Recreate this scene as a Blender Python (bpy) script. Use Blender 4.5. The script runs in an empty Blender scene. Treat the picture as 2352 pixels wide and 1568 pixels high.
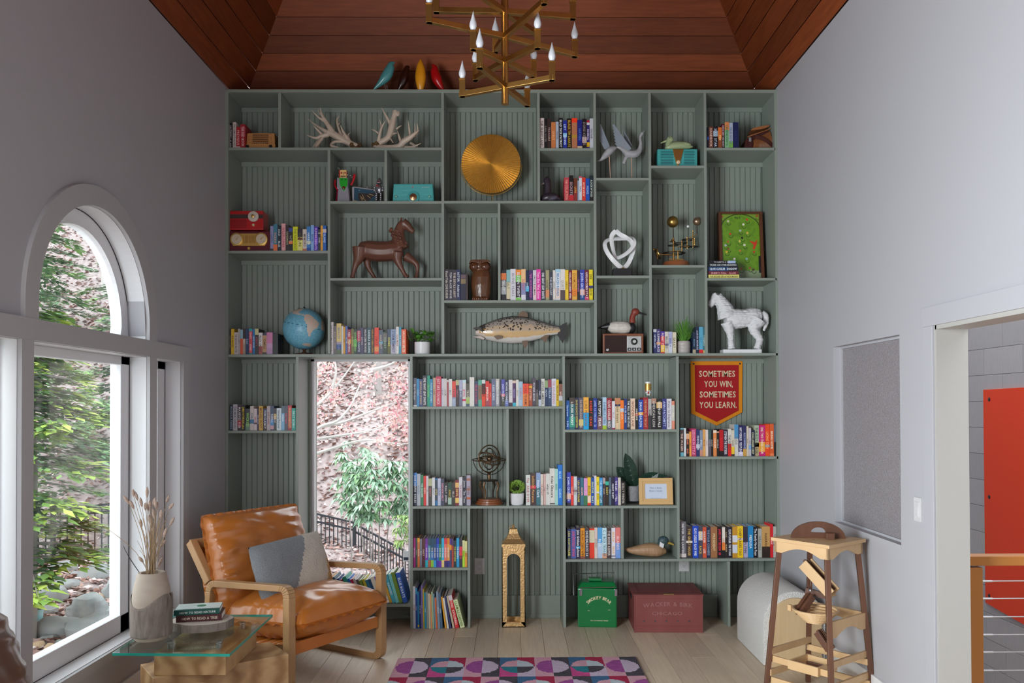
import bpy, bmesh, math, random
from mathutils import Vector, Matrix, noise as mnoise
random.seed(7)
PI = math.pi
sc = bpy.context.scene
COL = sc.collection
# ---------------------------------------------------------------- camera
F = 1900.0; W, H = 2352, 1568
YAW, PITCH, ROLL, SX, SY, CH = .01074, .01306, -.00334, 19.3855, 128.196, 1.4977
fw = Vector((math.sin(YAW)*math.cos(PITCH), math.cos(YAW)*math.cos(PITCH), math.sin(PITCH)))
_rt = Vector((math.cos(YAW), -math.sin(YAW), 0)); _up = _rt.cross(fw)
rt = _rt*math.cos(ROLL)+_up*math.sin(ROLL); up = -_rt*math.sin(ROLL)+_up*math.cos(ROLL)
cam = bpy.data.objects.new('camera', bpy.data.cameras.new('camera')); COL.objects.link(cam)
M = Matrix((rt, up, -fw)).transposed().to_4x4(); M.translation = Vector((0, 0, CH)); cam.matrix_world = M
cam.data.sensor_width = 36; cam.data.lens = F/W*36
cam.data.shift_x = -SX/W; cam.data.shift_y = SY/W; cam.data.clip_start = .05
sc.camera = cam
O = Vector((0, 0, CH))
def ray(px, py): return fw+rt*((px-W/2-SX)/F)+up*((H/2+SY-py)/F)
def PY(px, py, Y): d = ray(px, py); return O+d*(Y/d.y)
def PX(px, py, X): d = ray(px, py); return O+d*(X/d.x)
def PZ(px, py, Z=0.): d = ray(px, py); return O+d*((Z-CH)/d.z)
# ---------------------------------------------------------------- world, light, exposure
wd = bpy.data.worlds.new('overcast_sky'); sc.world = wd; wd.use_nodes = True
nt = wd.node_tree; bg = nt.nodes['Background']
tc = nt.nodes.new('ShaderNodeTexCoord'); nz = nt.nodes.new('ShaderNodeTexNoise'); nz.inputs['Scale'].default_value = 2.2; nz.inputs['Detail'].default_value = 5
cr = nt.nodes.new('ShaderNodeValToRGB'); cr.color_ramp.elements[0].position = .3; cr.color_ramp.elements[0].color = (.74, .82, .95, 1)
cr.color_ramp.elements[1].position = .7; cr.color_ramp.elements[1].color = (1, 1, 1, 1)
nt.links.new(tc.outputs['Generated'], nz.inputs['Vector']); nt.links.new(nz.outputs['Fac'], cr.inputs['Fac']); nt.links.new(cr.outputs['Color'], bg.inputs['Color'])
bg.inputs['Strength'].default_value = 3.0
def area(name, loc, target, sx, sy, power, col=(1, 1, 1), spread=PI):
    l = bpy.data.lights.new(name, 'AREA'); l.shape = 'RECTANGLE'; l.size = sx; l.size_y = sy; l.energy = power; l.color = col; l.spread = spread
    o = bpy.data.objects.new(name, l); COL.objects.link(o); o.location = loc
    o.rotation_euler = (Vector(target)-Vector(loc)).to_track_quat('-Z', 'Y').to_euler(); return o
area('added_key_near_left', (-2.25, .75, 1.55), (0, 2.0, 1.45), 1.9, 2.0, 330, (.92, .96, 1))  # area lamp added beyond an unseen window to brighten the room
vs = sc.view_settings; vs.view_transform = 'Standard'; vs.look = 'None'; vs.exposure = 0.22; vs.gamma = 1; vs.use_curve_mapping = False
sc.render.film_transparent = False
# ---------------------------------------------------------------- materials
def lin(h):
    if not isinstance(h, str): return tuple(h)[:3]
    r = [int(h[i:i+2], 16)/255 for i in (0, 2, 4)]
    return tuple(c/12.92 if c <= .04045 else ((c+.055)/1.055)**2.4 for c in r)
MATS = {}
def pm(name, col, rough=.5, metal=0., var=.08, scale=40., bump=0., stretch=(1, 1, 1), rnd=0., attr=False, col2=None, trans=0., spec=.5, wave=False, sheen=0., coat=0.):
    if name in MATS: return MATS[name]
    m = bpy.data.materials.new(name); m.use_nodes = True; t = m.node_tree; b = t.nodes['Principled BSDF']
    c = lin(col); c2 = lin(col2) if col2 else tuple(min(1, x*(1+var)) for x in c); c1 = c if col2 else tuple(x*(1-var) for x in c)
    N = t.nodes.new; L = t.links.new
    co = N('ShaderNodeTexCoord'); mp = N('ShaderNodeMapping'); mp.inputs['Scale'].default_value = stretch; L(co.outputs['Object'], mp.inputs['Vector'])
    if wave:
        n = N('ShaderNodeTexWave'); n.inputs['Scale'].default_value = scale; n.inputs['Distortion'].default_value = 6; n.inputs['Detail'].default_value = 3; n.inputs['Detail Scale'].default_value = 1.5; no = n.outputs['Fac']
    else:
        n = N('ShaderNodeTexNoise'); n.inputs['Scale'].default_value = scale; n.inputs['Detail'].default_value = 4; no = n.outputs['Fac']
    if rnd:
        oi = N('ShaderNodeObjectInfo'); ad = N('ShaderNodeVectorMath'); ad.operation = 'MULTIPLY_ADD'; ad.inputs[1].default_value = (37, 53, 91)
        L(oi.outputs['Random'], ad.inputs[0]); L(mp.outputs['Vector'], ad.inputs[2]); L(ad.outputs['Vector'], n.inputs['Vector'])
    else: L(mp.outputs['Vector'], n.inputs['Vector'])
    mx = N('ShaderNodeMix'); mx.data_type = 'RGBA'; mx.inputs[6].default_value = (*c1, 1); mx.inputs[7].default_value = (*c2, 1); L(no, mx.inputs[0])
    out = mx.outputs[2]
    if attr:
        a = N('ShaderNodeAttribute'); a.attribute_name = 'Col'; mu = N('ShaderNodeMix'); mu.data_type = 'RGBA'; mu.blend_type = 'MULTIPLY'; mu.inputs[0].default_value = 1
        L(a.outputs['Color'], mu.inputs[6]); L(out, mu.inputs[7]); out = mu.outputs[2]
    if rnd:
        hs = N('ShaderNodeHueSaturation'); mr = N('ShaderNodeMapRange'); mr.inputs[3].default_value = 1-rnd; mr.inputs[4].default_value = 1+rnd
        L(oi.outputs['Random'], mr.inputs[0]); L(mr.outputs[0], hs.inputs['Value']); L(out, hs.inputs['Color']); out = hs.outputs['Color']
    L(out, b.inputs['Base Color'])
    b.inputs['Roughness'].default_value = rough; b.inputs['Metallic'].default_value = metal; b.inputs['Specular IOR Level'].default_value = spec
    if trans: b.inputs['Transmission Weight'].default_value = trans
    if sheen: b.inputs['Sheen Weight'].default_value = sheen
    if coat: b.inputs['Coat Weight'].default_value = coat; b.inputs['Coat Roughness'].default_value = .15
    if bump:
        bp = N('ShaderNodeBump'); bp.inputs['Strength'].default_value = bump; bp.inputs['Distance'].default_value = .01; L(no, bp.inputs['Height']); L(bp.outputs['Normal'], b.inputs['Normal'])
    MATS[name] = m; return m
def cm(hexcol, rough=.5, **k): return pm('paint_%s_%d' % (hexcol, int(rough*100)), hexcol, rough, **k)
def glassmat(name, tint=(.97, 1, .99), gl=.025):
    m = bpy.data.materials.new(name); m.use_nodes = True; t = m.node_tree; t.nodes.clear(); N = t.nodes.new; L = t.links.new
    o = N('ShaderNodeOutputMaterial'); mx = N('ShaderNodeMixShader'); tr = N('ShaderNodeBsdfTransparent'); g = N('ShaderNodeBsdfGlossy'); fr = N('ShaderNodeLayerWeight'); pw_ = N('ShaderNodeMath'); pw_.operation = 'POWER'; pw_.inputs[1].default_value = 4; ml = N('ShaderNodeMath'); ml.operation = 'MULTIPLY_ADD'; ml.inputs[1].default_value = .55; ml.inputs[2].default_value = gl
    tr.inputs['Color'].default_value = (*tint, 1); g.inputs['Roughness'].default_value = .02
    L(fr.outputs['Facing'], pw_.inputs[0]); L(pw_.outputs[0], ml.inputs[0]); L(ml.outputs[0], mx.inputs[0]); L(tr.outputs[0], mx.inputs[1]); L(g.outputs[0], mx.inputs[2]); L(mx.outputs[0], o.inputs[0]); MATS[name] = m; return m
# ---------------------------------------------------------------- mesh helpers
class MB:
    def __init__(s): s.v = []; s.f = []; s.mi = []; s.cm = 0; s.col = []; s.cc = None
    def add(s, vs, fs):
        b = len(s.v); s.v += [tuple(v) for v in vs]
        for f in fs: s.f.append([b+i for i in f]); s.mi.append(s.cm); s.col.append(s.cc)
        return s
    def box(s, a, b):
        x0, y0, z0 = [min(p, q) for p, q in zip(a, b)]; x1, y1, z1 = [max(p, q) for p, q in zip(a, b)]
        return s.add([(x0, y0, z0), (x1, y0, z0), (x1, y1, z0), (x0, y1, z0), (x0, y0, z1), (x1, y0, z1), (x1, y1, z1), (x0, y1, z1)],
                     [(0, 3, 2, 1), (4, 5, 6, 7), (0, 1, 5, 4), (1, 2, 6, 5), (2, 3, 7, 6), (3, 0, 4, 7)])
    def obox(s, c, size, R=None):
        R = R or Matrix.Identity(3); h = [x/2 for x in size]; c = Vector(c)
        vs = [c+R@Vector((sx*h[0], sy*h[1], sz*h[2])) for sz in (-1, 1) for sx, sy in ((-1, -1), (1, -1), (1, 1), (-1, 1))]
        return s.add(vs, [(0, 3, 2, 1), (4, 5, 6, 7), (0, 1, 5, 4), (1, 2, 6, 5), (2, 3, 7, 6), (3, 0, 4, 7)])
    def bar(s, p, q, w, h, upv=(0, 0, 1)):
        p = Vector(p); q = Vector(q); d = (q-p); L = d.length; d.normalize(); u = Vector(upv)
        if abs(d.dot(u)) > .99: u = Vector((1, 0, 0)) if abs(d.x) < .9 else Vector((0, 1, 0))
        r = d.cross(u).normalized(); u = r.cross(d)
        return s.obox((p+q)/2, (w, L, h), Matrix((r, d, u)).transposed())
    def tube(s, pts, rad, n=8, cap=True):
        pts = [Vector(p) for p in pts]; m = len(pts)
        rad = rad if isinstance(rad, (list, tuple)) else [rad]*m
        b = len(s.v); pu = None
        for i, p in enumerate(pts):
            d = (pts[min(i+1, m-1)]-pts[max(i-1, 0)])
            d = d.normalized() if d.length > 1e-9 else Vector((0, 0, 1))
            if pu is None: u = Vector((0, 0, 1)) if abs(d.z) < .9 else Vector((1, 0, 0))
            else: u = pu
            r = d.cross(u); r = r.normalized() if r.length > 1e-6 else Vector((1, 0, 0)); u = r.cross(d); pu = u
            for k in range(n):
                a = 2*PI*k/n; s.v.append(tuple(p+(r*math.cos(a)+u*math.sin(a))*rad[i]))
        for i in range(m-1):
            for k in range(n):
                k2 = (k+1) % n; s.f.append([b+i*n+k, b+i*n+k2, b+(i+1)*n+k2, b+(i+1)*n+k]); s.mi.append(s.cm); s.col.append(s.cc)
        if cap:
            s.f.append([b+k for k in range(n)][::-1]); s.mi.append(s.cm); s.col.append(s.cc)
            s.f.append([b+(m-1)*n+k for k in range(n)]); s.mi.append(s.cm); s.col.append(s.cc)
        return s
    def lathe(s, prof, c=(0, 0, 0), n=24, R=None, sx=1, sy=1):
        ring_ = len(prof) > 2 and prof[0] == prof[-1]
        c = Vector(c); R = R or Matrix.Identity(3); b = len(s.v)
        for r, z in prof:
            for k in range(n):
                a = 2*PI*k/n; s.v.append(tuple(c+R@Vector((r*sx*math.cos(a), r*sy*math.sin(a), z))))
        m = len(prof)
        for i in range(m-1):
            for k in range(n):
                k2 = (k+1) % n; s.f.append([b+i*n+k, b+i*n+k2, b+(i+1)*n+k2, b+(i+1)*n+k]); s.mi.append(s.cm); s.col.append(s.cc)
        for i, rev in (() if ring_ else ((0, True), (m-1, False))):
            if prof[i][0] > 1e-5:
                f = [b+i*n+k for k in range(n)]; s.f.append(f[::-1] if rev else f); s.mi.append(s.cm); s.col.append(s.cc)
        return s
    def ball(s, c, r, n=12, m=8, R=None):
        rr = r if isinstance(r, (tuple, list)) else (r, r, r); c = Vector(c); R = R or Matrix.Identity(3); b = len(s.v)
        for i in range(m+1):
            t = PI*i/m
            for k in range(n):
                a = 2*PI*k/n; s.v.append(tuple(c+R@Vector((rr[0]*math.sin(t)*math.cos(a), rr[1]*math.sin(t)*math.sin(a), -rr[2]*math.cos(t)))))
        for i in range(m):
            for k in range(n):
                k2 = (k+1) % n; s.f.append([b+i*n+k, b+i*n+k2, b+(i+1)*n+k2, b+(i+1)*n+k]); s.mi.append(s.cm); s.col.append(s.cc)
        return s
    def prism(s, poly, d0, d1, ax='y'):
        mk = {'y': lambda p, d: (p[0], d, p[1]), 'x': lambda p, d: (d, p[0], p[1]), 'z': lambda p, d: (p[0], p[1], d)}[ax]
        n = len(poly); vs = [mk(p, d0) for p in poly]+[mk(p, d1) for p in poly]
        return s.add(vs, [list(range(n))[::-1], list(range(n, 2*n))]+[[i, (i+1) % n, n+(i+1) % n, n+i] for i in range(n)])
    def strip(s, inner, outer, d0, d1, ax='y', closed=False):
        n = len(inner); rng = range(n if closed else n-1)
        for i in rng:
            j = (i+1) % n; s.prism([inner[i], inner[j], outer[j], outer[i]], d0, d1, ax)
        return s
    def grid(s, fn, nu, nv, cf=None):
        b = len(s.v)
        for j in range(nv+1):
            for i in range(nu+1): s.v.append(tuple(fn(i/nu, j/nv)))
        for j in range(nv):
            for i in range(nu):
                s.f.append([b+j*(nu+1)+i, b+j*(nu+1)+i+1, b+(j+1)*(nu+1)+i+1, b+(j+1)*(nu+1)+i]); s.mi.append(s.cm)
                s.col.append(cf((i+.5)/nu, (j+.5)/nv) if cf else s.cc)
        return s
    def xf(s, M):
        s.v = [tuple(M@Vector(v)) for v in s.v]; return s
    def mesh(s, name, mats, smooth=False, bev=0., fix=True, ang=None):
        me = bpy.data.meshes.new(name); me.from_pydata(s.v, [], s.f)
        for m in (mats if isinstance(mats, (list, tuple)) else [mats]): me.materials.append(m)
        if any(s.mi): me.polygons.foreach_set('material_index', s.mi)
        if any(c is not None for c in s.col):
            a = me.color_attributes.new('Col', 'FLOAT_COLOR', 'CORNER'); buf = []
            for f, c in zip(s.f, s.col):
                c = lin(c) if c is not None else (1, 1, 1); buf += [*c, 1]*len(f)
            a.data.foreach_set('color', buf)
        if fix or bev:
            bm = bmesh.new(); bm.from_mesh(me)
            if fix: bmesh.ops.recalc_face_normals(bm, faces=bm.faces)
            if bev: bmesh.ops.bevel(bm, geom=[e for e in bm.edges if len(e.link_faces) == 2 and e.calc_face_angle(0) > .6], offset=bev, segments=2, affect='EDGES', profile=.6)
            bm.to_mesh(me); bm.free()
        if smooth: me.polygons.foreach_set('use_smooth', [True]*len(me.polygons))
        if ang is not None: me.set_sharp_from_angle(angle=ang)
        me.update(); return me
    def build(s, name, mats, parent=None, smooth=False, bev=0., fix=True, ang=None):
        return link(name, s.mesh(name, mats, smooth, bev, fix, ang if ang is not None else (.7 if smooth else None)), parent)
def link(name, me, parent=None, loc=None):
    o = bpy.data.objects.new(name, me); COL.objects.link(o)
    if parent: o.parent = parent
    if loc is not None: o.location = loc
    return o
def tag(o, label, cat, group=None):
    o['label'] = label; o['category'] = cat
    if group: o['group'] = group
    return o
def thing(name, label, cat, loc=(0, 0, 0), rz=0., group=None):
    o = bpy.data.objects.new(name, None); COL.objects.link(o); o.location = loc; o.rotation_euler = (0, 0, rz); o.empty_display_size = .05
    return tag(o, label, cat, group)
def struct(o): o['kind'] = 'structure'; return o
def RZ(a): return Matrix.Rotation(a, 3, 'Z')
def RX(a): return Matrix.Rotation(a, 3, 'X')
def RY(a): return Matrix.Rotation(a, 3, 'Y')
def arc(cx, cy, r, a0, a1, n, ry=None): return [(cx+r*math.cos(a0+(a1-a0)*i/n), cy+(ry or r)*math.sin(a0+(a1-a0)*i/n)) for i in range(n+1)]
def cat(pts, n):  # catmull-rom through points
    P = [Vector(p) for p in pts]; out = []
    for i in range(len(P)-1):
        a, b, c, d = P[max(i-1, 0)], P[i], P[i+1], P[min(i+2, len(P)-1)]
        for k in range(n):
            t = k/n; out.append(.5*((2*b)+(c-a)*t+(2*a-5*b+4*c-d)*t*t+(3*b-a-3*c+d)*t**3))
    out.append(P[-1]); return out
def catr(rs, n):
    return [v.x for v in cat([(r, 0, 0) for r in rs], n)]
# ---------------------------------------------------------------- lettering: one mesh per glyph, strings assembled from them
GL = {}
def load_glyphs():
    chars = [chr(c) for c in range(33, 127)]; tmp = []
    for off in (0., .018):
        for ch in chars:
            cu = bpy.data.curves.new('glyph', 'FONT'); cu.body = ch; cu.resolution_u = 2; cu.offset = off; cu.fill_mode = 'FRONT'
            o = bpy.data.objects.new('glyph', cu); COL.objects.link(o); tmp.append((off > 0, ch, o, cu))
    bpy.context.view_layer.update(); dg = bpy.context.evaluated_depsgraph_get()
    for bold, ch, o, cu in tmp:
        me = bpy.data.meshes.new_from_object(o.evaluated_get(dg)); vs = [tuple(v.co) for v in me.vertices]
        x0 = min([v[0] for v in vs] or [0]); x1 = max([v[0] for v in vs] or [.3])
        GL[(bold, ch)] = ([(v[0]-x0, v[1]) for v in vs], [list(p.vertices) for p in me.polygons], x1-x0); bpy.data.meshes.remove(me)
    for _, _, o, cu in tmp: bpy.data.objects.remove(o); bpy.data.curves.remove(cu)
load_glyphs()
def text2d(s, bold=True, sp=.09):
    vs = []; fs = []; x = 0
    for ch in s:
        if ch == ' ' or (bold, ch) not in GL: x += .34; continue
        g = GL[(bold, ch)]; b = len(vs); vs += [(p[0]+x, p[1]) for p in g[0]]; fs += [[b+i for i in f] for f in g[1]]; x += g[2]+sp
    return vs, fs, max(x-sp, .01)
def textmesh(name, s, fn, w, h, mat, parent, bold=True, cap=.74):
    """flat lettering: fn maps (u along, v across) centred coordinates in metres to 3-D; stretched to at most w x h"""
    vs, fs, L = text2d(s, bold); k = h/cap; kx = min(k, w/L)
    if kx < k*.55: k = kx/.55
    me = bpy.data.meshes.new(name); me.from_pydata([tuple(fn((x-L/2)*kx, (y-cap/2)*k)) for x, y in vs], [], fs); me.materials.append(mat); me.update()
    return link(name, me, parent)
# ================================================================ the room
XL, XR, YF, YB = -1.95135, 1.83653, 5.65564, 5.9417
ZE, YR, TS = 3.704, 6.02, 1.45          # eave height, back of the roof, roof slope
YN = -2.0                                # wall behind the camera
XC = (XL+XR)/2; ZRIDGE = ZE+TS*(XR-XL)/2
wallm = pm('wall_paint', (.41, .405, .435), .55, var=.015, scale=3)
trimm = pm('white_trim_paint', (.72, .72, .74), .4, var=.015, scale=5)
sage = pm('sage_green_paint', (.235, .268, .232), .42, var=.03, scale=6)
dark = pm('dark_gap_shade', (.03, .035, .04), .6)  # dark strip colour standing in for shade in the sash gap
clear = glassmat('clear_glass'); clear2 = glassmat('anti_glare_glass', (.98, 1, .99), .003)
cedar = pm('varnished_cedar', (.10, .020, .006), .5, var=.5, scale=5, stretch=(1, 1, 14), rnd=.42, bump=.04, col2=(.24, .058, .017), spec=.25)
oak = pm('pale_oak', (.50, .40, .29), .42, scale=7, stretch=(9, .6, 1), rnd=.13, col2=(.72, .60, .46), bump=.03)
brass = pm('aged_brass', (.50, .285, .085), .34, 1., var=.18, scale=14)
blackm = pm('black_metal', (.012, .013, .016), .4)
# ---- left wall with the window group
def zarch(y):
    d = abs(y-3.917); return 1.93+math.sqrt(max(0, .518**2-d*d)) if d < .518 else 1.85
m = MB(); X0, X1 = XL-.16, XL
for y0, y1, z0, z1 in ((YN, -.25, 0, ZE), (-.25, 1.75, 0, .45), (-.25, 1.75, 2.6, ZE), (1.75, 2.88, 0, ZE), (2.88, 4.898, 0, .33), (2.88, 4.898, 1.779, 1.85),
                       (3.286, 3.369, .33, 1.779), (4.444, 4.53, .33, 1.779), (2.88, 3.399, 1.85, ZE), (4.435, 4.898, 1.85, ZE), (4.898, YR+.1, 0, ZE)):
    m.box((X0, y0, z0), (X1, y1, z1))
N = 40
for i in range(N):
    ya = 3.399+1.036*i/N; yb = 3.399+1.036*(i+1)/N
    m.prism([(ya, zarch(ya)), (yb, zarch(yb)), (yb, ZE), (ya, ZE)], X0, X1, 'x')
struct(m.build('wall_left', wallm))
m = MB()   # casing around the windows
inn = [(3.399, 1.85), (3.399, 1.93)]+[(y, z) for y, z in arc(3.917, 1.93, .518, PI, 0, 36)]+[(4.435, 1.85)]
out = [(3.304, 1.85), (3.304, 1.93)]+[(y, z) for y, z in arc(3.917, 1.93, .613, PI, 0, 36)]+[(4.53, 1.85)]
m.strip(inn, out, XL, XL+.02, 'x')
m.box((XL, 2.80, 1.779), (XL+.024, 4.985, 1.866))
for a, b in ((3.286, 3.369), (4.444, 4.53), (2.80, 2.88), (4.898, 4.983)): m.box((XL, a, .30), (XL+.018, b, 1.779))
m.box((XL, 2.78, .285), (XL+.018, 5.0, .33))
struct(m.build('trim_1', pm('casing_paint', (.43, .42, .435), .45, var=.015)))
def rect_window(name, y0, y1, z0, z1):
    w = .095 if y1-y0 > .6 else .10
    m = MB(); a, b = XL-.15, XL-.092
    m.box((a, y0, z0), (b, y0+w*.5, z1)).box((a, y1-w, z0), (b, y1, z1)).box((a, y0, z0), (b, y1, z0+w)).box((a, y0, z1-w*.5), (b, y1, z1))
    o = struct(m.build(name, trimm, bev=.004))
    g = MB().box((XL-.0915, y1-.005, z0), (XL-.0895, y1-.001, z1)).box((XL-.0915, y0, z0+.001), (XL-.0895, y1, z0+.005)); g.build('gap_shade_strip', dark, o)
    MB().box((a+.03, y0+.03, z0+.05), (a+.036, y1-.05, z1-.03)).build('pane', clear, o)
    MB().box((XL-.0885, y1-.003, z0), (XL-.001, y1-.0005, z1)).box((XL-.0885, y0+.0005, z0), (XL-.001, y0+.003, z1)).box((XL-.0885, y0, z0+.0005), (XL-.001, y1, z0+.003)).box((XL-.0885, y0, z1-.003), (XL-.001, y1, z1-.0005)).build('jamb_lining', trimm, o)
    return o
rect_window('window_2', 3.369, 4.444, .33, 1.779); rect_window('window_3', 4.53, 4.898, .33, 1.779); rect_window('window_4', 2.88, 3.286, .33, 1.779)
rect_window('added_window_6', -.25, 1.75, .45, 2.6)  # unseen window, added for the light it lets in
m = MB(); a, b = XL-.15, XL-.092
ri = [(3.399+.05, 1.85)]+arc(3.917, 1.93, .518-.08, PI, 0, 30)+[(4.435-.10, 1.85)]
ro = [(3.399, 1.85)]+arc(3.917, 1.93, .518, PI, 0, 30)+[(4.435, 1.85)]
m.strip(ri, ro, a, b, 'x').box((a, 3.399, 1.85), (b, 4.435, 1.87))
wo = struct(m.build('window_1', trimm))
g = MB(); g.strip(arc(3.917, 1.93, .511, PI*.55, 0, 20), arc(3.917, 1.93, .515, PI*.55, 0, 20), XL-.0915, XL-.0895, 'x'); g.build('gap_shade_strip', dark, wo)
m = MB(); m.strip(arc(3.917, 1.93, .5145, PI, 0, 40), arc(3.917, 1.93, .5175, PI, 0, 40), XL-.0885, XL-.001, 'x').box((XL-.0885, 4.431, 1.85), (XL-.001, 4.4345, 1.93)); m.build('jamb_lining', trimm, wo)
MB().prism([(3.42, 1.86)]+arc(3.917, 1.93, .49, PI, 0, 24)+[(4.41, 1.86)], a+.03, a+.036, 'x').build('pane', clear, wo)
# ---- right wall: pebbled-glass opening and doorway
m = MB(); X0, X1 = XR, XR+.13; DZ = 1.85
for y0, y1, z0, z1 in ((YN, 2.58, 0, ZE), (2.58, 3.56, DZ, ZE), (3.56, 3.892, 0, ZE), (3.892, 4.70, 0, .845), (3.892, 4.70, 1.84, ZE), (4.70, YR+.1, 0, ZE)):
    m.box((X0, y0, z0), (X1, y1, z1))
struct(m.build('wall_right', wallm))
m = MB(); m.box((XR-.012, 2.48, DZ), (XR, 3.66, DZ+.085)).box((XR-.010, 3.572, 0), (XR, 3.66, DZ)).box((XR-.010, 2.48, 0), (XR, 2.568, DZ)); struct(m.build('trim_2', wallm, bev=.002))
m = MB(); m.box((XR-.002, 3.548, 0), (XR+.135, 3.566, DZ)).box((XR-.002, 2.574, 0), (XR+.135, 2.592, DZ)).box((XR-.002, 2.58, DZ-.018), (XR+.135, 3.56, DZ)); struct(m.build('trim_3', pm('jamb_paint', (.40, .385, .365), .5, var=.015)))
peb = pm('pebbled_privacy_glass', (.17, .15, .16), .25, scale=190, col2=(.44, .41, .43), bump=.9)
m = MB(); m.box((XR+.05, 3.90, .85), (XR+.062, 4.695, 1.835)); niche = struct(m.build('window_7', peb))
m = MB(); m.box((XR+.04, 3.892, .845), (XR+.09, 3.905, 1.84)).box((XR+.04, 4.687, .845), (XR+.09, 4.70, 1.84)).box((XR+.04, 3.905, .845), (XR+.09, 4.687, .857)).box((XR+.04, 3.905, 1.828), (XR+.09, 4.687, 1.84)); m.build('frame', wallm, niche)
# ---- wall behind the camera, with an unseen window added for soft fill
m = MB()
for x0, x1, z0, z1 in ((XL-.16, -.5, 0, ZE), (.5, XR+.13, 0, ZE), (-.5, .5, 0, .9), (-.5, .5, 2.1, ZE)): m.box((x0, YN-.15, z0), (x1, YN, z1))
m.prism([(XL-.16, ZE), (XR+.13, ZE), (XC, ZRIDGE+.1)], YN-.15, YN, 'y'); struct(m.build('wall_front', wallm))
m = MB()
for x0, x1, z0, z1 in ((-.5, -.44, .9, 2.1), (.44, .5, .9, 2.1), (-.5, .5, .9, .97), (-.5, .5, 2.03, 2.1)): m.box((x0, YN-.12, z0), (x1, YN-.05, z1))
wf = struct(m.build('added_window_8', trimm)); MB().box((-.46, YN-.09, .95), (.46, YN-.085, 2.05)).build('pane', clear, wf)
# ---- floor: oak planks running to the bookcase
fl = struct(MB().box((XL, YN, -.06), (XR+.14, YR, -.013)).build('floor', pm('subfloor', (.08, .06, .045), .8)))
pw = .1455; x = XL-.03; k = 0; pmesh = {}
while x < XR+.12:
    y = YN+random.uniform(-.9, 0)
    while y < YR-.05:
        L = random.choice((.9, 1.2, 1.5, 1.8)); a = max(y, YN); b = min(y+L, YR-.08)
        if b-a > .15:
            w0 = max(x, XL+.001); w1 = min(x+pw, XR+.12)
            mm = MB().box((0, 0, -.014), (w1-w0-.0016, b-a-.0016, 0)).mesh('plank', oak, bev=.0012); link('plank', mm, fl, (w0, a, 0))
        y += L
    x += pw; k += 1
# ---- hipped cedar ceiling: three slopes of planks
ce = struct(MB().prism([(XL-.16, ZE+.012), (XC, ZRIDGE+.025), (XR+.13, ZE+.012), (XR+.13, ZE+.2), (XC, ZRIDGE+.25), (XL-.16, ZE+.2)], YN-.15, YR+.15, 'y').build('ceiling', cedar))
MB().add([(XL, YR+.012, ZE+.012), (XR, YR+.012, ZE+.012), (XC, YR+.012-(XR-XL)/2, ZRIDGE+.012), (XL, YR+.15, ZE+.05), (XR, YR+.15, ZE+.05), (XC, YR+.15-(XR-XL)/2, ZRIDGE+.2)], [(0, 1, 2), (3, 5, 4), (0, 3, 4, 1), (1, 4, 5, 2), (2, 5, 3, 0)]).build('light_leak_backing', cedar, ce)  # unseen backing added behind the back slope to stop light leaks
def zrow(py):
    d = ray(1160, py); k = (ZE+TS*YR-CH)/(d.z+TS*d.y); return CH+d.z*k
za, zb = zrow(39.5), zrow(163.5); DZR = (za-zb)/3; ZR0 = za-DZR*math.ceil((za-ZE)/DZR)
nl = math.sqrt(1+TS*TS); gap = .0022
for i in range(int((ZRIDGE-ZR0)/DZR)+1):
    h0 = max(0, ZR0+i*DZR-ZE+gap); h1 = min(ZR0+(i+1)*DZR-ZE-gap, ZRIDGE-ZE)
    if h1-h0 < .02: continue
    d0, d1 = h0/TS, h1/TS; th = .012
    def slab(p, n):
        n = Vector(n).normalized()*th; return MB().add([Vector(q) for q in p]+[Vector(q)+n for q in p], [(0, 1, 2, 3), (7, 6, 5, 4), (0, 4, 5, 1), (1, 5, 6, 2), (2, 6, 7, 3), (3, 7, 4, 0)])
    if XL+d1 < XR-d1:
        slab([(XL+d0, YR-d0, ZE+h0), (XR-d0, YR-d0, ZE+h0), (XR-d1, YR-d1, ZE+h1), (XL+d1, YR-d1, ZE+h1)], (0, TS, 1)).build('plank', cedar, ce)
    slab([(XL+d0, YN, ZE+h0), (XL+d0, YR-d0, ZE+h0), (XL+d1, YR-d1, ZE+h1), (XL+d1, YN, ZE+h1)], (-TS, 0, 1)).build('plank', cedar, ce)
    slab([(XR-d0, YN, ZE+h0), (XR-d0, YR-d0, ZE+h0), (XR-d1, YR-d1, ZE+h1), (XR-d1, YN, ZE+h1)], (TS, 0, 1)).build('plank', cedar, ce)
# ---- back wall with its window, faced in beadboard
WX0, WX1 = PY(713, 1100, YB).x, PY(944, 1100, YB).x; WZ0, WZ1 = PY(820, 1391, YF).z-.01, PY(830, 822, YB).z
m = MB()
for x0, x1, z0, z1 in ((XL-.16, WX0, 0, ZE), (WX1, XR+.13, 0, ZE), (WX0, WX1, 0, WZ0), (WX0, WX1, WZ1, ZE)): m.box((x0, YB+.014, z0), (x1, YR+.12, z1))
wb = struct(m.build('wall_back', sage))
bw = .0374; x = XL+.02; bmesh_cache = {}
def slat(x, w, z0, z1):
    key = (round(w, 3), round(z0, 3), round(z1, 3))
    if key not in bmesh_cache:
        e = .0024; bmesh_cache[key] = MB().prism([(0, .014), (0, .004), (e, 0), (w-e*2.4, 0), (w-e*2, .0022), (w-e*1.5, 0), (w-.0006, .004), (w-.0006, .014)], z0, z1, 'z').mesh('bead_slat', sage)
    link('bead_slat', bmesh_cache[key], wb, (x, YB, 0))
ZM = PY(1150, 815, YF).z
while x < XR-.02:
    w = min(bw, XR-.02-x)
    if x+w > WX0+.005 and x < WX1-.005:
        slat(x, w, 0, WZ0-.005); slat(x, w, max(WZ1+.01, ZM), ZE)
    else: slat(x, w, 0, ZE)
    x += bw
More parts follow.
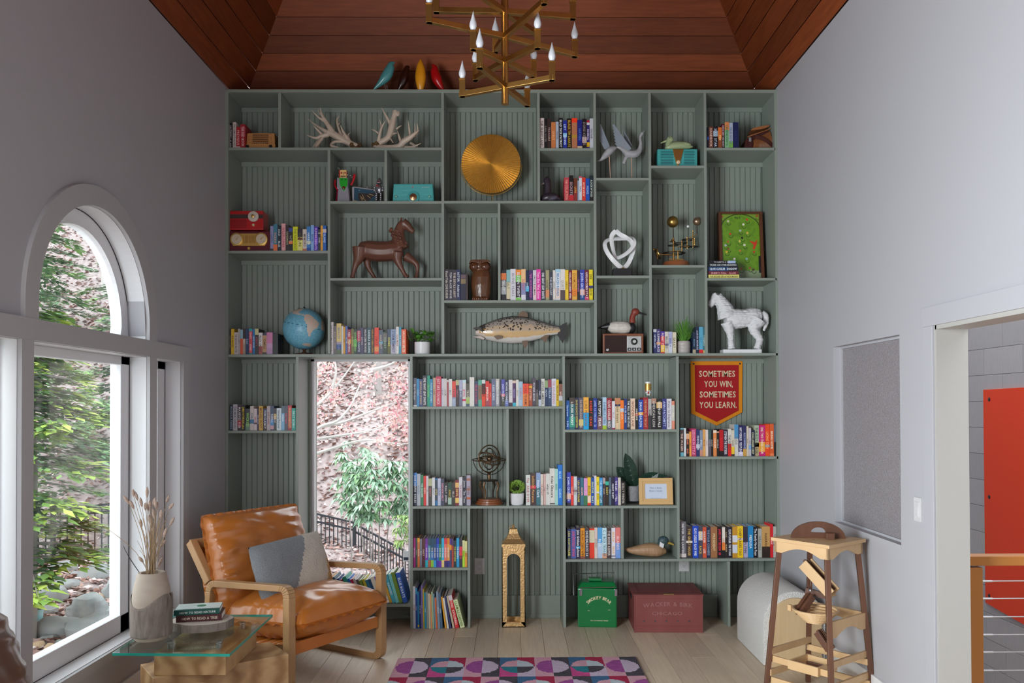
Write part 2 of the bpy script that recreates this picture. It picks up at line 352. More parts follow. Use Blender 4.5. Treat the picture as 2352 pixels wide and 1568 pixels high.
m = MB(); fw_ = .022
for x0, x1, z0, z1 in ((WX0, WX0+fw_, WZ0, WZ1), (WX1-fw_, WX1, WZ0, WZ1), (WX0, WX1, WZ0, WZ0+.03), (WX0, WX1, WZ1-fw_, WZ1)): m.box((x0, YB+.02, z0), (x1, YB+.07, z1))
wbk = struct(m.build('window_5', trimm)); MB().box((WX0+.01, YB+.045, WZ0+.01), (WX1-.01, YB+.05, WZ1-.01)).build('pane', clear2, wbk)
m = MB()
for x0, x1, z0, z1 in ((WX0-.018, WX0, WZ0, WZ1), (WX1, WX1+.018, WZ0, WZ1), (WX0-.018, WX1+.018, WZ1, WZ1+.015)): m.box((x0, YB-.012, z0), (x1, YB+.02, z1))
m.build('window_casing', sage, wb)
# ================================================================ built-in bookcase
bc = thing('bookcase', 'sage green built-in bookcase filling the whole back wall', 'bookcase', (0, YF, 0))
BT = .018; BOARDS = []; VERT = []
def hx(px, py): return PY(px, py, YF).x
def shelf(y, xa, xb, name='shelf_board'):
    z = PY((xa+xb)/2, y, YF).z; a, b = hx(xa, y), hx(xb, y); BOARDS.append((z+BT/2, a, b, y))
    MB().box((a, 0, z-BT/2), (b, YB-YF, z+BT/2)).build(name, sage, bc, bev=.0012); return z
def divider(x, ya, yb, name='divider'):
    X = hx(x, (ya+yb)/2); z0 = max(0, PY(x, yb, YF).z); z1 = PY(x, ya, YF).z; VERT.append((X, z0, z1))
    MB().box((X-BT/2, .0007, z0), (X+BT/2, YB-YF, z1)).build(name, sage, bc, bev=.0012)
zt = PY(1150, 209.5, YF).z
MB().box((XL, -.004, zt-.011), (XR, YB-YF+.07, zt+.011)).build('top_board', sage, bc, bev=.0015)
BOARDS.append((zt+.011, XL, XR, 206))
MB().box((XL, 0, 0), (XL+.02, YB-YF, zt-.011)).build('side_panel', sage, bc); MB().box((XR-.02, 0, 0), (XR, YB-YF, zt-.011)).build('side_panel', sage, bc)
for y, a, b in ((341.5, 523, 1017), (464.5, 755, 1017), (578.5, 523, 755), (641, 755, 1017), (815, 522, 1787), (343, 1237, 1367), (464, 1017, 1367), (692, 1017, 1367), (411, 1367, 1493),
                (635.5, 1367, 1494), (383, 1493, 1620), (611.5, 1494, 1622), (342, 1620, 1781), (641, 1622, 1784), (991.5, 522, 682), (1391, 684, 945), (936, 945, 1296), (1164.5, 945, 1297),
                (989, 1296, 1557), (1164, 1297, 1557), (1051, 1557, 1788), (1306.5, 946, 1077), (1286, 1298, 1789)): shelf(y, a, b)
for x, a, b in ((642, 213, 339), (755.5, 344, 812), (886, 344, 462), (1017, 213, 812), (1237, 213, 462), (1367, 213, 812), (1146.5, 467, 689), (1493.5, 213, 812), (1621, 213, 812),
                (682.5, 818, 1442), (945, 818, 1445), (1166, 939, 1162), (1296, 818, 1442), (1557.5, 818, 1283), (1077, 1167, 1442), (1429.5, 1167, 1283), (1674.5, 1289, 1440)): divider(x, a, b)
for xa, xb, y in ((523, 640, 213), (644, 1015, 213), (1019, 1235, 213), (1239, 1365, 213), (1369, 1491, 213), (1496, 1618, 213), (1623, 1779, 213), (523, 753, 344), (757, 884, 344), (888, 1015, 344),
                  (757, 1015, 467), (1239, 1365, 346), (1019, 1144, 467), (1149, 1365, 467), (523, 753, 581), (757, 1015, 644), (1019, 1365, 695), (1369, 1491, 414), (1369, 1491, 639), (1496, 1618, 386),
                  (1497, 1619, 615), (1624, 1780, 345), (1625, 1782, 644), (523, 680, 818), (947, 1294, 818), (1298, 1555, 818), (1560, 1787, 818)):
    a, b = hx(xa, y)+.002, hx(xb, y)-.002; z = PY((xa+xb)/2, y, YF).z
    MB().box((a, YB-YF-.009, z-.034), (b, YB-YF-.0005, z-.001)).build('back_rail', sage, bc, bev=.0015)
def ZB(px, py):
    X = hx(px, py); z = PY(px, py, YF).z
    c = [t for t, a, b, y in BOARDS if a-.03 < X < b+.03] or [0]
    r = min(c, key=lambda t: abs(t-z)); return r if abs(r-z) < .05 else max(0, z)
m = MB()
for xa, xb in ((524, 680), (686, 942), (1079, 1293), (1300, 1671), (1677, 1786)): m.box((hx(xa, 1430), YB-.014, 0), (hx(xb, 1430), YB, .16)).box((hx(xa, 1430), YB-.02, 0), (hx(xb, 1430), YB, .028))
struct(m.build('baseboard_back', sage, bev=.002))
m = MB(); m.box((XL, YN, 0), (XL+.014, YF, .14)); struct(m.build('baseboard_left', trimm, bev=.002))
m = MB(); m.box((XR-.014, 3.66, 0), (XR, YF, .14)).box((XR-.014, YN, 0), (XR, 2.48, .14)); struct(m.build('baseboard_right', trimm, bev=.002))
# ================================================================ stair hall beyond the doorway
XT = 5.0
struct(MB().box((XR+.13, -1, -.2), (XT, 3.82, 0)).build('floor_hall', pm('hall_floor', (.42, .33, .24), .5, scale=6, stretch=(1, 9, 1))))
struct(MB().box((XR+.13, 3.82, -2.7), (XT, 9.7, -2.6)).build('floor_stairwell', pm('hall_floor', (.42, .33, .24))))
struct(MB().box((XR+.13, 9.65, -2.7), (XT, 9.75, 4.4)).build('wall_hall_end', wallm))
struct(MB().box((XR+.13, -1.1, 0), (XT, -1, 4.4)).build('wall_hall_near', wallm))
struct(MB().box((XR+.10, 3.82, -2.7), (XR+.13, 9.7, 0)).build('wall_stairwell', wallm)); struct(MB().box((XR+.0, 6.15, 0), (XR+.13, 9.7, 4.4)).build('wall_hall_left', wallm))
tilem = pm('grey_stone_tile', (.40, .39, .385), .42, var=.12, scale=9, stretch=(1, 8, 1), rnd=.05)
grout = pm('pale_grout', (.72, .71, .70), .8)
tw = struct(MB().box((XT+.008, -1, -2.7), (XT+.1, 9.65, 4.4)).build('wall_tiled', grout))
th, tl = .277, .67; zt0 = PX(2222, 806, XT).z; yj1 = PX(2304, 775, XT).y; yj2 = PX(2261, 835, XT).y; tmesh = {}
for r in range(-16, 6):
    z0 = zt0+r*th
    if z0 < -2.7: continue
    y = (yj1 if r % 2 == 0 else yj2)+2*tl
    while y > 5.6:
        a, b = max(y-tl, 5.6), min(y, 9.2)
        if b-a > .03:
            key = round(b-a, 3)
            if key not in tmesh: tmesh[key] = MB().box((0, .002, .002), (.02, b-a-.002, th-.002)).mesh('tile', tilem, bev=.0015)
            link('tile', tmesh[key], tw, (XT-.008, a, z0))
        y -= tl
rb = [PX(2258, 895, XT-.03), PX(2262, 1383, XT-.03)]
y1 = rb[0].y; y0 = y1-1.6
redm = pm('speckled_red_panel', (.80, .05, .006), .55, var=.3, scale=120)
rp = thing('acoustic_panel', 'tall orange red speckled wall panel on the tiled stair wall', 'wall panel', (XT-.03, y1, 0))
MB().prism([(0, rb[1].z), (0, rb[0].z), (-1.6, rb[0].z+.02), (-1.6, rb[1].z-.15)], 0, .022, 'x').build('panel', redm, rp, bev=.002)
for py in (917, 1141, 1368):
    p = PX(2272, py, XT-.03); MB().ball((0, p.y-y1, p.z), (.008, .022, .022), 10, 6).build('bolt', blackm, rp)
# cable railing
RYY = 3.75; rl = thing('stair_railing', 'wooden stair railing with steel cables seen through the doorway', 'railing', (PY(2234, 1400, RYY).x, RYY, 0))
teak = pm('teak_wood', (.36, .13, .025), .35, scale=8, stretch=(1, 1, .15), col2=(.48, .20, .05)); steel = pm('brushed_steel', (.45, .45, .46), .3, 1.)
zr = PY(2234, 1285, RYY).z
MB().box((-.032, -.03, 0), (.032, .03, zr-.03)).build('post', teak, rl, bev=.003); MB().box((-.045, -.035, zr-.022), (2.2, .035, zr+.022)).build('handrail', teak, rl, bev=.004)
MB().box((1.9, -.03, 0), (1.96, .03, zr-.02)).build('post', teak, rl, bev=.003); MB().box((-.008, -.008, zr-.032), (.008, .008, zr-.02)).build('bracket', steel, rl)
for py in (1334, 1374, 1416, 1457, 1497, 1539, 1580, 1620):
    z = PY(2300, py, RYY).z; MB().tube([(.03, 0, z), (1.92, 0, z)], .0028, 6).build('cable', steel, rl); MB().tube([(.03, 0, z), (.09, 0, z)], .005, 6).build('cable_fitting', steel, rl)
# ================================================================ outdoors
def sm(t): t = max(0, min(1, t)); return t*t*(3-2*t)
def hz(x, y):
    z = -1.25-1.1*sm((x+4.6)/3.2)*sm((16-y)/6+.4)
    d = max(0, y-15.3); z += .66*d*sm(d/3)
    z += .35*mnoise.noise(Vector((x*.22, y*.22, 1)))*sm((y-9)/4)+.06*mnoise.noise(Vector((x*1.1, y*1.1, 5)))
    return z
litm = pm('leaf_litter', (.17, .11, .10), .9, scale=9, col2=(.55, .47, .46), bump=.5)
def gfn(u, v): x = -42+60*u; y = -6+58*v; return (x, y, hz(x, y) if not (x > -2.3 and y < 9.9) else min(-2.75, hz(x, y)))
struct(MB().grid(gfn, 110, 110).build('ground_hillside', litm, smooth=True, fix=False))
lm = pm('fallen_leaf', (1, 1, 1), .8, attr=True, var=.12, scale=3)
def rnd(a, b): return random.uniform(a, b)
PAL = ['a8847c', 'c9aaa4', '7d5850', 'dcc6c2', '936a5c', 'b4948f', 'efe2df', '6a463e', 'c5a195', '86706c']
m = MB()
for i in range(26000):
    left = random.random() < .62; y = 8.6+25*random.random()**1.2 if left else 13+17*random.random()
    x = y*(rnd(-.64, -.34) if left else rnd(-.27, -.09)); z = hz(x, y)
    s = rnd(.035, .075)*(1+.02*(y-9)); a = rnd(0, 6.3); u = Vector((math.cos(a), math.sin(a), rnd(-.5, .5)))*s; w = Vector((-math.sin(a), math.cos(a), rnd(-.2, .9)))*s*.7
    c = Vector((x, y, z+.02)); m.cc = random.choice(PAL); m.add([c-u, c-w*.8, c+u, c+w*.8], [(0, 1, 2, 3)])
o = m.build('fallen_leaves', lm, fix=False); o['kind'] = 'stuff'; tag(o, 'dry pinkish brown fallen leaves covering the hillside outside', 'leaves')
struct(MB().box((-9, 6.6, -1.5), (-3.0, 8.85, -1.16)).build('patio_slab', pm('pale_concrete', (.72, .71, .70), .8, scale=4)))
# rocks
rockm = [pm('grey_fieldstone', (.16, .165, .165), .8, scale=3, col2=(.38, .385, .38), bump=.5), pm('tan_fieldstone', (.42, .26, .15), .8, scale=3, col2=(.62, .45, .30), bump=.4), pm('lichen_fieldstone', (.13, .14, .145), .8, scale=6, col2=(.55, .57, .56), bump=.4)]
def rock(px, py, w, h, kind, label):
    zg = -1.22; p = PZ(px, py+h*.5, zg); 
    for _ in range(3): zg = max(hz(p.x, p.y)-.02, -1.35); p = PZ(px, py+h*.5, zg)
    k = p.y/F; rx, rz = w*k*.5, h*k*.62; seed = rnd(0, 99); m = MB().ball((0, 0, 0), (1, 1, 1), 14, 9); out = []
    for v in m.v:
        v = Vector(v); q = Vector([math.copysign(abs(c)**.72, c) for c in v]); d = 1+.22*mnoise.noise(v*1.5+Vector((seed, 0, 0)))
        out.append((q.x*rx*d, q.y*rx*.75*d, max(-.2, q.z+.75)*rz*d))
    m.v = out; o = m.build('boulder' if w > 45 else 'stone', rockm[kind], smooth=True); o.location = (p.x, p.y+rx*.4, zg-.03); tag(o, label, 'rock', 'rocks of the garden bank outside'); return o
for i, (px, py, w, h, kd, lb) in enumerate(((109, 1364, 72, 34, 0, 'long grey boulder below the fence outside the left window'), (192, 1398, 84, 54, 2, 'rounded dark boulder with pale lichen spots, middle of the bank'),
        (222, 1448, 150, 62, 0, 'largest flat grey slab low in the bank by the window'), (118, 1442, 96, 46, 0, 'grey ledge stone just below the pale blue pot'), (140, 1302, 58, 26, 0, 'grey stone nearest below the fence post'),
        (176, 1318, 40, 16, 0, 'small flat stone above the lichen boulder'), (214, 1314, 76, 32, 0, 'wide flat stone in the upper bank right of centre'), (258, 1358, 52, 42, 2, 'angular grey stone beside the window frame, upper right'),
        (226, 1370, 32, 18, 1, 'small tan stone above the lichen boulder'), (146, 1338, 58, 16, 0, 'thin dark ledge stone across the middle of the bank'), (92, 1326, 44, 18, 0, 'grey stone at the left edge of the upper bank'),
        (84, 1482, 30, 24, 1, 'tan stone at the far left of the bottom wall'), (113, 1489, 34, 24, 1, 'orange tan stone second from left in the bottom wall'), (134, 1478, 24, 22, 0, 'small grey stone third from left in the bottom wall'),
        (154, 1492, 20, 24, 1, 'narrow tan stone fourth from left in the bottom wall'), (176, 1488, 30, 34, 1, 'tall tan stone fifth from left in the bottom wall'), (106, 1464, 40, 18, 0, 'flat grey stone above the orange tan stone'),
        (132, 1460, 26, 14, 1, 'small buff stone above the bottom wall'), (160, 1470, 28, 18, 0, 'grey wedge stone beside the tall tan stone'), (262, 1296, 32, 20, 0, 'small grey stone highest in the bank at right'),
        (95, 1402, 60, 22, 0, 'pale grey slab beside the pale blue pot'), (236, 1404, 50, 20, 2, 'spotted grey stone right of the lichen boulder'))): rock(px, py, w, h, kd, lb)
p = PZ(82, 1425, -1.05); pot = thing('planter_bowl', 'pale blue bowl planter on the rocks outside the window', 'planter', (p.x, p.y, p.z))
MB().lathe([(.0, 0), (.075, 0), (.085, .13), (.09, .14), (.08, .14), (.07, .02), (0, .02)], n=20).build('bowl', pm('pale_blue_glaze', (.38, .62, .66), .35), pot, smooth=True)
m = MB()
for i in range(60):
    a = rnd(0, 6.3); r = rnd(0, .07); c = Vector((r*math.cos(a), r*math.sin(a), .13)); e = c+Vector((rnd(-.05, .05), rnd(-.05, .05), rnd(.02, .10))); m.add([c, e+Vector((.012, 0, 0)), e+Vector((0, 0, .02)), e-Vector((.012, 0, 0))], [(0, 1, 2, 3)])
m.build('plant', pm('grass_green', (.09, .22, .04), .6), pot, fix=False)
# fences
fm = pm('black_fence_paint', (.012, .016, .022), .45)
def fence(label, segs):
    f = thing('picket_fence', label, 'fence', segs[0][0])
    o = Vector(segs[0][0])
    for (a, b, hgt, sp, posts) in segs:
        a = Vector(a)-o; b = Vector(b)-o; n = max(2, int((b-a).length/sp)); up3 = Vector((0, 0, hgt))
        for fr in (1.0, .86, .06): MB().bar(a+up3*fr, b+up3*fr, .028, .034).build('rail', fm, f)
        pk = MB().box((-.009, -.009, 0), (.009, .009, hgt)).mesh('picket', fm)
        for i in range(n+1): link('picket', pk, f, a+(b-a)*(i/n))
        for t in posts: q = a+(b-a)*t; MB().box((q.x-.032, q.y-.032, q.z-.35), (q.x+.032, q.y+.032, q.z+hgt+.07)).build('post', fm, f)
def fp(px, pyt, Y, hgt): q = PY(px, pyt, Y); return (q.x, q.y, q.z-hgt)
fence('black metal picket fence across the bank outside the left window', [(fp(20, 1186, 14.6, .92), fp(122, 1172, 14.8, .92), .92, .105, (0, 1)), (fp(122, 1172, 14.8, .92), fp(400, 1140, 15.6, .92), .92, .105, (1,))])
fence('black metal picket fence stepping downhill behind the tall back window', [(fp(690, 1171, 16.2, 1.05), fp(814, 1200, 16.2, 1.05), 1.05, .082, (0, 1)), (fp(817, 1204, 16.2, 1.05), fp(975, 1289, 15, 1.05), 1.05, .082, (1,))])
# foliage helpers
leafm = pm('leaf_foliage', (1, 1, 1), .55, attr=True, var=.15, scale=2); barkm = pm('grey_bark', (.16, .13, .115), .9, scale=12, stretch=(1, 1, .3), col2=(.36, .33, .31), bump=.6)
def conifer(label, x, y, hgt, spread, zlo, seed, cols, zbase=None, dens=1.):
    random.seed(seed); z0 = hz(x, y) if zbase is None else zbase
    t = thing('hemlock_tree', label, 'tree', (x, y, z0-.1)); MB().tube([(0, 0, 0), (.03, 0, hgt*.5), (0, 0, hgt)], [.11, .08, .02], 8).build('trunk', barkm, t, smooth=True)
    bm_ = MB(); fm_ = MB(); nb = int(46*dens)
    for i in range(nb):
        fz = zlo+(hgt*.97-zlo)*i/nb; L = spread*(1-.75*(fz/hgt))*rnd(.7, 1.15); a = rnd(0, 6.28); d = Vector((math.cos(a), math.sin(a), 0)); s = Vector((-d.y, d.x, 0))
        pts = [Vector((0, 0, fz))+d*(L*q)+Vector((0, 0, -.22*L*q*q+.05*L*q)) for q in (0, .33, .66, 1)]; bm_.tube(pts, [.022, .016, .01, .004], 5, False)
        for j in range(int(L*100)):
            q = rnd(.12, 1.05); c = Vector((0, 0, fz))+d*(L*q)+Vector((0, 0, -.22*L*q*q+.05*L*q)); wv = L*.34*(1-q*.75)+.06; c += s*rnd(-wv, wv)+Vector((0, 0, rnd(-.07, .03)))
            sz = rnd(.07, .15); aa = a+rnd(-.9, .9); u = Vector((math.cos(aa), math.sin(aa), rnd(-.45, .1)))*sz; w = Vector((-u.y, u.x, rnd(-.02, .02)))*.38
            fm_.cc = random.choice(cols[2:] if q > .7 or random.random() < .25 else cols[:3]); fm_.add([c, c+u*.6+w, c+u*1.5, c+u*.6-w], [(0, 1, 2, 3)])
    bm_.build('branches', barkm, t, smooth=True, fix=False); fm_.build('foliage', leafm, t, fix=False)
G1 = ['3c5e38', '547a44', '7aa050', 'a5c155', 'c3d465']; G2 = ['466a4c', '5f8a60', '7fa878', '9cbf86', '8fb56a']; G3 = ['3f5f48', '577b5c', '7c9f7b', '94b58a', '86ad7a']
conifer('bright green hemlock nearest the left window, yellow green branch tips', -5.75, 9.9, 4.2, 1.5, .9, 3, G1, dens=1.7)
conifer('tall blue green hemlock behind the arched window', -8.6, 14.6, 8.2, 2.1, 1.5, 5, G2, dens=1.5)
conifer('hemlock growing behind the right side of the fence, left window', -8.1, 17.5, 5.4, 1.9, .6, 8, G2, dens=1.1)
conifer('dark soft hemlock high on the slope in the arched window', -12.4, 21.5, 6.5, 2.2, .5, 11, G3, dens=1.2)
conifer('small green conifer standing high in the tall back window', -3.9, 21.5, 3.6, 1.5, .5, 14, G3, dens=.7)
random.seed(21)
def trunk(name, label, pxy, Y, r, branches, tone):
    pts = [PY(px, py, Y) for px, py in pxy]; base = pts[0].copy(); base.z = hz(base.x, base.y)-.1
    t = thing(name, label, 'tree', base); m_ = MB(); m_.tube([p-base for p in [base]+pts], [r]*2+[r*.8]*(len(pts)-1), 8); m_.build('trunk', tone, t, smooth=True)
    b_ = MB()
    for br in branches:
        q = [PY(px, py, Y+dy)-base for px, py, dy in br]; q = cat(q, 4); b_.tube(q, [max(.006, .028*(1-i/len(q))) for i in range(len(q))], 5, False)
    if branches: b_.build('branches', tone, t, smooth=True, fix=False)
    return t, base
pale = pm('pale_bark', (.42, .39, .36), .85, scale=10, col2=(.68, .65, .62), bump=.3)
trunk('birch_tree', 'slim pale tree trunk on the slope inside the arched window', [(240, 765), (240, 600), (236, 480), (232, 380)], 25, .11, [], pale)
trunk('grey_tree', 'straight grey tree trunk behind the rhododendron, tall back window', [(866, 1060), (868, 930), (866, 800), (870, 640)], 20, .12,
      [[(866, 960, 0), (890, 900, -1), (930, 850, -1)], [(868, 900, 0), (840, 860, -1), (800, 850, -1.5)], [(867, 990, 0), (900, 965, 0), (940, 930, 0)]], barkm)
pk, base = trunk('azalea_tree', 'bare branched shrub with pale pink leaves in the tall back window', [(700, 1080), (706, 1000)], 11, .03,
      [[(706, 1000, 0), (740, 978, 0), (775, 966, 0), (806, 930, .2), (826, 885, .3), (850, 850, .3), (880, 815, .3)], [(740, 978, 0), (790, 968, .3), (850, 945, .5), (905, 925, .6), (960, 905, .6)],
       [(706, 1000, 0), (716, 940, 0), (728, 890, .2), (735, 800, .2)], [(716, 940, 0), (760, 900, .2), (800, 850, .3), (830, 805, .3)], [(700, 1050, 0), (760, 1030, .2), (840, 1010, .5), (920, 1020, .5), (970, 1010, .5)],
       [(706, 1010, 0), (780, 1000, .2), (860, 985, .5), (940, 950, .5)], [(760, 900, .2), (772, 850, .2), (760, 800, .2)], [(850, 850, .3), (900, 835, .4), (950, 800, .4)]], pale)
m = MB(); PK = ['e9bdbd', 'd99a9f', 'f1d6d2', 'cf848c', 'e6c4ba', 'dcb0a4']
for px, py, sx, sy, n in ((745, 850, 26, 26, 130), (765, 905, 26, 22, 120), (905, 955, 34, 34, 260), (918, 880, 26, 40, 140), (935, 1000, 16, 34, 110), (845, 865, 30, 25, 90), (735, 950, 14, 40, 60), (880, 1010, 24, 20, 70), (800, 985, 40, 20, 60), (830, 925, 50, 22, 90)):
    for i in range(n):
        c = PY(px+random.gauss(0, sx*.55), py+random.gauss(0, sy*.55), 11+rnd(-.2, 1.2))-base; s = rnd(.012, .032); a = rnd(0, 6.3); u = Vector((math.cos(a)*s, rnd(-.5, .5)*s, math.sin(a)*s)); w = Vector((-u.z, rnd(-.3, .3)*s, u.x))*.5
        m.cc = random.choice(PK); m.add([c-u, c-w, c+u, c+w], [(0, 1, 2, 3)])
m.build('leaves', leafm, pk, fix=False)
# rhododendron: whorls of drooping leaves
def rhodo(label, cx, cy, Y, wpx, hpx, nwh, cols, ls=.15):
    c0 = PY(cx, cy, Y); zb = hz(c0.x, c0.y); t = thing('rhododendron', label, 'shrub', (c0.x, c0.y, zb)); off = Vector((0, 0, c0.z-zb)); k = Y/F; m_ = MB(); st = MB()
    for i in range(nwh):
        a = rnd(0, 6.28); ph = math.acos(rnd(-.75, 1)); r = rnd(.55, 1)
        c = off+Vector((wpx*k*.5*r*math.sin(ph)*math.cos(a), -wpx*k*.45*r*math.sin(ph)*abs(math.sin(a)), hpx*k*.5*r*math.cos(ph)))
        if i % 30 == 0: st.tube([Vector((rnd(-.05, .05), 0, 0)), off*.5+Vector((c.x*.4, c.y*.4, 0)), c], [.018, .012, .005], 5, False)
        for j in range(8):
            b = j*.785+rnd(-.2, .2); d = Vector((math.cos(b), math.sin(b), rnd(-.75, -.15))); L = ls*rnd(.7, 1.1); s = Vector((-d.y, d.x, 0)).normalized()*L*.17; mid = c+d*L*.5+Vector((0, 0, .015)); e = c+d*L-Vector((0, 0, L*.22))
            m_.cc = random.choice(cols); m_.add([c, mid-s, e, mid+s, mid+Vector((0, 0, -.006))], [(0, 1, 4), (1, 2, 4), (2, 3, 4), (3, 0, 4)])
    st.build('stems', barkm, t, fix=False); m_.build('foliage', leafm, t, fix=False)
RG = ['9dc09f', '82a886', 'b4d2b6', '6d9272', 'cbe2cd', '8db480']
rhodo('large pale green rhododendron filling the lower half of the back window', 868, 1130, 11.4, 190, 190, 150, RG)
rhodo('sparse upper rhododendron with small leaf whorls beside the grey trunk', 815, 1050, 13.5, 90, 90, 22, RG)
rhodo('yellow green shrub at the lower right of the back window', 935, 1215, 10.5, 60, 110, 30, ['9dbb6c', '86a860', 'b5cc7f', '7c9f6a'], .10)
# ================================================================ books: 'width height spine-colour letter-colour title|from-to:colour ...' in photo pixels
ORD = ['first', 'second', 'third', 'fourth', 'fifth', 'sixth', 'seventh', 'eighth', 'ninth', 'tenth', 'eleventh', 'twelfth', 'thirteenth', 'fourteenth', 'fifteenth', 'sixteenth', 'seventeenth', 'eighteenth', 'nineteenth', 'twentieth']
def ordn(i):
    if i < 20: return ORD[i]
    t, u = divmod(i+1, 10); w = {2: 'twenty', 3: 'thirty', 4: 'forty'}[t]
    return w+'-'+ORD[u-1] if u else {2: 'twentieth', 3: 'thirtieth', 4: 'fortieth'}[t]
def cname(h):
    import colorsys
    r, g, b = [int(h[i:i+2], 16)/255 for i in (0, 2, 4)]; hh, s, v = colorsys.rgb_to_hsv(r, g, b); hh *= 360
    if v < .2: return 'black'
    if s < .14: return 'white' if v > .78 else 'pale grey' if v > .6 else 'grey' if v > .35 else 'charcoal'
    if s < .3 and v > .75: return 'cream' if 20 < hh < 75 else 'pale blue' if 150 < hh < 260 else 'pale pink'
    n = 'red' if hh < 14 or hh > 345 else 'orange' if hh < 38 else 'yellow' if hh < 66 else 'green' if hh < 160 else 'teal' if hh < 190 else 'blue' if hh < 245 else 'purple' if hh < 300 else 'pink'
    if n in ('orange', 'yellow') and v < .62: n = 'brown'
    return ('dark ' if v < .42 else 'light ' if v > .8 and s < .45 and n not in ('pink',) else '')+n
pagem = pm('page_paper', (.66, .62, .55), .8, scale=4, stretch=(300, 1, 1), col2=(.80, .77, .71))
NBOOK = [0]
def make_book(label, group, P, w, h, d, col, tcol, title, bands, tilt=0., flat=False, hard=True, tx=None):
    """a book standing with its spine towards the room; P is the bottom left of the spine"""
    o = thing('book', label, 'book', P, 0, group)
    o.rotation_euler = (0, tilt, 0) if not flat else (0, 0, 0)
    cv = cm(col, .45, var=.1, scale=60); e = .0022 if hard else .0009; tp = .003 if hard else .0003
    if w < .006: e = .0008
    MB().box((0, 0, 0), (w, e, h)).box((0, e, 0), (e, d, h)).box((w-e, e, 0), (w, d, h)).build('cover', cv, o)
    MB().box((e, e, tp), (w-e, d-tp, h-tp)).build('page_block', pagem, o)
    for a, b, c in bands: MB().box((-.0002, -.0005, h*a), (w+.0002, .0012, h*b)).build('spine_band', cm(c, .45, var=.1, scale=60), o)
    if title and w > .009:
        tm = cm(tcol, .5)
        parts = title.split('/'); n = len(parts); zt = h*.95; seg = h*.90/sum(len(p)+1.5 for p in parts)
        for p in parts:
            L = (len(p)+1.5)*seg; zc = zt-L/2; zt -= L
            textmesh('spine_lettering', p, (lambda u, v, zc=zc: (w/2+v, -.0009, zc-u)), L*.93, min(w*.55, .017), tm, o)
    NBOOK[0] += 1; return o
def parse(ln):
    a = ln.split('|'); f = a[0].strip().split(' ', 4); bands = []
    for b in a[1:]:
        r, c = b.strip().split(':'); x, y = r.split('-'); bands.append((float(x), float(y), c))
    return float(f[0]), float(f[1]), f[2], f[3], f[4] if len(f) > 4 else '', bands
def row(where, group, x0, x1, base, spec, inset=.022, depth=.14, tilts=None, hard=True, zb=None):
    bs = [parse(l) for l in spec.strip().split('\n')]; tot = sum(b[0] for b in bs); ta = [math.tan(-t) for t in tilts] if tilts else None
    ex = [min(bs[i][1], bs[i+1][1])*max(0, ta[i+1]-ta[i]) for i in range(len(bs)-1)]+[0] if tilts else [0]*len(bs); k = (x1-x0-sum(ex))/tot; Y = YF+inset; x = x0; n = len(bs)
    z = ZB((x0+x1)/2, base) if zb is None else zb
    S = Y/F
    for i, (w, h, c, t, ti, bands) in enumerate(bs):
        X = PY(x, base, Y).x; hh = h*S
        tl = (tilts[i] if isinstance(tilts, (list, tuple)) else tilts) if tilts else 0
        ww = w*k*S*math.cos(tl)
        lab = '%s book, %s from left %s' % (cname(c), ordn(i), where)
        make_book(lab, group, (X+.0004, Y+random.uniform(-.004, .006), z+.0002), max(.003, ww-.0009), hh, depth*random.uniform(.92, 1.08), c, t, ti, bands, tl, hard=hard)
        x += w*k+ex[i]
G = 'books shelved in the green bookcase'
row('beside the tan wooden radio', G, 524, 563, 339, '''
10 58 0c0b0e b9b2b0 UNZIPPED/ALAN
8 61 cfc3c0 55504f THE COMPLETE NOVELS
10 50 a3141f e8b0b0 PREVIOUS|0-.1:d8c4c0
11 56 9c1220 e0b8b8 THE RED BOOK|.5-.9:b04050''')
row('above the black duck decoy', G, 1240, 1363, 341, '''
9 72 cfc0bd 2a2526 THE SILENT LAND|0-.04:2a1518
6.5 71 120d0f 8a7f7c DARK WATER
8 70 35201f b09890 TREASURE
9.5 63 c8763f e8b080 SPIRIT
6 63 a9b4c6 5a6478 WINTER
9 73 0e0e14 e8e8ec BRAD THOR/PATRIOT
8 66 1a2f9a cfe0ff LEFT/BEHIND|.42-.56:8cc4e8
10 71 120a0a c9a83a BLACK/TIM LAHAYE|.55-.95:3a0c0c
11.5 72 b5724f f0d090 |.86-1:f23a12|.36-.46:b08a30
10 67 141c78 4a78c8 HAVEN|0-.1:d8b890
9 70 120c12 9a8a90 DORIS KEARNS|.2-.4:cdb4ac
6.5 67 2c2470 e8dce8 BASEBALL|.92-1:b02038|.84-.92:d8d8e0|.08-.24:d8a818
7.5 71 c4c6d0 2a3038 ON PAR''')
row('beside the black duck decoy', G, 1296, 1363, 462, '''
11 56 b83a44 f0b0a0 THE COLLECTION
10 61 140c10 c8a0a8 SECRETS|0-.25:c82834
8 54 6a3018 e8a840 LION|0-.5:8a2c28
4 49 9aa8c0 405878
6.5 59 d5d7df 3a3a48 GALE|.94-1:d04868|0-.06:4a5a78
8 56 d8331c ffd0b8 INTERVIEW
9 54 1450b0 a8ccff MOMS
8 60 10262e d8e4e0 ROCKWOOD|.02-.45:1a1518''')
row('beside the wicker creel basket', G, 1624, 1697, 339.5, '''
4 50 181a28 5878a8 |.4-.55:2a50a0
9 51 6a3a2a e0c0b0 HANDBOOK
10 52 14141a c8d0e8 SULU/STAR|.55-.8:90a8b8
8 50 8a4a28 f0d890 FIRE|.45-.98:d87030
6 58 5a1428 e8c8d0 ANTS/ZEN/THE HEART|0-.55:1c1014
9 61 82b488 2a6a48 GREENLIGHTS|.7-1:d8824a
8 60 a8b0c4 5a6a90 FIELD NOTES|0-.28:78b050
12 61 10184c 283070 ATLAS''')
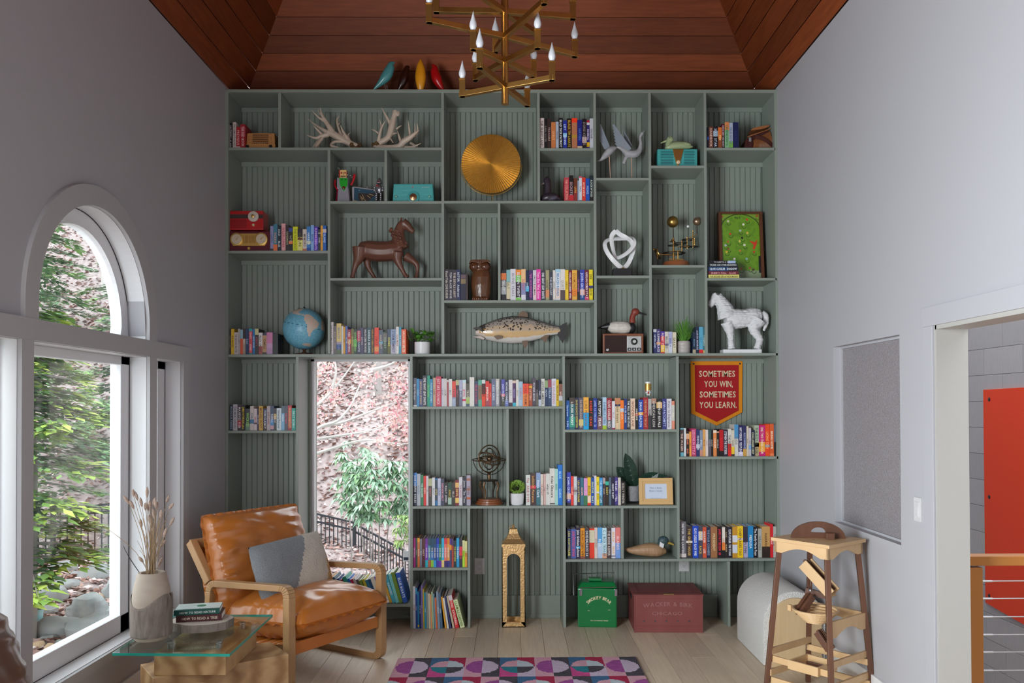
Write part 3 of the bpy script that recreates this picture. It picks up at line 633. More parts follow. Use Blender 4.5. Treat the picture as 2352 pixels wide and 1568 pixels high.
row('right of the stacked red radios', G, 621, 750, 575.5, '''
7 58 8e8cb8 4a4a70 EARTH|0-.1:303040
9 62 3f7a92 e0a090 OCEAN|0-.25:e07040
8 59 14202e d0dce0 SOLD/BLUE
9 64 e2a3a8 b03848 WILDFLOWER
8 61 33282c c0b890 SANDMAN
8 56 241e24 c0b8b0 VOTE|.3-.42:e87838|.8-.95:3848a0
11 57 d8dc1c 909018 THE INNOCENT
11 52 e8e284 5a5830 NATURE|.62-1:2c2430|.5-.6:6a3024
9 51 d8ccc4 6a5a58 MEMOIRS|0-.12:c87858
9 57 3a80c4 e8f4ff HARBOR|.3-.42:c8d0b0|0-.14:1c50a8
7 61 86aee0 2a5088 HOTEL
9 57 5030b0 e8c0ff SUMMER/NIGHTS|.3-.55:7048d0
6 51 2c3c3c d0d8d8 DUNE|.8-.84:e0d8c8
5 59 e8a830 8a5810 GOLD
8 59 2460b4 d0e4ff ISLAND|.72-.86:d8c8c8''')
row('left of the carved owl', G, 1021, 1075, 688, '''
10 72 3a3040 d8d0c0 Flood Tide/CLIVE CUSSLER
8.5 71 352c3e d8d4d8 TOM/BLACK WAVE
9 71 3a3240 d8c8b8 THE DEVILS LIGHT
9 71 202a58 e0e4e8 ASTOR/Anderson
12 63 22203c 807890 |.62-.8:8a7454|.82-.95:6a5458
5 63 3a2624 80605a''')
row('right of the carved owl', G, 1150, 1362, 688, '''
12.5 70 1c1c24 e8e4e0 TRUST|.68-.9:e0783e|.2-.44:a8acb0|.46-.66:8a8c90
9 71 8ab8bc 5a6a5a SALT|.05-.6:d4c8a8|0-.05:4a342c
12 73 dcd9e2 8a8090 IN FIVE YEARS
12 71 3a2a38 e8e8f0 ELEVEN/TWENTY|.82-1:f08a30|.6-.82:80c860|.0-.1:84cc58
10 72 eec08a c06a70 SUNNY|0-.18:dcd8e4|.18-.56:8a8cb8
7 69 142448 c8dcf0 SWIM|.3-.48:58b8e0
9 70 46306a d060b0 THE HOUSEHOLD
7.5 70 d8d4dc 3a3848 SALLY RODMAN|0-.5:e8d0d4
10 72 e838a8 ffd0f0 Then She Was/Gone
10 69 3a3a48 f0f0f4 ONE GIANT LEAP/DANTE
8.5 70 a8a078 5a5838 HONEY|.1-.35:d89060
8 66 3c3e4c c8ccd8 THE FIFTH LIST
5.5 70 dcd8d4 6a7060 GARDEN
11 72 dce0e8 2a80b8 BEACH ROAD|.9-1:a8d0e4|.05-.4:e4cfc4
10.5 72 e0dcd8 a89890 QUIET|0-.33:5a4c4c
7.5 70 ecc830 a88010 LEMON
8 69 7a1c30 f0e8ec HARLAN COBEN/WIN
11 70 e8b048 b06a18 DIAMOND EYE|.15-.36:f08830
6 69 3a2438 c070b0 THE WITNESS|0-.5:2a2428
11 71 3440a8 d0d8ff JOHN GRISHAM|.18-.36:e8b8a8|0-.18:2a5898
9 70 6a1830 f0e8ec HARLAN COBEN/STAY|0-.12:d04070
9 71 ecd824 4a4410 DEE/CROSS|.4-.48:2c3890''')
row('left of the globe', G, 525, 638, 811.5, '''
5.5 58 2a1c30 8a8070 FORTY ACRES
7 59 d8b020 7a5808 BIG MAGIC
8.5 51 c8bcb8 5a5450 THE ORPHAN MASTER
5 59 a8a0a0 605858 LEFT
5.5 57 d8542c f8c8a8 |.64-1:8ab4c8
6 59 3a2a30 e0d8cc FERRY|0-.6:a89080
8 59 1c3460 b8cce0 Lost
7 59 d04858 f0d8d4 DAISY/JONES|.9-1:28a8a8|0-.06:208878
6 58 1c78b8 c8e4f8 LAKE HOUSE
8 59 3a3438 b05060 VERITY|.76-1:c8c490
8 50 dcd4d4 2a2830 ALEX CROSS|0-.38:a85858
9 50 b89068 5a4020 TEMPLE|.88-1:34304c|0-.1:484440
13 51 c094bc e8d8f0 |.5-1:c878a4|0-.3:b088b0
12 48 121016 706878''')
row('left of the trailing pothos', G, 757, 933, 811.5, '''
8 74 d8d0d4 8a7880 THE LAST MAGNOLIA
7 65 6c6264 b8a8a0 IRON WOMAN
10 71 dcc074 8a90a8 BEACH/SUN|.0-.16:5a6a48|.16-.32:1c5098|.32-.4:a89cb8
4 65 dcdcd8 808880
4.5 63 dca034 6a4808 OVE
5 65 5a6cb0 c8d4f0 TELL ME
7.5 57 9a2838 e8e0e8 RED/MORNING|.42-.6:e89840|.62-.85:c84838
5.5 59 7a7840 e0dc88 SPARKLING
7 57 2c4a3c a8e080 GHOST/GREEN|.3-.6:68b860
8 59 2c2c48 d0d8e8 DEAN KOONTZ|.5-.92:c82c40
6.5 61 4a4668 c8b8c0 JUSTICE
7.5 61 2a2834 e8e8ec HARLAN COBEN/THE WOODS
8 60 2c5868 e4f0f0 SANDRA/BROWN
7 61 241c1c d8a048 HARLAN COBEN/LONG
9.5 61 ee4a34 c02818 CIRCE|.1-.28:f89858
9 56 5a6474 d8c0b8 HARVEST|.42-.52:58a8c8
9 52 3c4a40 a0b8a0 FOREST|.55-.92:77726e
8 57 4c5a74 e8dc40 DUNES|.02-.36:6a6838
11 57 92a4c4 4a5070 STORM/TEMPEST|0-.4:b8b4c8
6 63 e4e0dc a83848 Katie Moore
5.5 62 3898b4 d8f4ff JANE CAREY
10 57 ee5a24 fff0d8 HARLAN COBEN/SHELTER''')
row('left of the potted grass', G, 1501, 1554, 810, '''
7 56 2c3468 c8d0e0 NEVERLAND|.88-1:c8ccd4
9 56 403a74 d8d4dc A SUMMER/PLACE|.36-.48:d89868
9 51 c83048 f8e0d8 FUNNY STORY|.78-1:50309a|.06-.38:e8b828
8.5 50 cfc8c0 5a5450 BELOVED|.36-.46:706890
8 50 a8acd0 606898 BEACH|0-.45:ccd0e0
9.5 49 d8d0b8 6a6040 GREAT''')
row('right of the potted grass', G, 1591, 1622, 810, '''
8 49 0e2440 7090b0 MOON|0-.18:b0a088
8 61 182040 c8c8dc AARON MONROE
10 61 58a4c4 3a8aac SKY|0-.14:d82028
8 60 387a88 d8f0ec Tranquility|0-.12:e8cc80''')
row('on the far left, under the globe shelf', G, 527, 679, 988, '''
8.5 59 1c2438 8a9aa8 MAGNOLIA/PARKS|0-.4:2a3c50
10 60 b4b0b8 6a6268 THE MAID DIARIES
9 58 3a2030 e0dcdc MAXEVES/KGB|.15-.4:a02030
9 58 1c1a20 e8cc30 JAMES PATTERSON/Lake
11 50 3c4048 a0e060 WICKED|0-.3:708c78
8.5 56 d0c4c0 6a8098 REMAIN|.28-.45:2a78a8
7 50 d8ccd0 b04858 GIRLS|.28-.36:6a5060
5 50 504258 d8d0e0 NEW MOON
9 56 d8b054 7a4a18 MICHAEL FROST
9 50 404668 e8ecf4 TOM CLANCY|0-.3:4a3c3c
8 56 b8acb0 8a4a4a SUE LANG
8 56 3c4a68 d8e0f0 REBELS|.2-.45:4a88c0|.05-.2:c898a0
6 51 3a3638 e0d8d0 DREAM|.5-.75:c8a870
11 51 ccd8e0 2a3038 Universal Forever
7 56 7ab0d4 e8f4fc RISING|.7-1:506878
8 56 505060 d85870 TIN MAN
9 57 b8503c f0c890 THE ENVIRONMENTALISTS|.82-1:c83848|0-.12:a01c34
9 51 18a494 d0fff4 FIRST BORN''')
row('across the wide shelf right of the window', G, 948, 1292, 932.5, '''
9 66 54566a d0ccd4 Bird Mother|0-.05:dce0dc
5 64 2a90c8 b8e0f8 OCEAN
8 63 38447c d8b878 NICHOLAS SPARKS
9.5 71 34343e f0f0f0 ONE GIANT LEAP/DANTE
6.5 71 0c9c7c 9ce070 Clive Cussler
6.5 63 2084b0 c8ecf8 POWER OF MONEY
6.5 66 c8a488 8a5a40 SAND
12 69 c83050 f8d8d8 JUST LIKE YOU/NICK
6 64 d4d0da 8a8a90 DUSK
6.5 64 d0cac8 88807c CALM
4 61 a84850 e0c0c0 |.92-1:dccccc
7.5 63 dcdad8 90a0a0 MIST
8 58 a8b4cc 3a4870 PACIFIC|.36-1:e84c3c
7.5 61 3c2c2c c0707c VERITY|.8-1:b8b488
7 61 6a7088 d8dcec WAVES|.6-1:b0b0cc
8 61 dcdadc d04878 JEWEL|.2-.28:d02c58|.9-1:c8e4ea
8 53 5a5448 d8d4c0 TROPIC|.12-.4:a8c060|.0-.1:486070
10.5 67 e0dcd6 a0a09a
8.5 58 3a4a68 d04860 TRUE COLORS
8 61 5aa890 8a6a50 AMAZON|.25-.8:8a7058
8 61 e84420 801c0c FEVER|.46-.86:4a1c18|.86-1:d0dcd8
8.5 58 e03c34 ffe8e0 JEFFERSON|0-.26:a84858
5 53 d83c34 f8b088 LAVA
9 63 6c7490 d0d8e4 REED KING
8.5 63 a8a8ac f4f4f4 JONATHAN FRANZEN|.6-1:c4c0bc
4 60 32323c a098a8 NIGHT
8 62 5a58b0 d8d8f8 JODI PICOULT|0-.36:4c4c38|.36-.46:e88884
8 60 2c3050 e4e8f0 MICHAEL CONNELLY|0-.22:6878b8
9 61 dcd6d8 90a098 LILY|0-.14:4a3848
7.5 59 52305c a098d0 HIDDEN|0-.14:38b4c8|.9-1:dcc0b0
6 61 dcd8d0 9a9488 BIRCH
9 57 a4c0d8 b87888 AGENCY
13 52 e88040 7a3018 A CALL TO/ARMS|.55-1:f04c34
8 52 b0543c f0c0a0 LETTERS|.8-.9:e8b040
8 65 524a58 d8d4dc POWER BOOK
5.5 60 1c1620 988c98 HUNTER|0-.5:6a6458
6 60 343850 d0d4e0 OHIO|0-.25:c0c8d8
8 63 d8d6d0 3a3836 JUSTICE/AMERICA
7 59 22385c c8d4e0 NOVA|.72-1:92a878
8 61 34486c c8d8ec STELLAR|.7-1:a0485c
10 63 d4d4e0 c08898 THE AWAKENING
6 61 e0bc1c 5a4404 YELLOW CRANE
8 51 8a5848 e8d0c8 WELL|.25-.45:c0c4d0|0-.25:8a8448''')
row('below the pill bottle', G, 1300, 1550, 986.5, '''
8 67 1858a8 c0dcff Upstream/RON
12 73 2a6a70 f0f4f0 LOUISE PENNY|.8-1:4a3c34|.08-.4:38a088
9 73 2a2c50 d8c850 DAVID BALDACCI/REDEMPTION
10 73 5a5668 d0b8a0 DAVID BALDACCI/ONE|.12-.32:dcc870
12 74 f0b040 8a5a10 LUKE PEARSON|0-.52:10a4e0
10 72 1c1616 f04830 ROBERT/CRAIS
9 72 1c3490 a8c4ff JAMES PATTERSON/21
12 71 1e1c20 f0ece8 AUTOPSY/FEAR|0-.42:7a545c
9 74 b0cce0 486c98 DANIELLE STEEL|0-.12:a8c838
12 72 982434 f8e8e8 CLIVE CUSSLER/RED|0-.3:606068
7 65 dcdce0 a08890 ELLA|0-.05:a02c50
12 72 dcc49c 6a5838 Noor Inayat|.78-1:c88860|.74-.8:2c3874
8 67 f87c28 fcd8b0 ALOHA|.6-.72:c0ccdc
6.5 70 243c80 d0e0f8 WATER DANCER
8 70 3a3a3c f0f0ec THE PULL/OF THE STARS
10.5 71 e4c8b0 905038 WONDER LANE
7 69 1c1818 e8dcc8 ANNE RICE|.44-.54:b04838
11 68 1848a8 d8e8ff DIANA GABALDON|.48-.58:f0a828
11 73 a02430 d8a070 THE REMAINS/OF THE DAY
7.5 70 b8b4b0 3a3432 WOMEN|0-.45:3a3638
11 71 26242a d0c8c0 AMERICAN LION|.84-1:b88c78
13 69 201c1c e8e4e0 TEAM/OF RIVALS|.7-.9:e0b878
10 70 34387c c8d4f4 ANN PATCHETT
11 70 dcd8e0 707080 Water for/Elephants
7 65 e8957c f8e8d8 FUR|.3-.85:cfd0c4''')
row('below the red pennant', G, 1562, 1786, 1047, '''
9 65 6ab0c0 e8c8b8 THE WAGER|.14-.95:4a3a38
5 65 dcdce0 a0a0a8
7 58 2c1a18 f08068 FORSHEE/BAD|.68-.9:d8b898
4.5 57 f0a040 a06010 WIN
11 64 b83c68 f8a8c4 LESSONS/IN STYLE
8 62 2c3468 d8d4e0 FINDING ME|.3-.45:c8ccdc
7 60 8490a4 dce4f0 SMALL|0-.25:c89080
6 62 e0a458 a05c28 BRAVE
6 61 dccfcc a09498 LIGHT
6 61 5a5460 a8a0a8 NORTH|.62-1:3c5a58
5 61 1c1818 d8d4cc Jacqueline
7.5 60 e0884c f8e0c8 CORNER|.9-1:f0dcc8
6 57 241e1e c8c4c4 MICHELLE|.95-1:f0b898
9 62 1c0c14 e01c28 BLOOD|.2-.98:b80c18
10 61 241a30 e8e4ec STEPHEN/THE OUTSIDER
8 63 d4d0c8 4a4440 THE FERRIES|0-.46:d8201c
7 60 d0c8b8 6a6040 RAIN|.08-.36:e8c030|0-.08:3c3c34
9 73 d0ccc8 888480 GUIDE|.55-1:4890c0
10 71 1e1c54 f0ecf8 AMY POEHLER/YES PLEASE|0-.14:d0c8e0
8 70 2a2a58 a8b4e0 RECOMMEND|0-.24:c89848
4.5 69 d4c8b4 786858 PLACE
5.5 65 c0b8c0 787080 TIDE|.24-.4:78a4d0
8 60 14223c d8d8b0 CHALLENGER DEEP
10 71 a8b49c 4a5844 THE ROYAL/AGE|0-.45:b49c78|.3-.42:3a2c28
14 71 c81870 f8e8d0 ONE TWO/THREE FOUR|.14-.46:e8a030
10 73 e84818 ffb870 LIONS DEN|.28-.36:6898b8
9 74 d85c24 fce4c8 BRING HOME|0-.08:e88050
8 72 5a6878 c8d0d8 |0-.45:1a181c''')
row('left of the armillary sphere', G, 949, 1081, 1162, '''
8.5 75 1c2c48 f0f0f0 JANE HARPER/EXILES|.6-1:3a88d8
8 73 b4b8c0 7898a8 HOURS
6.5 70 2c8058 e8f4ec THE DREAMER
6 68 e03430 ffd0c8 QUEEN
5 68 d8d0d4 8a88a0 AIR
8 62 403c38 c87070 VERITY|.72-1:b8b88c
6.5 64 dcdce0 6a707a FROST
6 62 2c70a8 f0dc78 LITTLE|.18-.95:3a4858
7 62 c0c4dc 585c80 LOREN
8 61 44445c e8a0b0 REMARKABLY
8 52 1c1c1e d8d4dc KELLY JONES
8 52 1c4c3c d8a838 AFRICA|.05-.35:a8c8b4
8 52 3a322e c8c0b8 HILLS
8.5 58 802030 f0cc70 DEVIL|.1-.3:f0c868|.7-.9:e8b870
8 65 d4d0d8 b06878 THE BOOK
9 64 26283e c8c4c8 Jones/The Time
9 69 a8a0b4 8a5850 THREE|.82-.9:a87060|.5-.58:a87868|.2-.28:b86040''', inset=.03)
row('right of the little succulent', G, 1208, 1292, 1161, '''
10 69 d8dcd8 b86058 The/JULIE DYER
13 72 4a3230 e0a860 SASSOON/Florence|.52-.62:d8304c
10 74 8aa4cc e8f0fc Emma Clark|0-.55:3c707c
6 71 dcd0c4 c84838 THE WORLD|0-.6:d4ccc4
6 71 dcb8b0 a87878 PINK
9 72 dcdcd6 4a3c3c what if?
11 84 e0dcd4 2c2828 Atlas Obscura|.02-.05:4a4844
7 83 a8d8cc 488878 BIRDS
10 92 1878d8 a8d8ff BLUE/GUIDE''', inset=.03)
row('left of the dark leafed plant', G, 1301, 1437, 1162, '''
10.5 76 3a48b8 d8e0ff JOHN GRISHAM|.18-.36:f0c0a8|.0-.08:3a3040
6.5 67 e83c34 ffc8b8 CALLING
8 66 d4dade 788088 GLASS|.46-.54:98787c
8 64 24306c f0dc48 LISA SCOTTOLINE|0-.38:2c2c4c
8 63 3a7488 f0b0a0 RECIPE
8.5 62 e09cd0 f8e8f8 |0-.36:3c7c50
8 64 f0c414 704c00 BIG DEAL|0-.08:e83030|.1-.35:f4d8c0
8 63 1c50a8 e0f0a8 SENSITIVE/MARY
5 68 dcd8e4 9890a0
6.5 65 f4d81c 5a4c00 DEE/CROSS|.42-.48:e8e0d0
8 63 2c94d4 d8f0ff THE MIDNIGHT LIFE|0-.36:2a7898
6.5 63 483438 d0c0b8 ECHO|.78-1:c0a8a8
8 64 2a221c f0d860 ROXY|.72-.85:38b8a0
5.5 64 54687c d0dce4 COLD
8 64 1c1c3c e8e8f4 NIGHT SHIFT
8 64 443488 f0ecfc THE LIES/I TELL
6.5 63 d8d0c4 8a8070 IVORY
11 53 28201e c8c0b4 KELLY/WINTER''', inset=.03)
row('left of the mallard decoy', G, 1303, 1425, 1283, '''
9 67 24386c f0e060 LISA SCOTTOLINE|0-.28:344050
11 67 5060a8 e84c60 JODI PICOULT/SPARK
10 70 2c2440 f0f0f4 John Grisham/Jackson|.32-.4:28a0c8
10 69 f0981c 4a2400 HARLAN COBEN/WIN|0-.06:9a5848
10 68 443c40 e4e4e8 DAVID BALDACCI/24
12 68 e83c28 f8e0c8 |.52-.94:d8d0b4
7 70 dcc8c0 8a7870 STORIES
11 70 58a4dc e0ecf8 BLUE|0-.5:b8cce8
10 69 c8e8f0 3a5878 C. J. BOX/TREASURE|0-.16:e0a888
11 68 483a3c dcd0cc THE BONE KEEPER
9 69 e4e0ec e0a820 BEACH/READ|.05-.08:203848
11 70 e8807c f8d8e0 ISLANDS|0-.5:78a0e0''', inset=.035)
row('on the far right, above the crate', G, 1562, 1786, 1283, '''
14 83 6c6870 e4e0e0 NEVER/THE LANTERN|.02-.12:dcd0cc
14 72 3a3034 dcb460 THE/GREAT HOUSE|.47-.54:d8d0c8
13 73 1848c0 f0f8ff CLIVE CUSSLER/BLACK WIND
9 72 4a4858 e8c050 BEARS/RACE|.56-.84:d0d0dc
9 70 d85838 f8e4d8 HARPER/LEE
9 70 242c48 98a8c0 THE FOUR CORNERS
15 71 a06c44 e8d0a0 PRESIDENT
10 72 1c1018 e83048 JAMES PATTERSON/10
7 70 e8dcd0 c87048 LIGHTS|.25-.5:f08838|0-.25:1c1c20
6 69 2c2420 d8b890 RACE/MURDER
10 70 1e1c2c f0f0f8 CLIVE CUSSLER/THE TITANS
11 71 c89030 6a4410 |.5-.72:dcdce4|.15-.42:d4d8e4
13 72 f4c81c 5a3c10 CHEF/PLACES TOO|.56-.62:dcccbc
11 71 b0a8c8 2c2440 VINCE FLYNN|.5-1:3c3440
12 72 1c84c0 e8f4ff MEDUSA
10 71 16141c f0f0f4 The Family/Mario Puzo
9 66 b0b0a8 6a6a60 WILLOWS
18 71 c89858 4a2c14 HARRISON|0-.35:2c1c14
7 76 d81c28 f8f0f0 AC DC
9 71 b8b4b0 2a2a2e CHIP WAR|.38-.44:a07878''', inset=.03)
GK = "children's books on the low shelves"
row('on the low shelf of comics', GK, 949, 1073, 1304, '''
6 67 b01c80 f8c8e8 THE FRIENDS
5 67 3c5048 a8b8a8 JUNGLE
6 67 d8783c fce8d8 SEASONS|.86-1:f0a828
5.5 65 7c8090 d8d8e4 FROG
8 66 5a2c30 e0c8c0 DAISY
7 66 8040b8 f8f0ff DOG MAN|0-.24:20b8cc|.8-1:702c98
7 66 4890a8 f8f8ff DOG MAN|0-.24:b86040|.75-1:2c5060
7 66 2c78c8 f8f8ff DOG MAN|0-.24:98cc30|.55-1:20506c
7 66 284c88 f8f8ff DOG MAN|0-.24:2c98d8|.8-1:244864
6.5 66 3468c8 f8f8ff DOG MAN|0-.22:4830a8|.8-1:2038c0
6.5 66 208858 f8f8ff DOG MAN|0-.22:6828b0|.8-1:184838
7 66 38b8e0 f8f8ff DOG MAN|0-.24:f0d888
7 66 f07868 fff8f8 DOG MAN|0-.22:3c2870|.8-1:e03848
7 66 f0a850 fff8f0 DOG MAN|0-.22:34348c|.8-1:f08820
5 65 4a4870 e8a020 |.6-.78:f09820|.8-1:503090
5 65 b84838 f8c0a0 |.75-1:4c3868
7 60 28383c e0dc60 THE LIGHTNING
7 66 28a4dc e8f8ff THE FRIENDS
8 65 383440 f04858 RED PENCIL|.4-.72:e03848
6 61 b8e838 587810 SPRING|.62-1:e0dca8
6 59 f0a840 805010 SUNNY|.55-1:e8e49c''', depth=.17, inset=.02)
row('of picture books on the floor', GK, 949, 1068, 1443, '''
6 96 d0d4e0 b84858 LITTLE|0-.03:c8ccd4
4.5 92 1c48a8 c8e0ff COOK|.85-1:3898c8
4 84 2890c8 f0e8a0 |.04-.1:f0d020
5 87 14387c e0ecff THE MITTEN
4 98 9884cc e8e0ff LILAC
3 90 d8c83c 4a4408
4.5 82 38a8c8 d8f4f8 POND
5 83 9aa8a4 506058
4.5 80 d8d0b8 706048
3.5 78 e8a868 a06020
4 84 a8c4a0 507048
3.5 79 7aa0b8 305068
4 70 d86834 fce0c8
5.5 84 8898ac e0e8f0 WHALE
5.5 80 486888 c8d8e8 RIVER
4 72 f0a828 804c08
4.5 70 e4e0d8 a04838
4.5 75 34386c c8ccf0
5 74 c8b8a0 604830
9 76 e02c30 ffe8e0 YOUNG/EXPLORERS|.85-1:d8ccd4
11 66 d8e4b0 608020 LLAMAS/GARDEN''', depth=.21, inset=.0, tilts=[-t for t in (.01, .01, .012, .012, .012, .015, .02, .025, .03, .035, .04, .05, .05, .055, .06, .13, .15, .17, .20, .22, .26)], hard=False)
row('leaning on the window shelf', GK, 752, 937, 1389, '''
6 62 2c9468 d8f0e4
6 66 58b0d8 d8f0ff
4 60 e8e4dc 708090
6 58 d8442c f8d0b8
7 63 f0a868 a05820
6 64 3c6074 c8dce4
7 60 2c4890 d8e0ff
5 58 b83858 f8d8e0
8 64 38a898 e8e860
5 60 2870c8 e0f0a0
6 58 c82858 fce8f0
5 60 d8d4dc 808898
5 58 5a5c58 b8b8b0
5 56 88a848 3a5010
5 58 d0c83c 5a5408
6 56 307898 d0e8f0
5 58 1c4c78 c0d8f0
8 62 dcd8c8 a89858
5 64 7858b0 e8e0ff
6 66 e4e4e4 6870a0
5 62 d8a838 704c08
7 66 40b0c8 e0f8ff SURPRISED
6 68 78c8c8 d8f8f0
7 72 688828 d8e890
9 70 1c58b8 e8f4ff BLUE BOATS''', depth=.19, inset=.03, tilts=[-.42]*8+[-.40]*6+[-.36]*5+[-.32, -.32, -.30, -.28, -.28, -.26], hard=False)
# books lying flat in front of the framed pinball board
def flat_stack(items, x0, zb, Y, group, where):
    z = zb
    for i, (w, h, c, t, ti, bands) in enumerate(items):
        S = Y/F; X = PY(x0, 620, Y).x; W_ = w*S; H_ = h*S; o = thing('book', '%s book lying flat, %s' % (cname(c), where[i]), 'book', (X, Y, z), random.uniform(-.02, .02), group)
        cv = cm(c, .45, var=.1, scale=60); e = .002
        MB().box((0, 0, 0), (W_, .003, H_)).box((0, .003, 0), (W_, .15, e)).box((0, .003, H_-e), (W_, .15, H_)).build('cover', cv, o); MB().box((.003, .003, e), (W_-.003, .147, H_-e)).build('page_block', pagem, o)
        for a, b, cc in bands: MB().box((W_*a, -.0006, .0002), (W_*b, .001, H_-.0002)).build('spine_band', cm(cc, .45), o)
        textmesh('spine_lettering', ti, (lambda u, v: (W_/2+u, -.001, H_/2+v)), W_*.9, H_*.5, cm(t, .5), o); z += H_+.0003
flat_stack([(71, 8.5, 'e0d878', '4a4420', 'THE SECOND LIFE OF NICK MASON', []), (70, 8, '6a2430', 'e8b0b0', 'ENEMYS FALL   ALAN', []), (69, 10.5, '143868', 'e8f4ff', 'CLIVE CUSSLER  SHADOW', [(.68, 1, '1a1624')]),
            (68, 7.5, '101c20', 'e0e0e0', 'THE END AND OTHER BEGINNINGS', []), (63, 6, '181420', 'd0d0d4', 'TO SLEEP IN A SEA', [(.72, 1, 'a8bce0')])], 1627, ZB(1660, 638), YF+.02, G,
           ['bottom of the stack by the pinball board', 'second up in the stack by the pinball board', 'middle of the stack by the pinball board', 'second from top by the pinball board', 'top of the stack by the pinball board'])
# ================================================================ things on the shelves
def place(name, label, cate, xc, base, inset=.05, z=None, group=None):
    Y = YF+inset; zb = ZB(xc, base) if z is None else z; X = PY(xc, base, Y).x; k = Y/F
    r = thing(name, label, cate, (X, Y, zb), 0, group)
    def L(px, py, y=0.): return Vector(((px-xc)*k, y, (base-py)*k))
    L.k = k; L.top = lambda py: zb+(base-py)*k
    return r, L
def organic(name, mb, mat, parent, vox=.004, it=6, rough=0):
    o = mb.build(name, mat, parent, fix=True); md = o.modifiers.new('remesh', 'REMESH'); md.mode = 'VOXEL'; md.voxel_size = vox; md.use_smooth_shade = True
    if it: s_ = o.modifiers.new('smooth', 'SMOOTH'); s_.factor = .5; s_.iterations = it
    return o
def ring(m, c, r, rad, R=None, n=32, k=6, a0=0, a1=2*PI):
    R = R or Matrix.Identity(3); pts = [Vector(c)+R@Vector((r*math.cos(a0+(a1-a0)*i/n), r*math.sin(a0+(a1-a0)*i/n), 0)) for i in range(n+1)]; return m.tube(pts, rad, k, False)
def text_on(name, s, c, w, h, mat, parent, R=None, bold=True):
    c = Vector(c); R = R or Matrix.Identity(3); return textmesh(name, s, lambda u, v: c+R@Vector((u, 0, v)), w, h, mat, parent, bold)
chrome = pm('polished_metal', (.62, .62, .64), .18, 1.); goldp = pm('gold_paint', (.62, .38, .10), .35, .8, var=.15); teal = pm('turquoise_plastic', (.055, .36, .36), .35, coat=.2); teald = pm('dark_turquoise_plastic', (.015, .12, .13), .4)
walnut = pm('walnut_wood', (.06, .024, .012), .38, scale=9, stretch=(1, 1, .2), col2=(.15, .06, .03)); bone = pm('antler_bone', (.42, .31, .23), .55, scale=14, col2=(.68, .58, .48), bump=.3)
whitep = pm('white_ceramic', (.78, .78, .80), .35); blackp = pm('black_paint', (.014, .013, .015), .4); tanwood = pm('tan_wood', (.42, .18, .05), .4, scale=10, stretch=(.3, 1, 1), col2=(.55, .27, .09))
# --- tan wooden radio
r, L = place('table_radio', 'tan wooden radio with horizontal louvres and two black knobs', 'radio', 598, 339, .05)
m = MB(); m.prism([tuple(L(p, q).xz) for p, q in ((566, 325), (567, 301), (571, 300), (626, 300), (630, 301), (631, 325))], .006, .11); m.build('case', tanwood, r, bev=.003)
MB().prism([tuple(L(p, q).xz) for p, q in ((564, 339), (563.5, 328), (566, 325), (631, 325), (633, 328), (632, 339))], -.004, .112).build('base', tanwood, r, bev=.003)
for i in range(5): z = 302+i*4.7; MB().box(L(571, z-.1, -.002), L(623, z+1.7, .012)).build('louvre', tanwood, r, bev=.001); MB().box(L(580, z+2, .003), L(616, z+4, .007)).build('slot', walnut, r)
for x in (569, 622): MB().lathe([(.011, 0), (.0115, .006), (.008, .012), (0, .012)], L(x, 332, -.004), 16, RX(PI/2)).build('knob', blackp, r, smooth=True)
MB().box(L(579, 323, .0), L(614, 329.5, .006)).build('dial', walnut, r)
for i in range(6): MB().bar(L(583+i*5.2, 329, -.0015), L(581.6+i*5.2, 324, -.0015), .003, .002, (0, 1, 0)).build('dial_mark', cm('d8c8a8', .5), r)
# --- antlers
def antler(label, xc, pts, beams, burr):
    r, L = place('antler', label, 'antler', xc, 338, .09, group='shed antlers'); m = MB(); random.seed(int(xc))
    for b in beams:
        n = len(b[0]); P = [L(700+x/4.8, 230+y/4.8, (b[2] if len(b) > 2 else 0)*(i/(n-1))) for i, (x, y) in enumerate(b[0])]; rr = [v/4.8*L.k for v in b[1]]
        m.tube(cat(P, 4), [max(.0012, v) for v in catr(rr, 4)], 8)
    organic('beam_and_tines', m, bone, r, .0028, 2); mb = MB()
    for i in range(26): mb.ball(L(700+burr[0]/4.8+rnd(-9, 9), 230+burr[1]/4.8+rnd(-7, 8), rnd(-.025, .025)), rnd(.007, .016), 7, 5)
    mb.build('burr', pm('dark_antler_burr', (.06, .03, .012), .8, scale=60, col2=(.22, .12, .04), bump=.6), r, smooth=True)
antler('left antler with the tall fan of pale tines', 765, 0, [([(580, 465), (450, 405), (330, 335), (250, 300)], [34, 36, 40, 30]), ([(330, 335), (240, 200), (190, 110), (170, 25)], [34, 26, 14, 3]), ([(240, 200), (150, 140), (80, 65)], [16, 11, 3], -.02),
    ([(190, 130), (150, 70), (140, 15)], [10, 8, 3], .03), ([(260, 310), (120, 220), (15, 130)], [26, 13, 3], .04), ([(190, 330), (140, 280), (105, 245)], [16, 11, 3], -.03), ([(260, 330), (180, 350), (120, 370), (20, 335)], [28, 24, 16, 4]), ([(190, 370), (100, 430), (35, 515)], [18, 13, 8], .06),
    ([(190, 370), (155, 450), (135, 520)], [22, 20, 10], -.06), ([(420, 360), (370, 260), (345, 150), (370, 92)], [22, 14, 12, 3], .05), ([(375, 215), (380, 180), (402, 165)], [9, 7, 2], .05), ([(500, 410), (430, 310), (405, 240)], [22, 14, 3], -.04), ([(490, 380), (480, 330), (512, 306)], [9, 8, 2]), ([(460, 410), (340, 425), (310, 480), (400, 512)], [22, 16, 15, 6], -.08)], (560, 470))
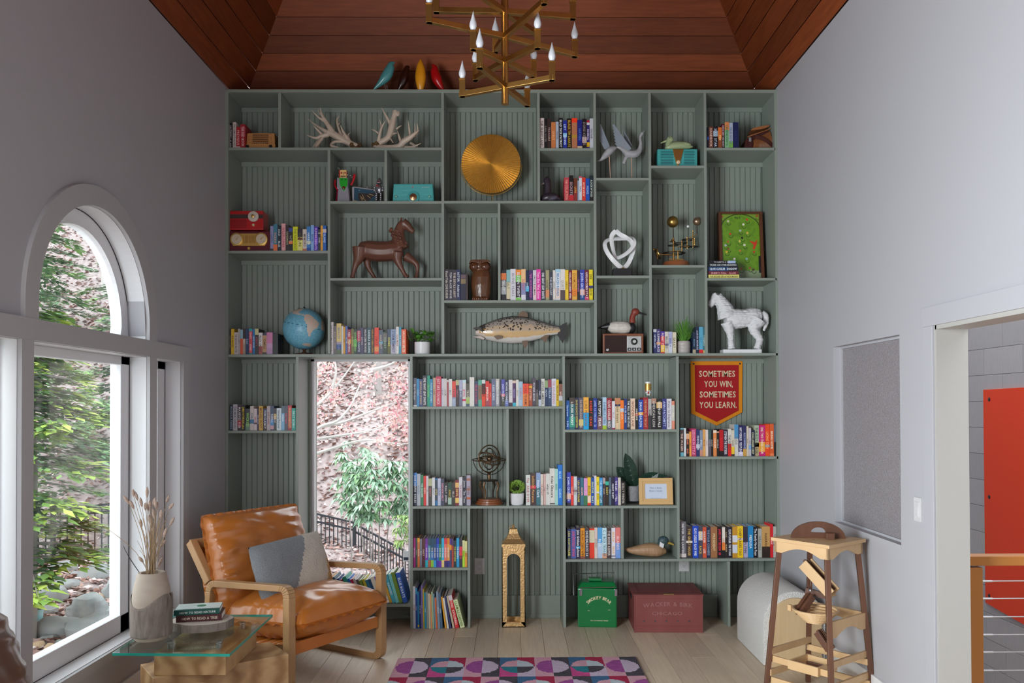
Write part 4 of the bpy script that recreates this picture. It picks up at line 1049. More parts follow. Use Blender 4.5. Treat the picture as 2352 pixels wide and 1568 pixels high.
antler('right antler with the broad flat palm pointing upward', 905, 0, [([(760, 450), (830, 420), (920, 360), (960, 240), (1000, 60)], [26, 30, 34, 38, 24]), ([(1000, 90), (1030, 110), (1035, 70)], [26, 20, 10]), ([(955, 240), (900, 130), (850, 40)], [22, 14, 3], -.02), ([(985, 130), (968, 80), (965, 25)], [12, 9, 3], .03),
    ([(800, 450), (830, 340), (860, 260), (905, 200)], [20, 18, 12, 3], -.05), ([(850, 270), (845, 230), (838, 185)], [10, 8, 3], -.05), ([(830, 340), (795, 310), (738, 294)], [13, 9, 3], -.05), ([(1010, 270), (1040, 245), (1075, 228)], [14, 9, 3]), ([(960, 330), (1000, 315), (1022, 318)], [12, 8, 3]),
    ([(760, 470), (900, 480), (1040, 480), (1100, 430), (1180, 385), (1275, 318)], [30, 28, 34, 34, 28, 5], -.07), ([(1170, 390), (1160, 300), (1155, 212)], [20, 14, 3], -.07), ([(1215, 360), (1218, 280), (1213, 200)], [16, 12, 3], .0), ([(1240, 330), (1250, 270), (1242, 215)], [13, 10, 3], -.03), ([(1070, 430), (1050, 380), (1035, 315)], [22, 14, 3], -.06),
    ([(1100, 410), (1098, 375), (1097, 335)], [12, 8, 3]), ([(1080, 470), (1190, 490), (1295, 468)], [20, 16, 4], -.08), ([(1160, 420), (1210, 440), (1290, 490)], [16, 14, 4], .06), ([(1170, 485), (1210, 500), (1230, 516)], [12, 9, 6], -.08), ([(940, 370), (960, 400), (985, 445)], [10, 10, 7], -.05)], (775, 465))
# --- four birds on top of the bookcase
ztop = zt+.011
for lab, col, pts, rr, dy, legs in (('turquoise bird figurine, leftmost on top of the bookcase', '4a8c90', [(855, 204), (871, 189), (886, 172), (895, 155), (899, 143), (907, 138)], [.6, 6, 11.5, 10.5, 7, .8], 0, (884, 888)),
        ('dark brown bird figurine, second from left on the bookcase top', '2e120a', [(914, 196), (922, 183), (928, 168), (932, 153), (936, 143), (941, 140)], [3, 8, 10.5, 8.5, 6, .8], .10, (926, 930)),
        ('yellow bird figurine standing on top of the bookcase', 'd8901a', [(966, 203), (966, 190), (966, 172), (966, 155), (966, 142), (966, 131)], [6, 10, 12.5, 10.5, 7, 1], 0, (960, 972)),
        ('red bird figurine, rightmost on top of the bookcase', 'a80f14', [(1020, 200), (1012, 187), (1004, 172), (999, 155), (998, 144), (992, 136)], [1, 7, 11.5, 10, 7, .8], .08, (1006, 1010))):
    r, L = place('bird_figurine', lab, 'bird figurine', pts[2][0], 205, .03+dy*.6, ztop, 'bird figurines on the bookcase top'); P = cat([L(*p) for p in pts], 5)
    MB().tube(P, [max(.0015, v*L.k) for v in catr(rr, 5)], 16).build('body', cm(col, .22), r, smooth=True)
    for x in legs: MB().tube([L(x, 190, -.006 if x == legs[0] else .006), L(x+2, 205, 0)], .0016, 6).build('leg', cm(col, .3) if x != 884 and x != 888 else cm('8a9a98', .3), r)
# --- gold fluted disc on a stand
r, L = place('disc_sculpture', 'large gold fluted disc cradled on a slim stand', 'sculpture', 1129, 460, .12)
c = L(1128, 366); R0 = 68*L.k; m = MB(); n = 144
for i in range(n):
    a0, a1 = 2*PI*i/n, 2*PI*(i+1)/n; d0 = -.010 if i % 2 else 0.; d1 = 0. if i % 2 else -.010
    q = lambda a, rr, d: c+Vector((rr*math.cos(a), -.012+d*(rr/R0), rr*math.sin(a)))
    m.add([c+Vector((0, -.016, 0)), q(a0, R0, d0), q(a1, R0, d1)], [(0, 1, 2)]); m.add([q(a0, R0, d0), q(a0, R0, .02-d0), q(a1, R0, .02-d1), q(a1, R0, d1)], [(0, 1, 2, 3)]); m.add([c+Vector((0, .012, 0)), q(a0, R0, .02-d0), q(a1, R0, .02-d1)], [(0, 2, 1)])
m.build('disc', goldp, r, fix=False)
m = MB(); ring(m, c, 71*L.k, .003, RX(PI/2), 28, 6, PI, 2*PI); m.build('cradle', goldp, r, smooth=True)
MB().tube([L(1131, 437), L(1131, 459)], .003, 8).build('stem', goldp, r); MB().lathe([(.0, 0), (.06, 0), (.06, .006), (0, .008)], L(1131, 460), 24).build('foot', goldp, r)
# --- pair of carved cranes
cranem = pm('weathered_grey_wood', (.22, .22, .24), .7, scale=50, stretch=(.3, 1, 1), col2=(.48, .47, .49), bump=.4)
def crane(label, xc, body, wings, pole, foot):
    r, L = place('crane_figure', label, 'bird figure', xc, 406, .08, group='carved cranes'); C3 = lambda x, y, d=0: L(1360+x/5.345, 200+y/5.345, d)
    m = MB()
    for pts, rr in body: m.tube(cat([C3(*p) for p in pts], 4), [max(.001, v/5.345*L.k) for v in catr(rr, 4)], 10)
    organic('body', m, cranem, r, .003, 3)
    for (a, b, w, dy) in wings:
        m = MB(); A, Bv = C3(*a), C3(*b); d = Bv-A; s_ = Vector((-d.z, 0, d.x)).normalized()*w/5.345*L.k
        for i in range(7):
            t = i/6; e = A+d*(1-.09*i)+s_*(t*1.1); st = A+s_*t*.9; m.bar(st+Vector((0, dy+.001*i, 0)), e+Vector((0, dy+.02+.001*i, 0)), w/5.345*L.k*.28, .003, (0, 1, 0))
        m.build('wing', pm('blue_grey_feathers', (.25, .28, .33), .7, scale=40), r)
    MB().tube([C3(*pole[0]), C3(*pole[1])], .0035, 8).build('pole', cm('c09a88', .5), r); MB().box(C3(foot[0], 1075, -.03), C3(foot[1], 1101, .03)).build('base', pm('rough_dark_wood', (.05, .045, .045), .8, bump=.6), r, bev=.003)
crane('grey carved crane bending its head down, left of the pair', 1400, [([(300, 690), (230, 720), (170, 780), (120, 830), (75, 860)], [14, 46, 40, 22, 8]), ([(80, 850), (62, 862), (50, 866)], [9, 4, 1])], [((215, 690), (105, 390), 60, .0)], ((212, 790), (226, 1085)), (150, 235))
crane('grey carved crane with raised head and spread wing, right of the pair', 1447, [([(300, 680), (360, 700), (440, 760), (520, 770), (580, 730), (600, 650), (595, 560), (625, 505)], [10, 24, 44, 48, 36, 22, 18, 20]), ([(625, 505), (660, 465)], [12, 2]), ([(440, 770), (410, 830), (385, 890)], [26, 22, 22])], [((470, 720), (258, 405), 90, -.02), ((500, 650), (400, 450), 40, .03)], ((485, 790), (490, 1075)), (415, 578))
# --- decoy ducks
def duck(label, xc, base, inset, body, brad, neck, nrad, head, hr, bill, mats, z=None, flat=1., extra=None):
    r, L = place('duck_decoy', label, 'duck decoy', xc, base, inset, z, 'duck decoys'); bm_, hm_, im_ = mats
    m = MB(); P = cat([L(*p) for p in body], 5); m.tube(P, [max(.001, v*L.k) for v in catr(brad, 5)], 14); m.v = [(a, b*1.15, max(c_, .0)) for a, b, c_ in m.v]; organic('body', m, bm_, r, .0035, 4)
    m = MB(); m.tube(cat([L(*p) for p in neck], 4), [v*L.k for v in catr(nrad, 4)], 12); m.ball(L(*head), (hr[0]*L.k, hr[0]*.85*L.k, hr[1]*L.k), 14, 10); organic('head', m, hm_, r, .003, 4)
    b0, b1, bw = bill; m = MB(); m.tube([L(*b0), (L(*b0)+L(*b1))*.5, L(*b1)], [bw*L.k, bw*.8*L.k, bw*.55*L.k], 10); zc = (L(*b0).z+L(*b1).z)/2; m.build('bill', im_, r, smooth=True)
    for s_ in (-1, 1): MB().ball(L(head[0]+(2 if b1[0] > b0[0] else -2), head[1]-hr[1]*.25, s_*hr[0]*.78*L.k), .0028, 8, 6).build('eye', blackp, r, smooth=True)
    if extra: extra(r, L)
    return r
pg = pm('pale_green_glaze', (.33, .40, .22), .3)
def wingpatch(px, py, rx, rz, mat, tilt=0):
    def f(r, L):
        for s_ in (-1, 1): MB().ball(L(px, py, s_*rz*.9*L.k), (rx*L.k, 5*L.k, rz*L.k), 16, 8, RY(tilt)).build('wing', mat, r, smooth=True)
    return f
# teal radio with a brass vee, pale green decoy standing on it
r, L = place('table_radio', 'turquoise radio with a brass vee front, under the pale green duck', 'radio', 1556, 379, .06)
MB().box(L(1510, 376, 0), L(1602, 335, .12)).build('case', teal, r, bev=.004); MB().box(L(1514, 373.5, -.003), L(1598, 337, .002)).build('bezel', teal, r, bev=.002)
for i in range(9): MB().box(L(1517, 340+i*3.6, -.0045), L(1546, 341.6+i*3.6, -.002)).build('grille_bar', teald, r); MB().box(L(1571, 340+i*3.6, -.0045), L(1595, 341.6+i*3.6, -.002)).build('grille_bar', teald, r)
MB().prism([tuple(L(*p).xz) for p in ((1545, 336), (1570, 336), (1566, 352), (1561, 370), (1557, 375), (1553, 370), (1548, 352))], -.010, 0).build('brass_vee', brass, r, bev=.002)
MB().lathe([(.014, 0), (.013, .006), (.006, .009), (.0, .007)], L(1557.5, 366.5, -.010), 20, RX(PI/2)).build('dial_knob', pm('cream_knob', (.72, .52, .33), .3), r, smooth=True)
for x in (1517, 1590): MB().box(L(x, 379, .01), L(x+6, 376, .03)).build('foot', teal, r)
duck('pale green glazed duck figure on the turquoise radio', 1556, 335, .09, [(1592, 327), (1582, 327), (1566, 325), (1548, 326), (1533, 329), (1527, 329)], [1.5, 5, 9.5, 10, 7, 2], [(1534, 326), (1536, 317), (1538, 309)], [7, 6.5, 6.5], (1539, 310.5), (8, 8), ((1531, 313), (1517.5, 318.5), 2.6), (pg, pg, pg), L.top(334.6), extra=wingpatch(1570, 322, 17, 5, pg, .12))
bd = pm('black_decoy_paint', (.016, .012, .018), .32, scale=20, col2=(.05, .035, .05)); 
duck('black duck decoy with pale tail, left of the red books', 1266, 460, .06, [(1293, 454), (1284, 451), (1272, 447), (1258, 448), (1247, 452), (1243, 455)], [1, 5, 10, 11.5, 8, 3], [(1257, 444), (1258, 430), (1257, 414)], [9, 8, 8], (1257, 411), (8.5, 12.5), ((1250, 414), (1243, 417), 2.4), (bd, bd, cm('8a7a78', .4)), extra=wingpatch(1264, 449, 17, 8, pm('violet_grey_paint', (.07, .06, .09), .4)))
# wooden tabletop radio with the canvasback on it
r, L = place('table_radio', 'walnut tabletop radio with silver dial plate under a red headed decoy', 'radio', 1431, 810, .05)
redwood = pm('reddish_wood', (.17, .05, .022), .35, scale=9, stretch=(.3, 1, 1), col2=(.26, .085, .04))
MB().box(L(1385, 810, 0), L(1478, 763.5, .13)).build('case', redwood, r, bev=.003); MB().box(L(1389, 806.5, -.002), L(1440, 767.5, .01)).build('speaker_cloth', pm('dark_speaker_cloth', (.035, .016, .014), .9, scale=200, bump=.5), r)
MB().box(L(1440, 804.5, -.004), L(1473, 769.5, .01)).build('dial_plate', pm('satin_silver', (.52, .52, .51), .4, .3), r, bev=.001)
MB().lathe([(.0, 0), (.024, 0), (.024, .004), (.015, .006), (.015, .014), (.0, .015)], L(1456.5, 782, -.004), 24, RX(PI/2)).build('tuning_knob', blackp, r, smooth=True); MB().lathe([(.012, 0), (.011, .004), (0, .004)], L(1456.5, 782, -.018), 20, RX(PI/2)).build('knob_cap', pm('satin_silver', (.52, .52, .51)), r)
for i in range(11): a = -.4+i*.39; MB().bar(L(1456.5+11*math.cos(a), 782-11*math.sin(a), -.0045), L(1456.5+12.6*math.cos(a), 782-12.6*math.sin(a), -.0045), .0012, .0012, (0, 1, 0)).build('dial_mark', blackp, r)
for i in range(3): MB().box(L(1441+i*11, 803, -.006), L(1450+i*11, 796, -.003)).build('switch_plate', blackp, r); MB().lathe([(.007, 0), (.006, .008), (0, .009)], L(1445.5+i*11, 799.5, -.006), 14, RX(PI/2)).build('control_knob', chrome, r, smooth=True)
MB().lathe([(.009, 0), (.009, .006), (0, .007)], L(1395, 800.5, -.002), 16, RX(PI/2)).build('volume_knob', chrome, r, smooth=True)
def cvx(r, L):
    MB().tube(cat([L(1400, 745), L(1388, 747), L(1373, 749)], 4), catr([9*L.k, 6*L.k, .8*L.k], 4), 12).build('tail', blackp, r, smooth=True)
    MB().ball(L(1450, 749), (11*L.k, 12*L.k, 13*L.k), 16, 10).build('breast', blackp, r, smooth=True)
duck('canvasback decoy with red head and white body on the walnut radio', 1425, 763, .09, [(1394, 748), (1404, 748), (1420, 748), (1438, 749), (1450, 750)], [4, 12, 14.5, 14, 8], [(1453, 738), (1453, 724), (1459, 712)], [7.5, 6.5, 6.5], (1460, 712), (9.5, 8.5), ((1468, 714), (1485, 719), 2.6), (pm('crackled_white_paint', (.50, .45, .40), .6, scale=45, col2=(.72, .68, .63), bump=.5), pm('rust_red_paint', (.22, .035, .02), .5), blackp), L.top(763), extra=cvx)
def mlx(r, L):
    MB().tube([L(1513.5, 1252, 0), L(1523, 1254, 0)], [11*L.k, 10*L.k], 16).build('collar', whitep, r, smooth=True)
    for s_ in (-1, 1): MB().ball(L(1487, 1262, s_*10*L.k), (16*L.k, 6*L.k, 7*L.k), 16, 8).build('wing', pm('slate_blue_feathers', (.055, .085, .105), .6, scale=60), r, smooth=True)
duck('mallard decoy with green grey head and yellow bill', 1490, 1281, .07, [(1434, 1261), (1448, 1265), (1468, 1265), (1490, 1264), (1512, 1266), (1530, 1268)], [1, 7, 12, 15.5, 14.5, 5], [(1519, 1258), (1520, 1250), (1523, 1243)], [9, 9, 9], (1524, 1243), (12.5, 10.5), ((1533, 1247), (1548, 1253), 3.2), (pm('mallard_body_paint', (.30, .15, .075), .5, scale=18, stretch=(3, 1, .4), col2=(.46, .30, .17), bump=.5), pm('dark_teal_head', (.04, .075, .085), .5), cm('b09440', .4)), extra=mlx)
# --- turquoise radio with round brass dial
r, L = place('table_radio', 'turquoise ribbed radio with a round brass centre dial', 'radio', 949, 461, .06)
MB().prism([tuple(L(*p).xz) for p in ((901.5, 458.5), (904, 416.5), (994, 416.5), (997, 458.5))], 0, .12).build('case', teal, r, bev=.004)
for i in range(13): z = 420+i*2.9; MB().box(L(906-i*.15, z, -.003), L(992+i*.15, z+1.3, .002)).build('rib', pm('light_turquoise', (.11, .46, .46), .35), r)
cc = L(949.5, 447.5, -.003); MB().lathe([(13.5*L.k, 0), (13.5*L.k, .008), (10*L.k, .01), (10*L.k, .004), (0, .004)], cc, 28, RX(PI/2)).build('dial_ring', teal, r, smooth=True); MB().lathe([(8.5*L.k, 0), (8*L.k, .010), (0, .014)], cc, 24, RX(PI/2)).build('dial', pm('copper_dial', (.48, .25, .13), .25, .9), r, smooth=True)
for x in (910, 986.5): MB().ball(L(x, 446.5, -.006), .010, 14, 8).build('knob', pm('pale_turquoise', (.20, .48, .38), .3), r, smooth=True)
text_on('badge', 'M', L(948, 424, -.0035), .02, .015, cm('b89aa0', .3), r); text_on('nameplate', 'MOTOROLA', L(978, 425, -.0035), .055, .006, cm('c8d8d8', .3), r)
for x in (922, 975): MB().box(L(x, 461, .02), L(x+4, 458, .04)).build('foot', blackp, r)
# --- tin robot, lunch box, silver robot
r, L = place('toy_robot', 'tin toy robot with square face, green chest and red arms', 'toy robot', 790, 461, .09); C = lambda x, y, d=0: L(760+x/9.43, 370+y/9.43, d)
grey = pm('lavender_grey_tin', (.30, .29, .34), .35, .3); red = cm('c01020', .3)
MB().prism([tuple(C(*p).xz) for p in ((155, 855), (170, 600), (180, 530), (395, 530), (400, 600), (425, 855))], -.03, .03).build('skirt', grey, r, bev=.003)
MB().box(C(150, 540, -.028), C(385, 300, .028)).build('torso', grey, r, bev=.003); MB().prism([tuple(C(*p).xz) for p in ((200, 305), (380, 320), (375, 470), (300, 600), (215, 470))], -.031, -.027).build('chest_plate', cm('10a020', .35), r)
MB().box(C(190, 305, -.024), C(355, 130, .024)).build('head', cm('a82018', .35), r, bev=.002); MB().box(C(218, 300, -.027), C(355, 135, -.023)).build('face', cm('e0b878', .35), r)
for x in (247, 325): MB().ball(C(x, 200, -.027), .006, 10, 6).build('eye', cm('a01810', .3), r, smooth=True)
MB().box(C(282, 240, -.029), C(294, 180, -.026)).build('nose', cm('8a6030', .4), r); MB().box(C(230, 285, -.029), C(340, 262, -.026)).build('mouth', cm('4a2c18', .4), r); MB().lathe([(.011, 0), (.009, .007), (0, .009)], C(298, 525, -.031), 16, RX(PI/2)).build('chest_lamp', cm('701010', .2), r, smooth=True)
for x in (262, 335): MB().lathe([(.004, 0), (.004, .003), (0, .003)], C(x, 348, -.031), 10, RX(PI/2)).build('chest_dial', blackp, r)
for x in (170, 368): MB().ball(C(x, 220), (.004, .009, .009), 10, 6).build('ear', chrome, r, smooth=True)
MB().tube(cat([C(100, 330), C(85, 430), C(130, 520), C(160, 560)], 4), .006, 8).build('arm', red, r, smooth=True); MB().tube(cat([C(150, 560), C(130, 700), C(125, 850)], 4), [.007]*9, 8).build('leg_strut', cm('8a1030', .3), r, smooth=True); MB().tube(cat([C(430, 440), C(470, 380), C(500, 290), C(515, 210)], 4), [.007]*7+[.009]*6, 8).build('arm', red, r, smooth=True)
m = MB(); ring(m, C(440, 250), .008, .0012, RX(PI/2), 16); m.build('hook', chrome, r); m = MB(); ring(m, C(170, 75), .006, .0012, RX(PI/2), 16); m.build('antenna', chrome, r)
r, L = place('lunch_box', 'tin lunch box with blue picture front between two robots', 'lunch box', 836, 461, .13); C = lambda x, y, d=0: L(760+x/9.43, 370+y/9.43, d)
MB().prism([tuple(C(*p).xz) for p in ((450, 858), (455, 450), (490, 435), (960, 500), (985, 540), (985, 858))], 0, .06).build('body', pm('pale_tin', (.42, .42, .44), .35, .4), r, bev=.004)
MB().prism([tuple(C(*p).xz) for p in ((500, 840), (505, 470), (960, 525), (960, 840))], -.002, .001).build('picture', cm('12465e', .4), r); MB().prism([tuple(C(*p).xz) for p in ((500, 840), (500, 735), (700, 790), (960, 835), (960, 840))], -.0035, 0).build('picture_ground', cm('b09a68', .4), r)
MB().prism([tuple(C(*p).xz) for p in ((590, 610), (620, 585), (800, 600), (950, 580), (965, 620), (830, 740), (740, 845), (660, 800), (600, 720))], -.005, 0).build('picture_shape', cm('2a1c14', .4), r)
m = MB()
for a, b in (((640, 650), (700, 720)), ((680, 620), (720, 700)), ((700, 700), (760, 760)), ((790, 640), (860, 700)), ((830, 610), (930, 640)), ((650, 690), (690, 750))): m.bar(C(*a, -.006), C(*b, -.006), .003, .0015, (0, 1, 0))
m.build('picture_mark', cm('d0a870', .4), r); m = MB(); ring(m, C(620, 520, -.003), .0035, .0009, RX(PI/2), 12, 5, 2.6, 6.3); m.build('picture_moon', cm('d8e0e0', .4), r); MB().tube([C(750, 432, .03), C(780, 425, .03), C(810, 440, .03)], .003, 8).build('handle', chrome, r)
r, L = place('toy_robot', 'small silver robot figure at the right of the lunch box', 'toy robot', 870, 461, .05); C = lambda x, y, d=0: L(760+x/9.43, 370+y/9.43, d)
sv = pm('silver_plastic', (.45, .45, .50), .22, .85)
m = MB(); m.lathe([(.0, 0), (.019, 0), (.020, .008), (.014, .026), (.006, .040), (0, .044)], C(1050, 445), 16); m.build('head', sv, r, smooth=True); MB().box(C(1005, 440, -.021), C(1065, 412, -.012)).build('visor', cm('5a1418', .2), r, bev=.002)
m = MB(); m.lathe([(.010, 0), (.018, .012), (.021, .03), (.018, .05), (.012, .058), (0, .058)], C(1050, 650), 16); m.build('torso', sv, r, smooth=True); MB().box(C(985, 515, -.023), C(1045, 482, -.016)).build('chest_panel', cm('8a1c28', .3), r, bev=.001)
for s_, x in ((-1, 985), (1, 1080)):
    m = MB(); [m.ball(C(x, y), .0085, 10, 6) for y in (660, 700, 745, 790)]; m.ball(C(x-8, 840), (.011, .014, .006), 10, 6); m.build('leg', sv, r, smooth=True); m = MB(); [m.ball(C(x+s_*45, y), .0075, 10, 6) for y in (520, 555, 590)]; m.build('arm', sv, r, smooth=True)
# --- two stacked red radios
r, L = place('table_radio', 'maroon radio with two round gold framed dials, under the red one', 'radio', 573.5, 574.5, .03); C = lambda x, y, d=0: L(510+x/4.238, 460+y/4.238, d)
MB().box(C(72, 482, 0), C(468, 285, .14)).build('case', cm('5a0a1e', .3, coat=.3), r, bev=.006); m = MB().prism([tuple(C(*p).xz) for p in ((90, 340), (110, 310), (420, 310), (440, 340), (440, 395), (415, 430), (110, 430), (85, 395))], -.005, 0); m.build('dial_frame', goldp, r, bev=.002)
for x, y in ((146, 368), (384, 366)): MB().lathe([(62/4.238*L.k, 0), (62/4.238*L.k, .009), (50/4.238*L.k, .010), (50/4.238*L.k, .006), (0, .006)], C(x, y, -.004), 28, RX(PI/2)).build('dial', goldp, r, smooth=True); MB().lathe([(50/4.238*L.k, 0), (0, .0005)], C(x, y, -.0105), 28, RX(PI/2)).build('dial_face', cm('c8b8a0', .4), r); MB().bar(C(x, y, -.012), C(x+25, y-25, -.012), .002, .002, (0, 1, 0)).build('pointer', goldp, r); MB().ball(C(x, y, -.012), .004, 10, 6).build('hub', goldp, r, smooth=True)
for i in range(9): MB().box(C(215+i*13, 405, -.007), C(219+i*13, 330, -.004)).build('grille_bar', cm('8a5c20', .4), r)
MB().lathe([(.011, 0), (.009, .007), (0, .007)], C(263, 455, 0), 14, RX(PI/2)).build('knob', goldp, r, smooth=True)
zr2 = L.top(527.3)
r, L = place('table_radio', 'bright red radio with a pale round dial, stacked on the maroon one', 'radio', 573.5, 527, .035, zr2); C = lambda x, y, d=0: L(510+x/4.238, 460+y/4.238, d)
MB().prism([tuple(C(*p).xz) for p in ((70, 272), (78, 85), (400, 85), (400, 272))], 0, .13).build('case', cm('b01216', .3, coat=.3), r, bev=.005); MB().box(C(80, 160, -.003), C(398, 122, .002)).build('dial_strip', cm('3a2a28', .4), r)
MB().lathe([(52/4.238*L.k, 0), (50/4.238*L.k, .006), (24/4.238*L.k, .008), (22/4.238*L.k, .016), (0, .018)], C(306, 142, -.002), 28, RX(PI/2)).build('tuning_dial', cm('c8bcb0', .35), r, smooth=True); MB().lathe([(16/4.238*L.k, 0), (0, .004)], C(306, 142, -.020), 16, RX(PI/2)).build('dial_cap', goldp, r); MB().lathe([(.010, 0), (.008, .008), (0, .009)], C(306, 224, 0), 16, RX(PI/2)).build('knob', cm('d0b890', .3), r, smooth=True)
for i in range(8): MB().box(C(84, 172+i*11, -.003), C(240, 176+i*11, .001)).build('louvre', cm('7a0c10', .35), r)
# --- brown carved horse
r, L = place('horse_figure', 'brown carved wooden horse stepping with one front leg raised', 'horse figure', 884, 637.5, .10); C = lambda x, y, d=0: L(510+x/4.238, 460+y/4.238, d); q = L.k/4.238
hw = pm('red_brown_carved_wood', (.10, .035, .022), .38, scale=10, stretch=(.4, 1, 1), col2=(.20, .085, .055), bump=.15)
m = MB()
def limb(m, pts, rr, n=12, sub=4): m.tube(cat([C(*p) for p in pts], sub), [v*q for v in catr(rr, sub)], n)
limb(m, [(1335, 425), (1400, 450), (1500, 470), (1600, 472), (1690, 460), (1760, 455)], [52, 88, 100, 100, 96, 60]); limb(m, [(1740, 450), (1722, 380), (1722, 300), (1740, 230), (1772, 188)], [88, 74, 58, 46, 40]); limb(m, [(1765, 190), (1805, 225), (1840, 262), (1868, 285)], [46, 42, 30, 22]); limb(m, [(1352, 440, -.03), (1340, 540, -.03), (1308, 615, -.03), (1288, 690, -.03), (1278, 738, -.03)], [78, 56, 30, 22, 26]); limb(m, [(1410, 480, .035), (1405, 570, .035), (1425, 635, .035), (1465, 700, .035), (1485, 738, .035)], [62, 36, 25, 20, 24])
limb(m, [(1715, 490, -.03), (1715, 560, -.03), (1750, 640, -.03), (1785, 705, -.03), (1810, 738, -.03)], [62, 44, 25, 21, 28]); limb(m, [(1780, 510, .03), (1850, 555, .03), (1893, 600, .03), (1895, 670, .03), (1880, 738, .03)], [55, 34, 27, 18, 25]); limb(m, [(1745, 165, -.012), (1758, 138, -.012)], [16, 4]); limb(m, [(1778, 168, .012), (1785, 145, .012)], [14, 4])
organic('body', m, hw, r, .0045, 4); m = MB(); random.seed(4)
for i in range(44): t = i/44; m.ball(C(1672+95*t+rnd(-35, 35), 280+150*t+rnd(-25, 25), -.022+rnd(-.02, .006)-.01*math.sin(t*3)), rnd(.008, .014), 8, 6)
m.build('mane', hw, r, smooth=True); 
for s_ in (-1, 1): MB().ball(C(1790, 212, s_*34*q), .004, 8, 6).build('eye', blackp, r, smooth=True)
# --- carved owl
r, L = place('owl_figure', 'glossy carved wooden owl with big round eyes', 'owl figure', 1103, 688, .06); C = lambda x, y, d=0: L(1010+x/4.238, 460+y/4.238, d); q = L.k/4.238
ow = pm('glossy_owl_wood', (.055, .018, .008), .25, scale=26, stretch=(1.2, 1.2, .35), col2=(.17, .07, .03), bump=.5); m = MB()
m.lathe([(0, 0), (82*q, 0), (88*q, 60*q), (100*q, 150*q), (98*q, 230*q), (84*q, 290*q), (60*q, 320*q), (0, 330*q)], C(405, 965), 20, None, 1, .85); m.ball(C(393, 630), (108*q, 80*q, 62*q), 20, 12); organic('body', m, ow, r, .004, 3)
for x in (340, 445): m = MB(); m.ball(C(x, 635, -62*q), (44*q, 30*q, 42*q), 16, 10); m.build('eye', pm('polished_owl_wood', (.09, .032, .014), .15), r, smooth=True)
MB().prism([tuple(C(*p).xz) for p in ((380, 590), (408, 590), (394, 672))], -82*q, -40*q).build('beak', ow, r, bev=.002); m = MB().prism([tuple(C(*p).xz) for p in ((288, 610), (300, 578), (330, 570), (460, 570), (490, 580), (498, 612), (470, 592), (393, 606), (320, 592))], -70*q, -20*q); m.build('brow', ow, r, bev=.002)
for i in range(8): MB().tube(cat([C(330+i*18+(8 if i > 3 else 0), 935, -92*q), C(328+i*18+(8 if i > 3 else 0), 950, -108*q), C(328+i*18+(8 if i > 3 else 0), 966, -104*q)], 3), 7*q, 6).build('claw', cm('6a3c20', .4), r, smooth=True)
# --- globe
r, L = place('desk_globe', 'light blue desk globe on a dark wooden base', 'globe', 699, 811.5, .132); C = lambda x, y, d=0: L(510+x/4.238, 460+y/4.238, d); q = L.k/4.238
SA = [(845, 1105), (882, 1105), (930, 1145), (968, 1188), (955, 1235), (915, 1268), (892, 1318), (876, 1318), (878, 1230), (842, 1155)]; NA = [(665, 1075), (690, 1050), (745, 1035), (810, 1045), (800, 1068), (775, 1085), (805, 1103), (845, 1110), (842, 1122), (790, 1112), (735, 1098), (700, 1080)]; AN = [(808, 1392), (850, 1378), (895, 1385), (875, 1408), (830, 1404)]; AF = [(975, 1150), (1000, 1140), (1000, 1260), (985, 1250)]
def inp(x, y, P):
    c = False; j = len(P)-1
    for i in range(len(P)):
        if (P[i][1] > y) != (P[j][1] > y) and x < (P[j][0]-P[i][0])*(y-P[i][1])/(P[j][1]-P[i][1])+P[i][0]: c = not c
        j = i
    return c
def gcol(u, v):
    a = 2*PI*u; t = PI*v; X = math.sin(t)*math.cos(a); Yd = math.sin(t)*math.sin(a); Z = -math.cos(t); px, py = 797+200*X, 1232-200*Z
    if Yd < .1:
        for P in (SA, NA, AN, AF):
            if inp(px, py, P): return 'cdbfae' if random.random() < .75 else 'dcb8a8'
    elif inp(797+170*math.sin(a*1.5)*.9, 1232-200*Z, SA): return 'cdb89a'
    s_ = Z*.93+X*.2-.1
    if abs(s_) < .012: return '3c7a94'
    return random.choice(('74b4cc', '7cbcd2', '6cacc8'))
m = MB(); R0 = 200*q; cg = C(797, 1232); m.grid(lambda u, v: cg+R0*Vector((math.sin(PI*v)*math.cos(2*PI*u), math.sin(PI*v)*math.sin(2*PI*u), -math.cos(PI*v))), 96, 64, gcol); m.build('sphere', pm('globe_print', (1, 1, 1), .35, attr=True, var=.05, scale=20), r, smooth=True, fix=False)
m = MB(); ring(m, cg, R0*1.06, .004, Matrix.Rotation(PI/2, 3, 'Y') @ RZ(0), 24, 6, PI*.0, PI); m.build('meridian', blackp, r, smooth=True); MB().lathe([(0, 0), (.066, 0), (.068, .010), (.05, .016), (.018, .020), (.008, .034), (.02, .046), (.045, .058), (0, .058)], C(800, 1491), 24).build('base', walnut, r, smooth=True); MB().box(C(735, 1042), C(755, 1026, .02)).build('pole_cap', blackp, r)
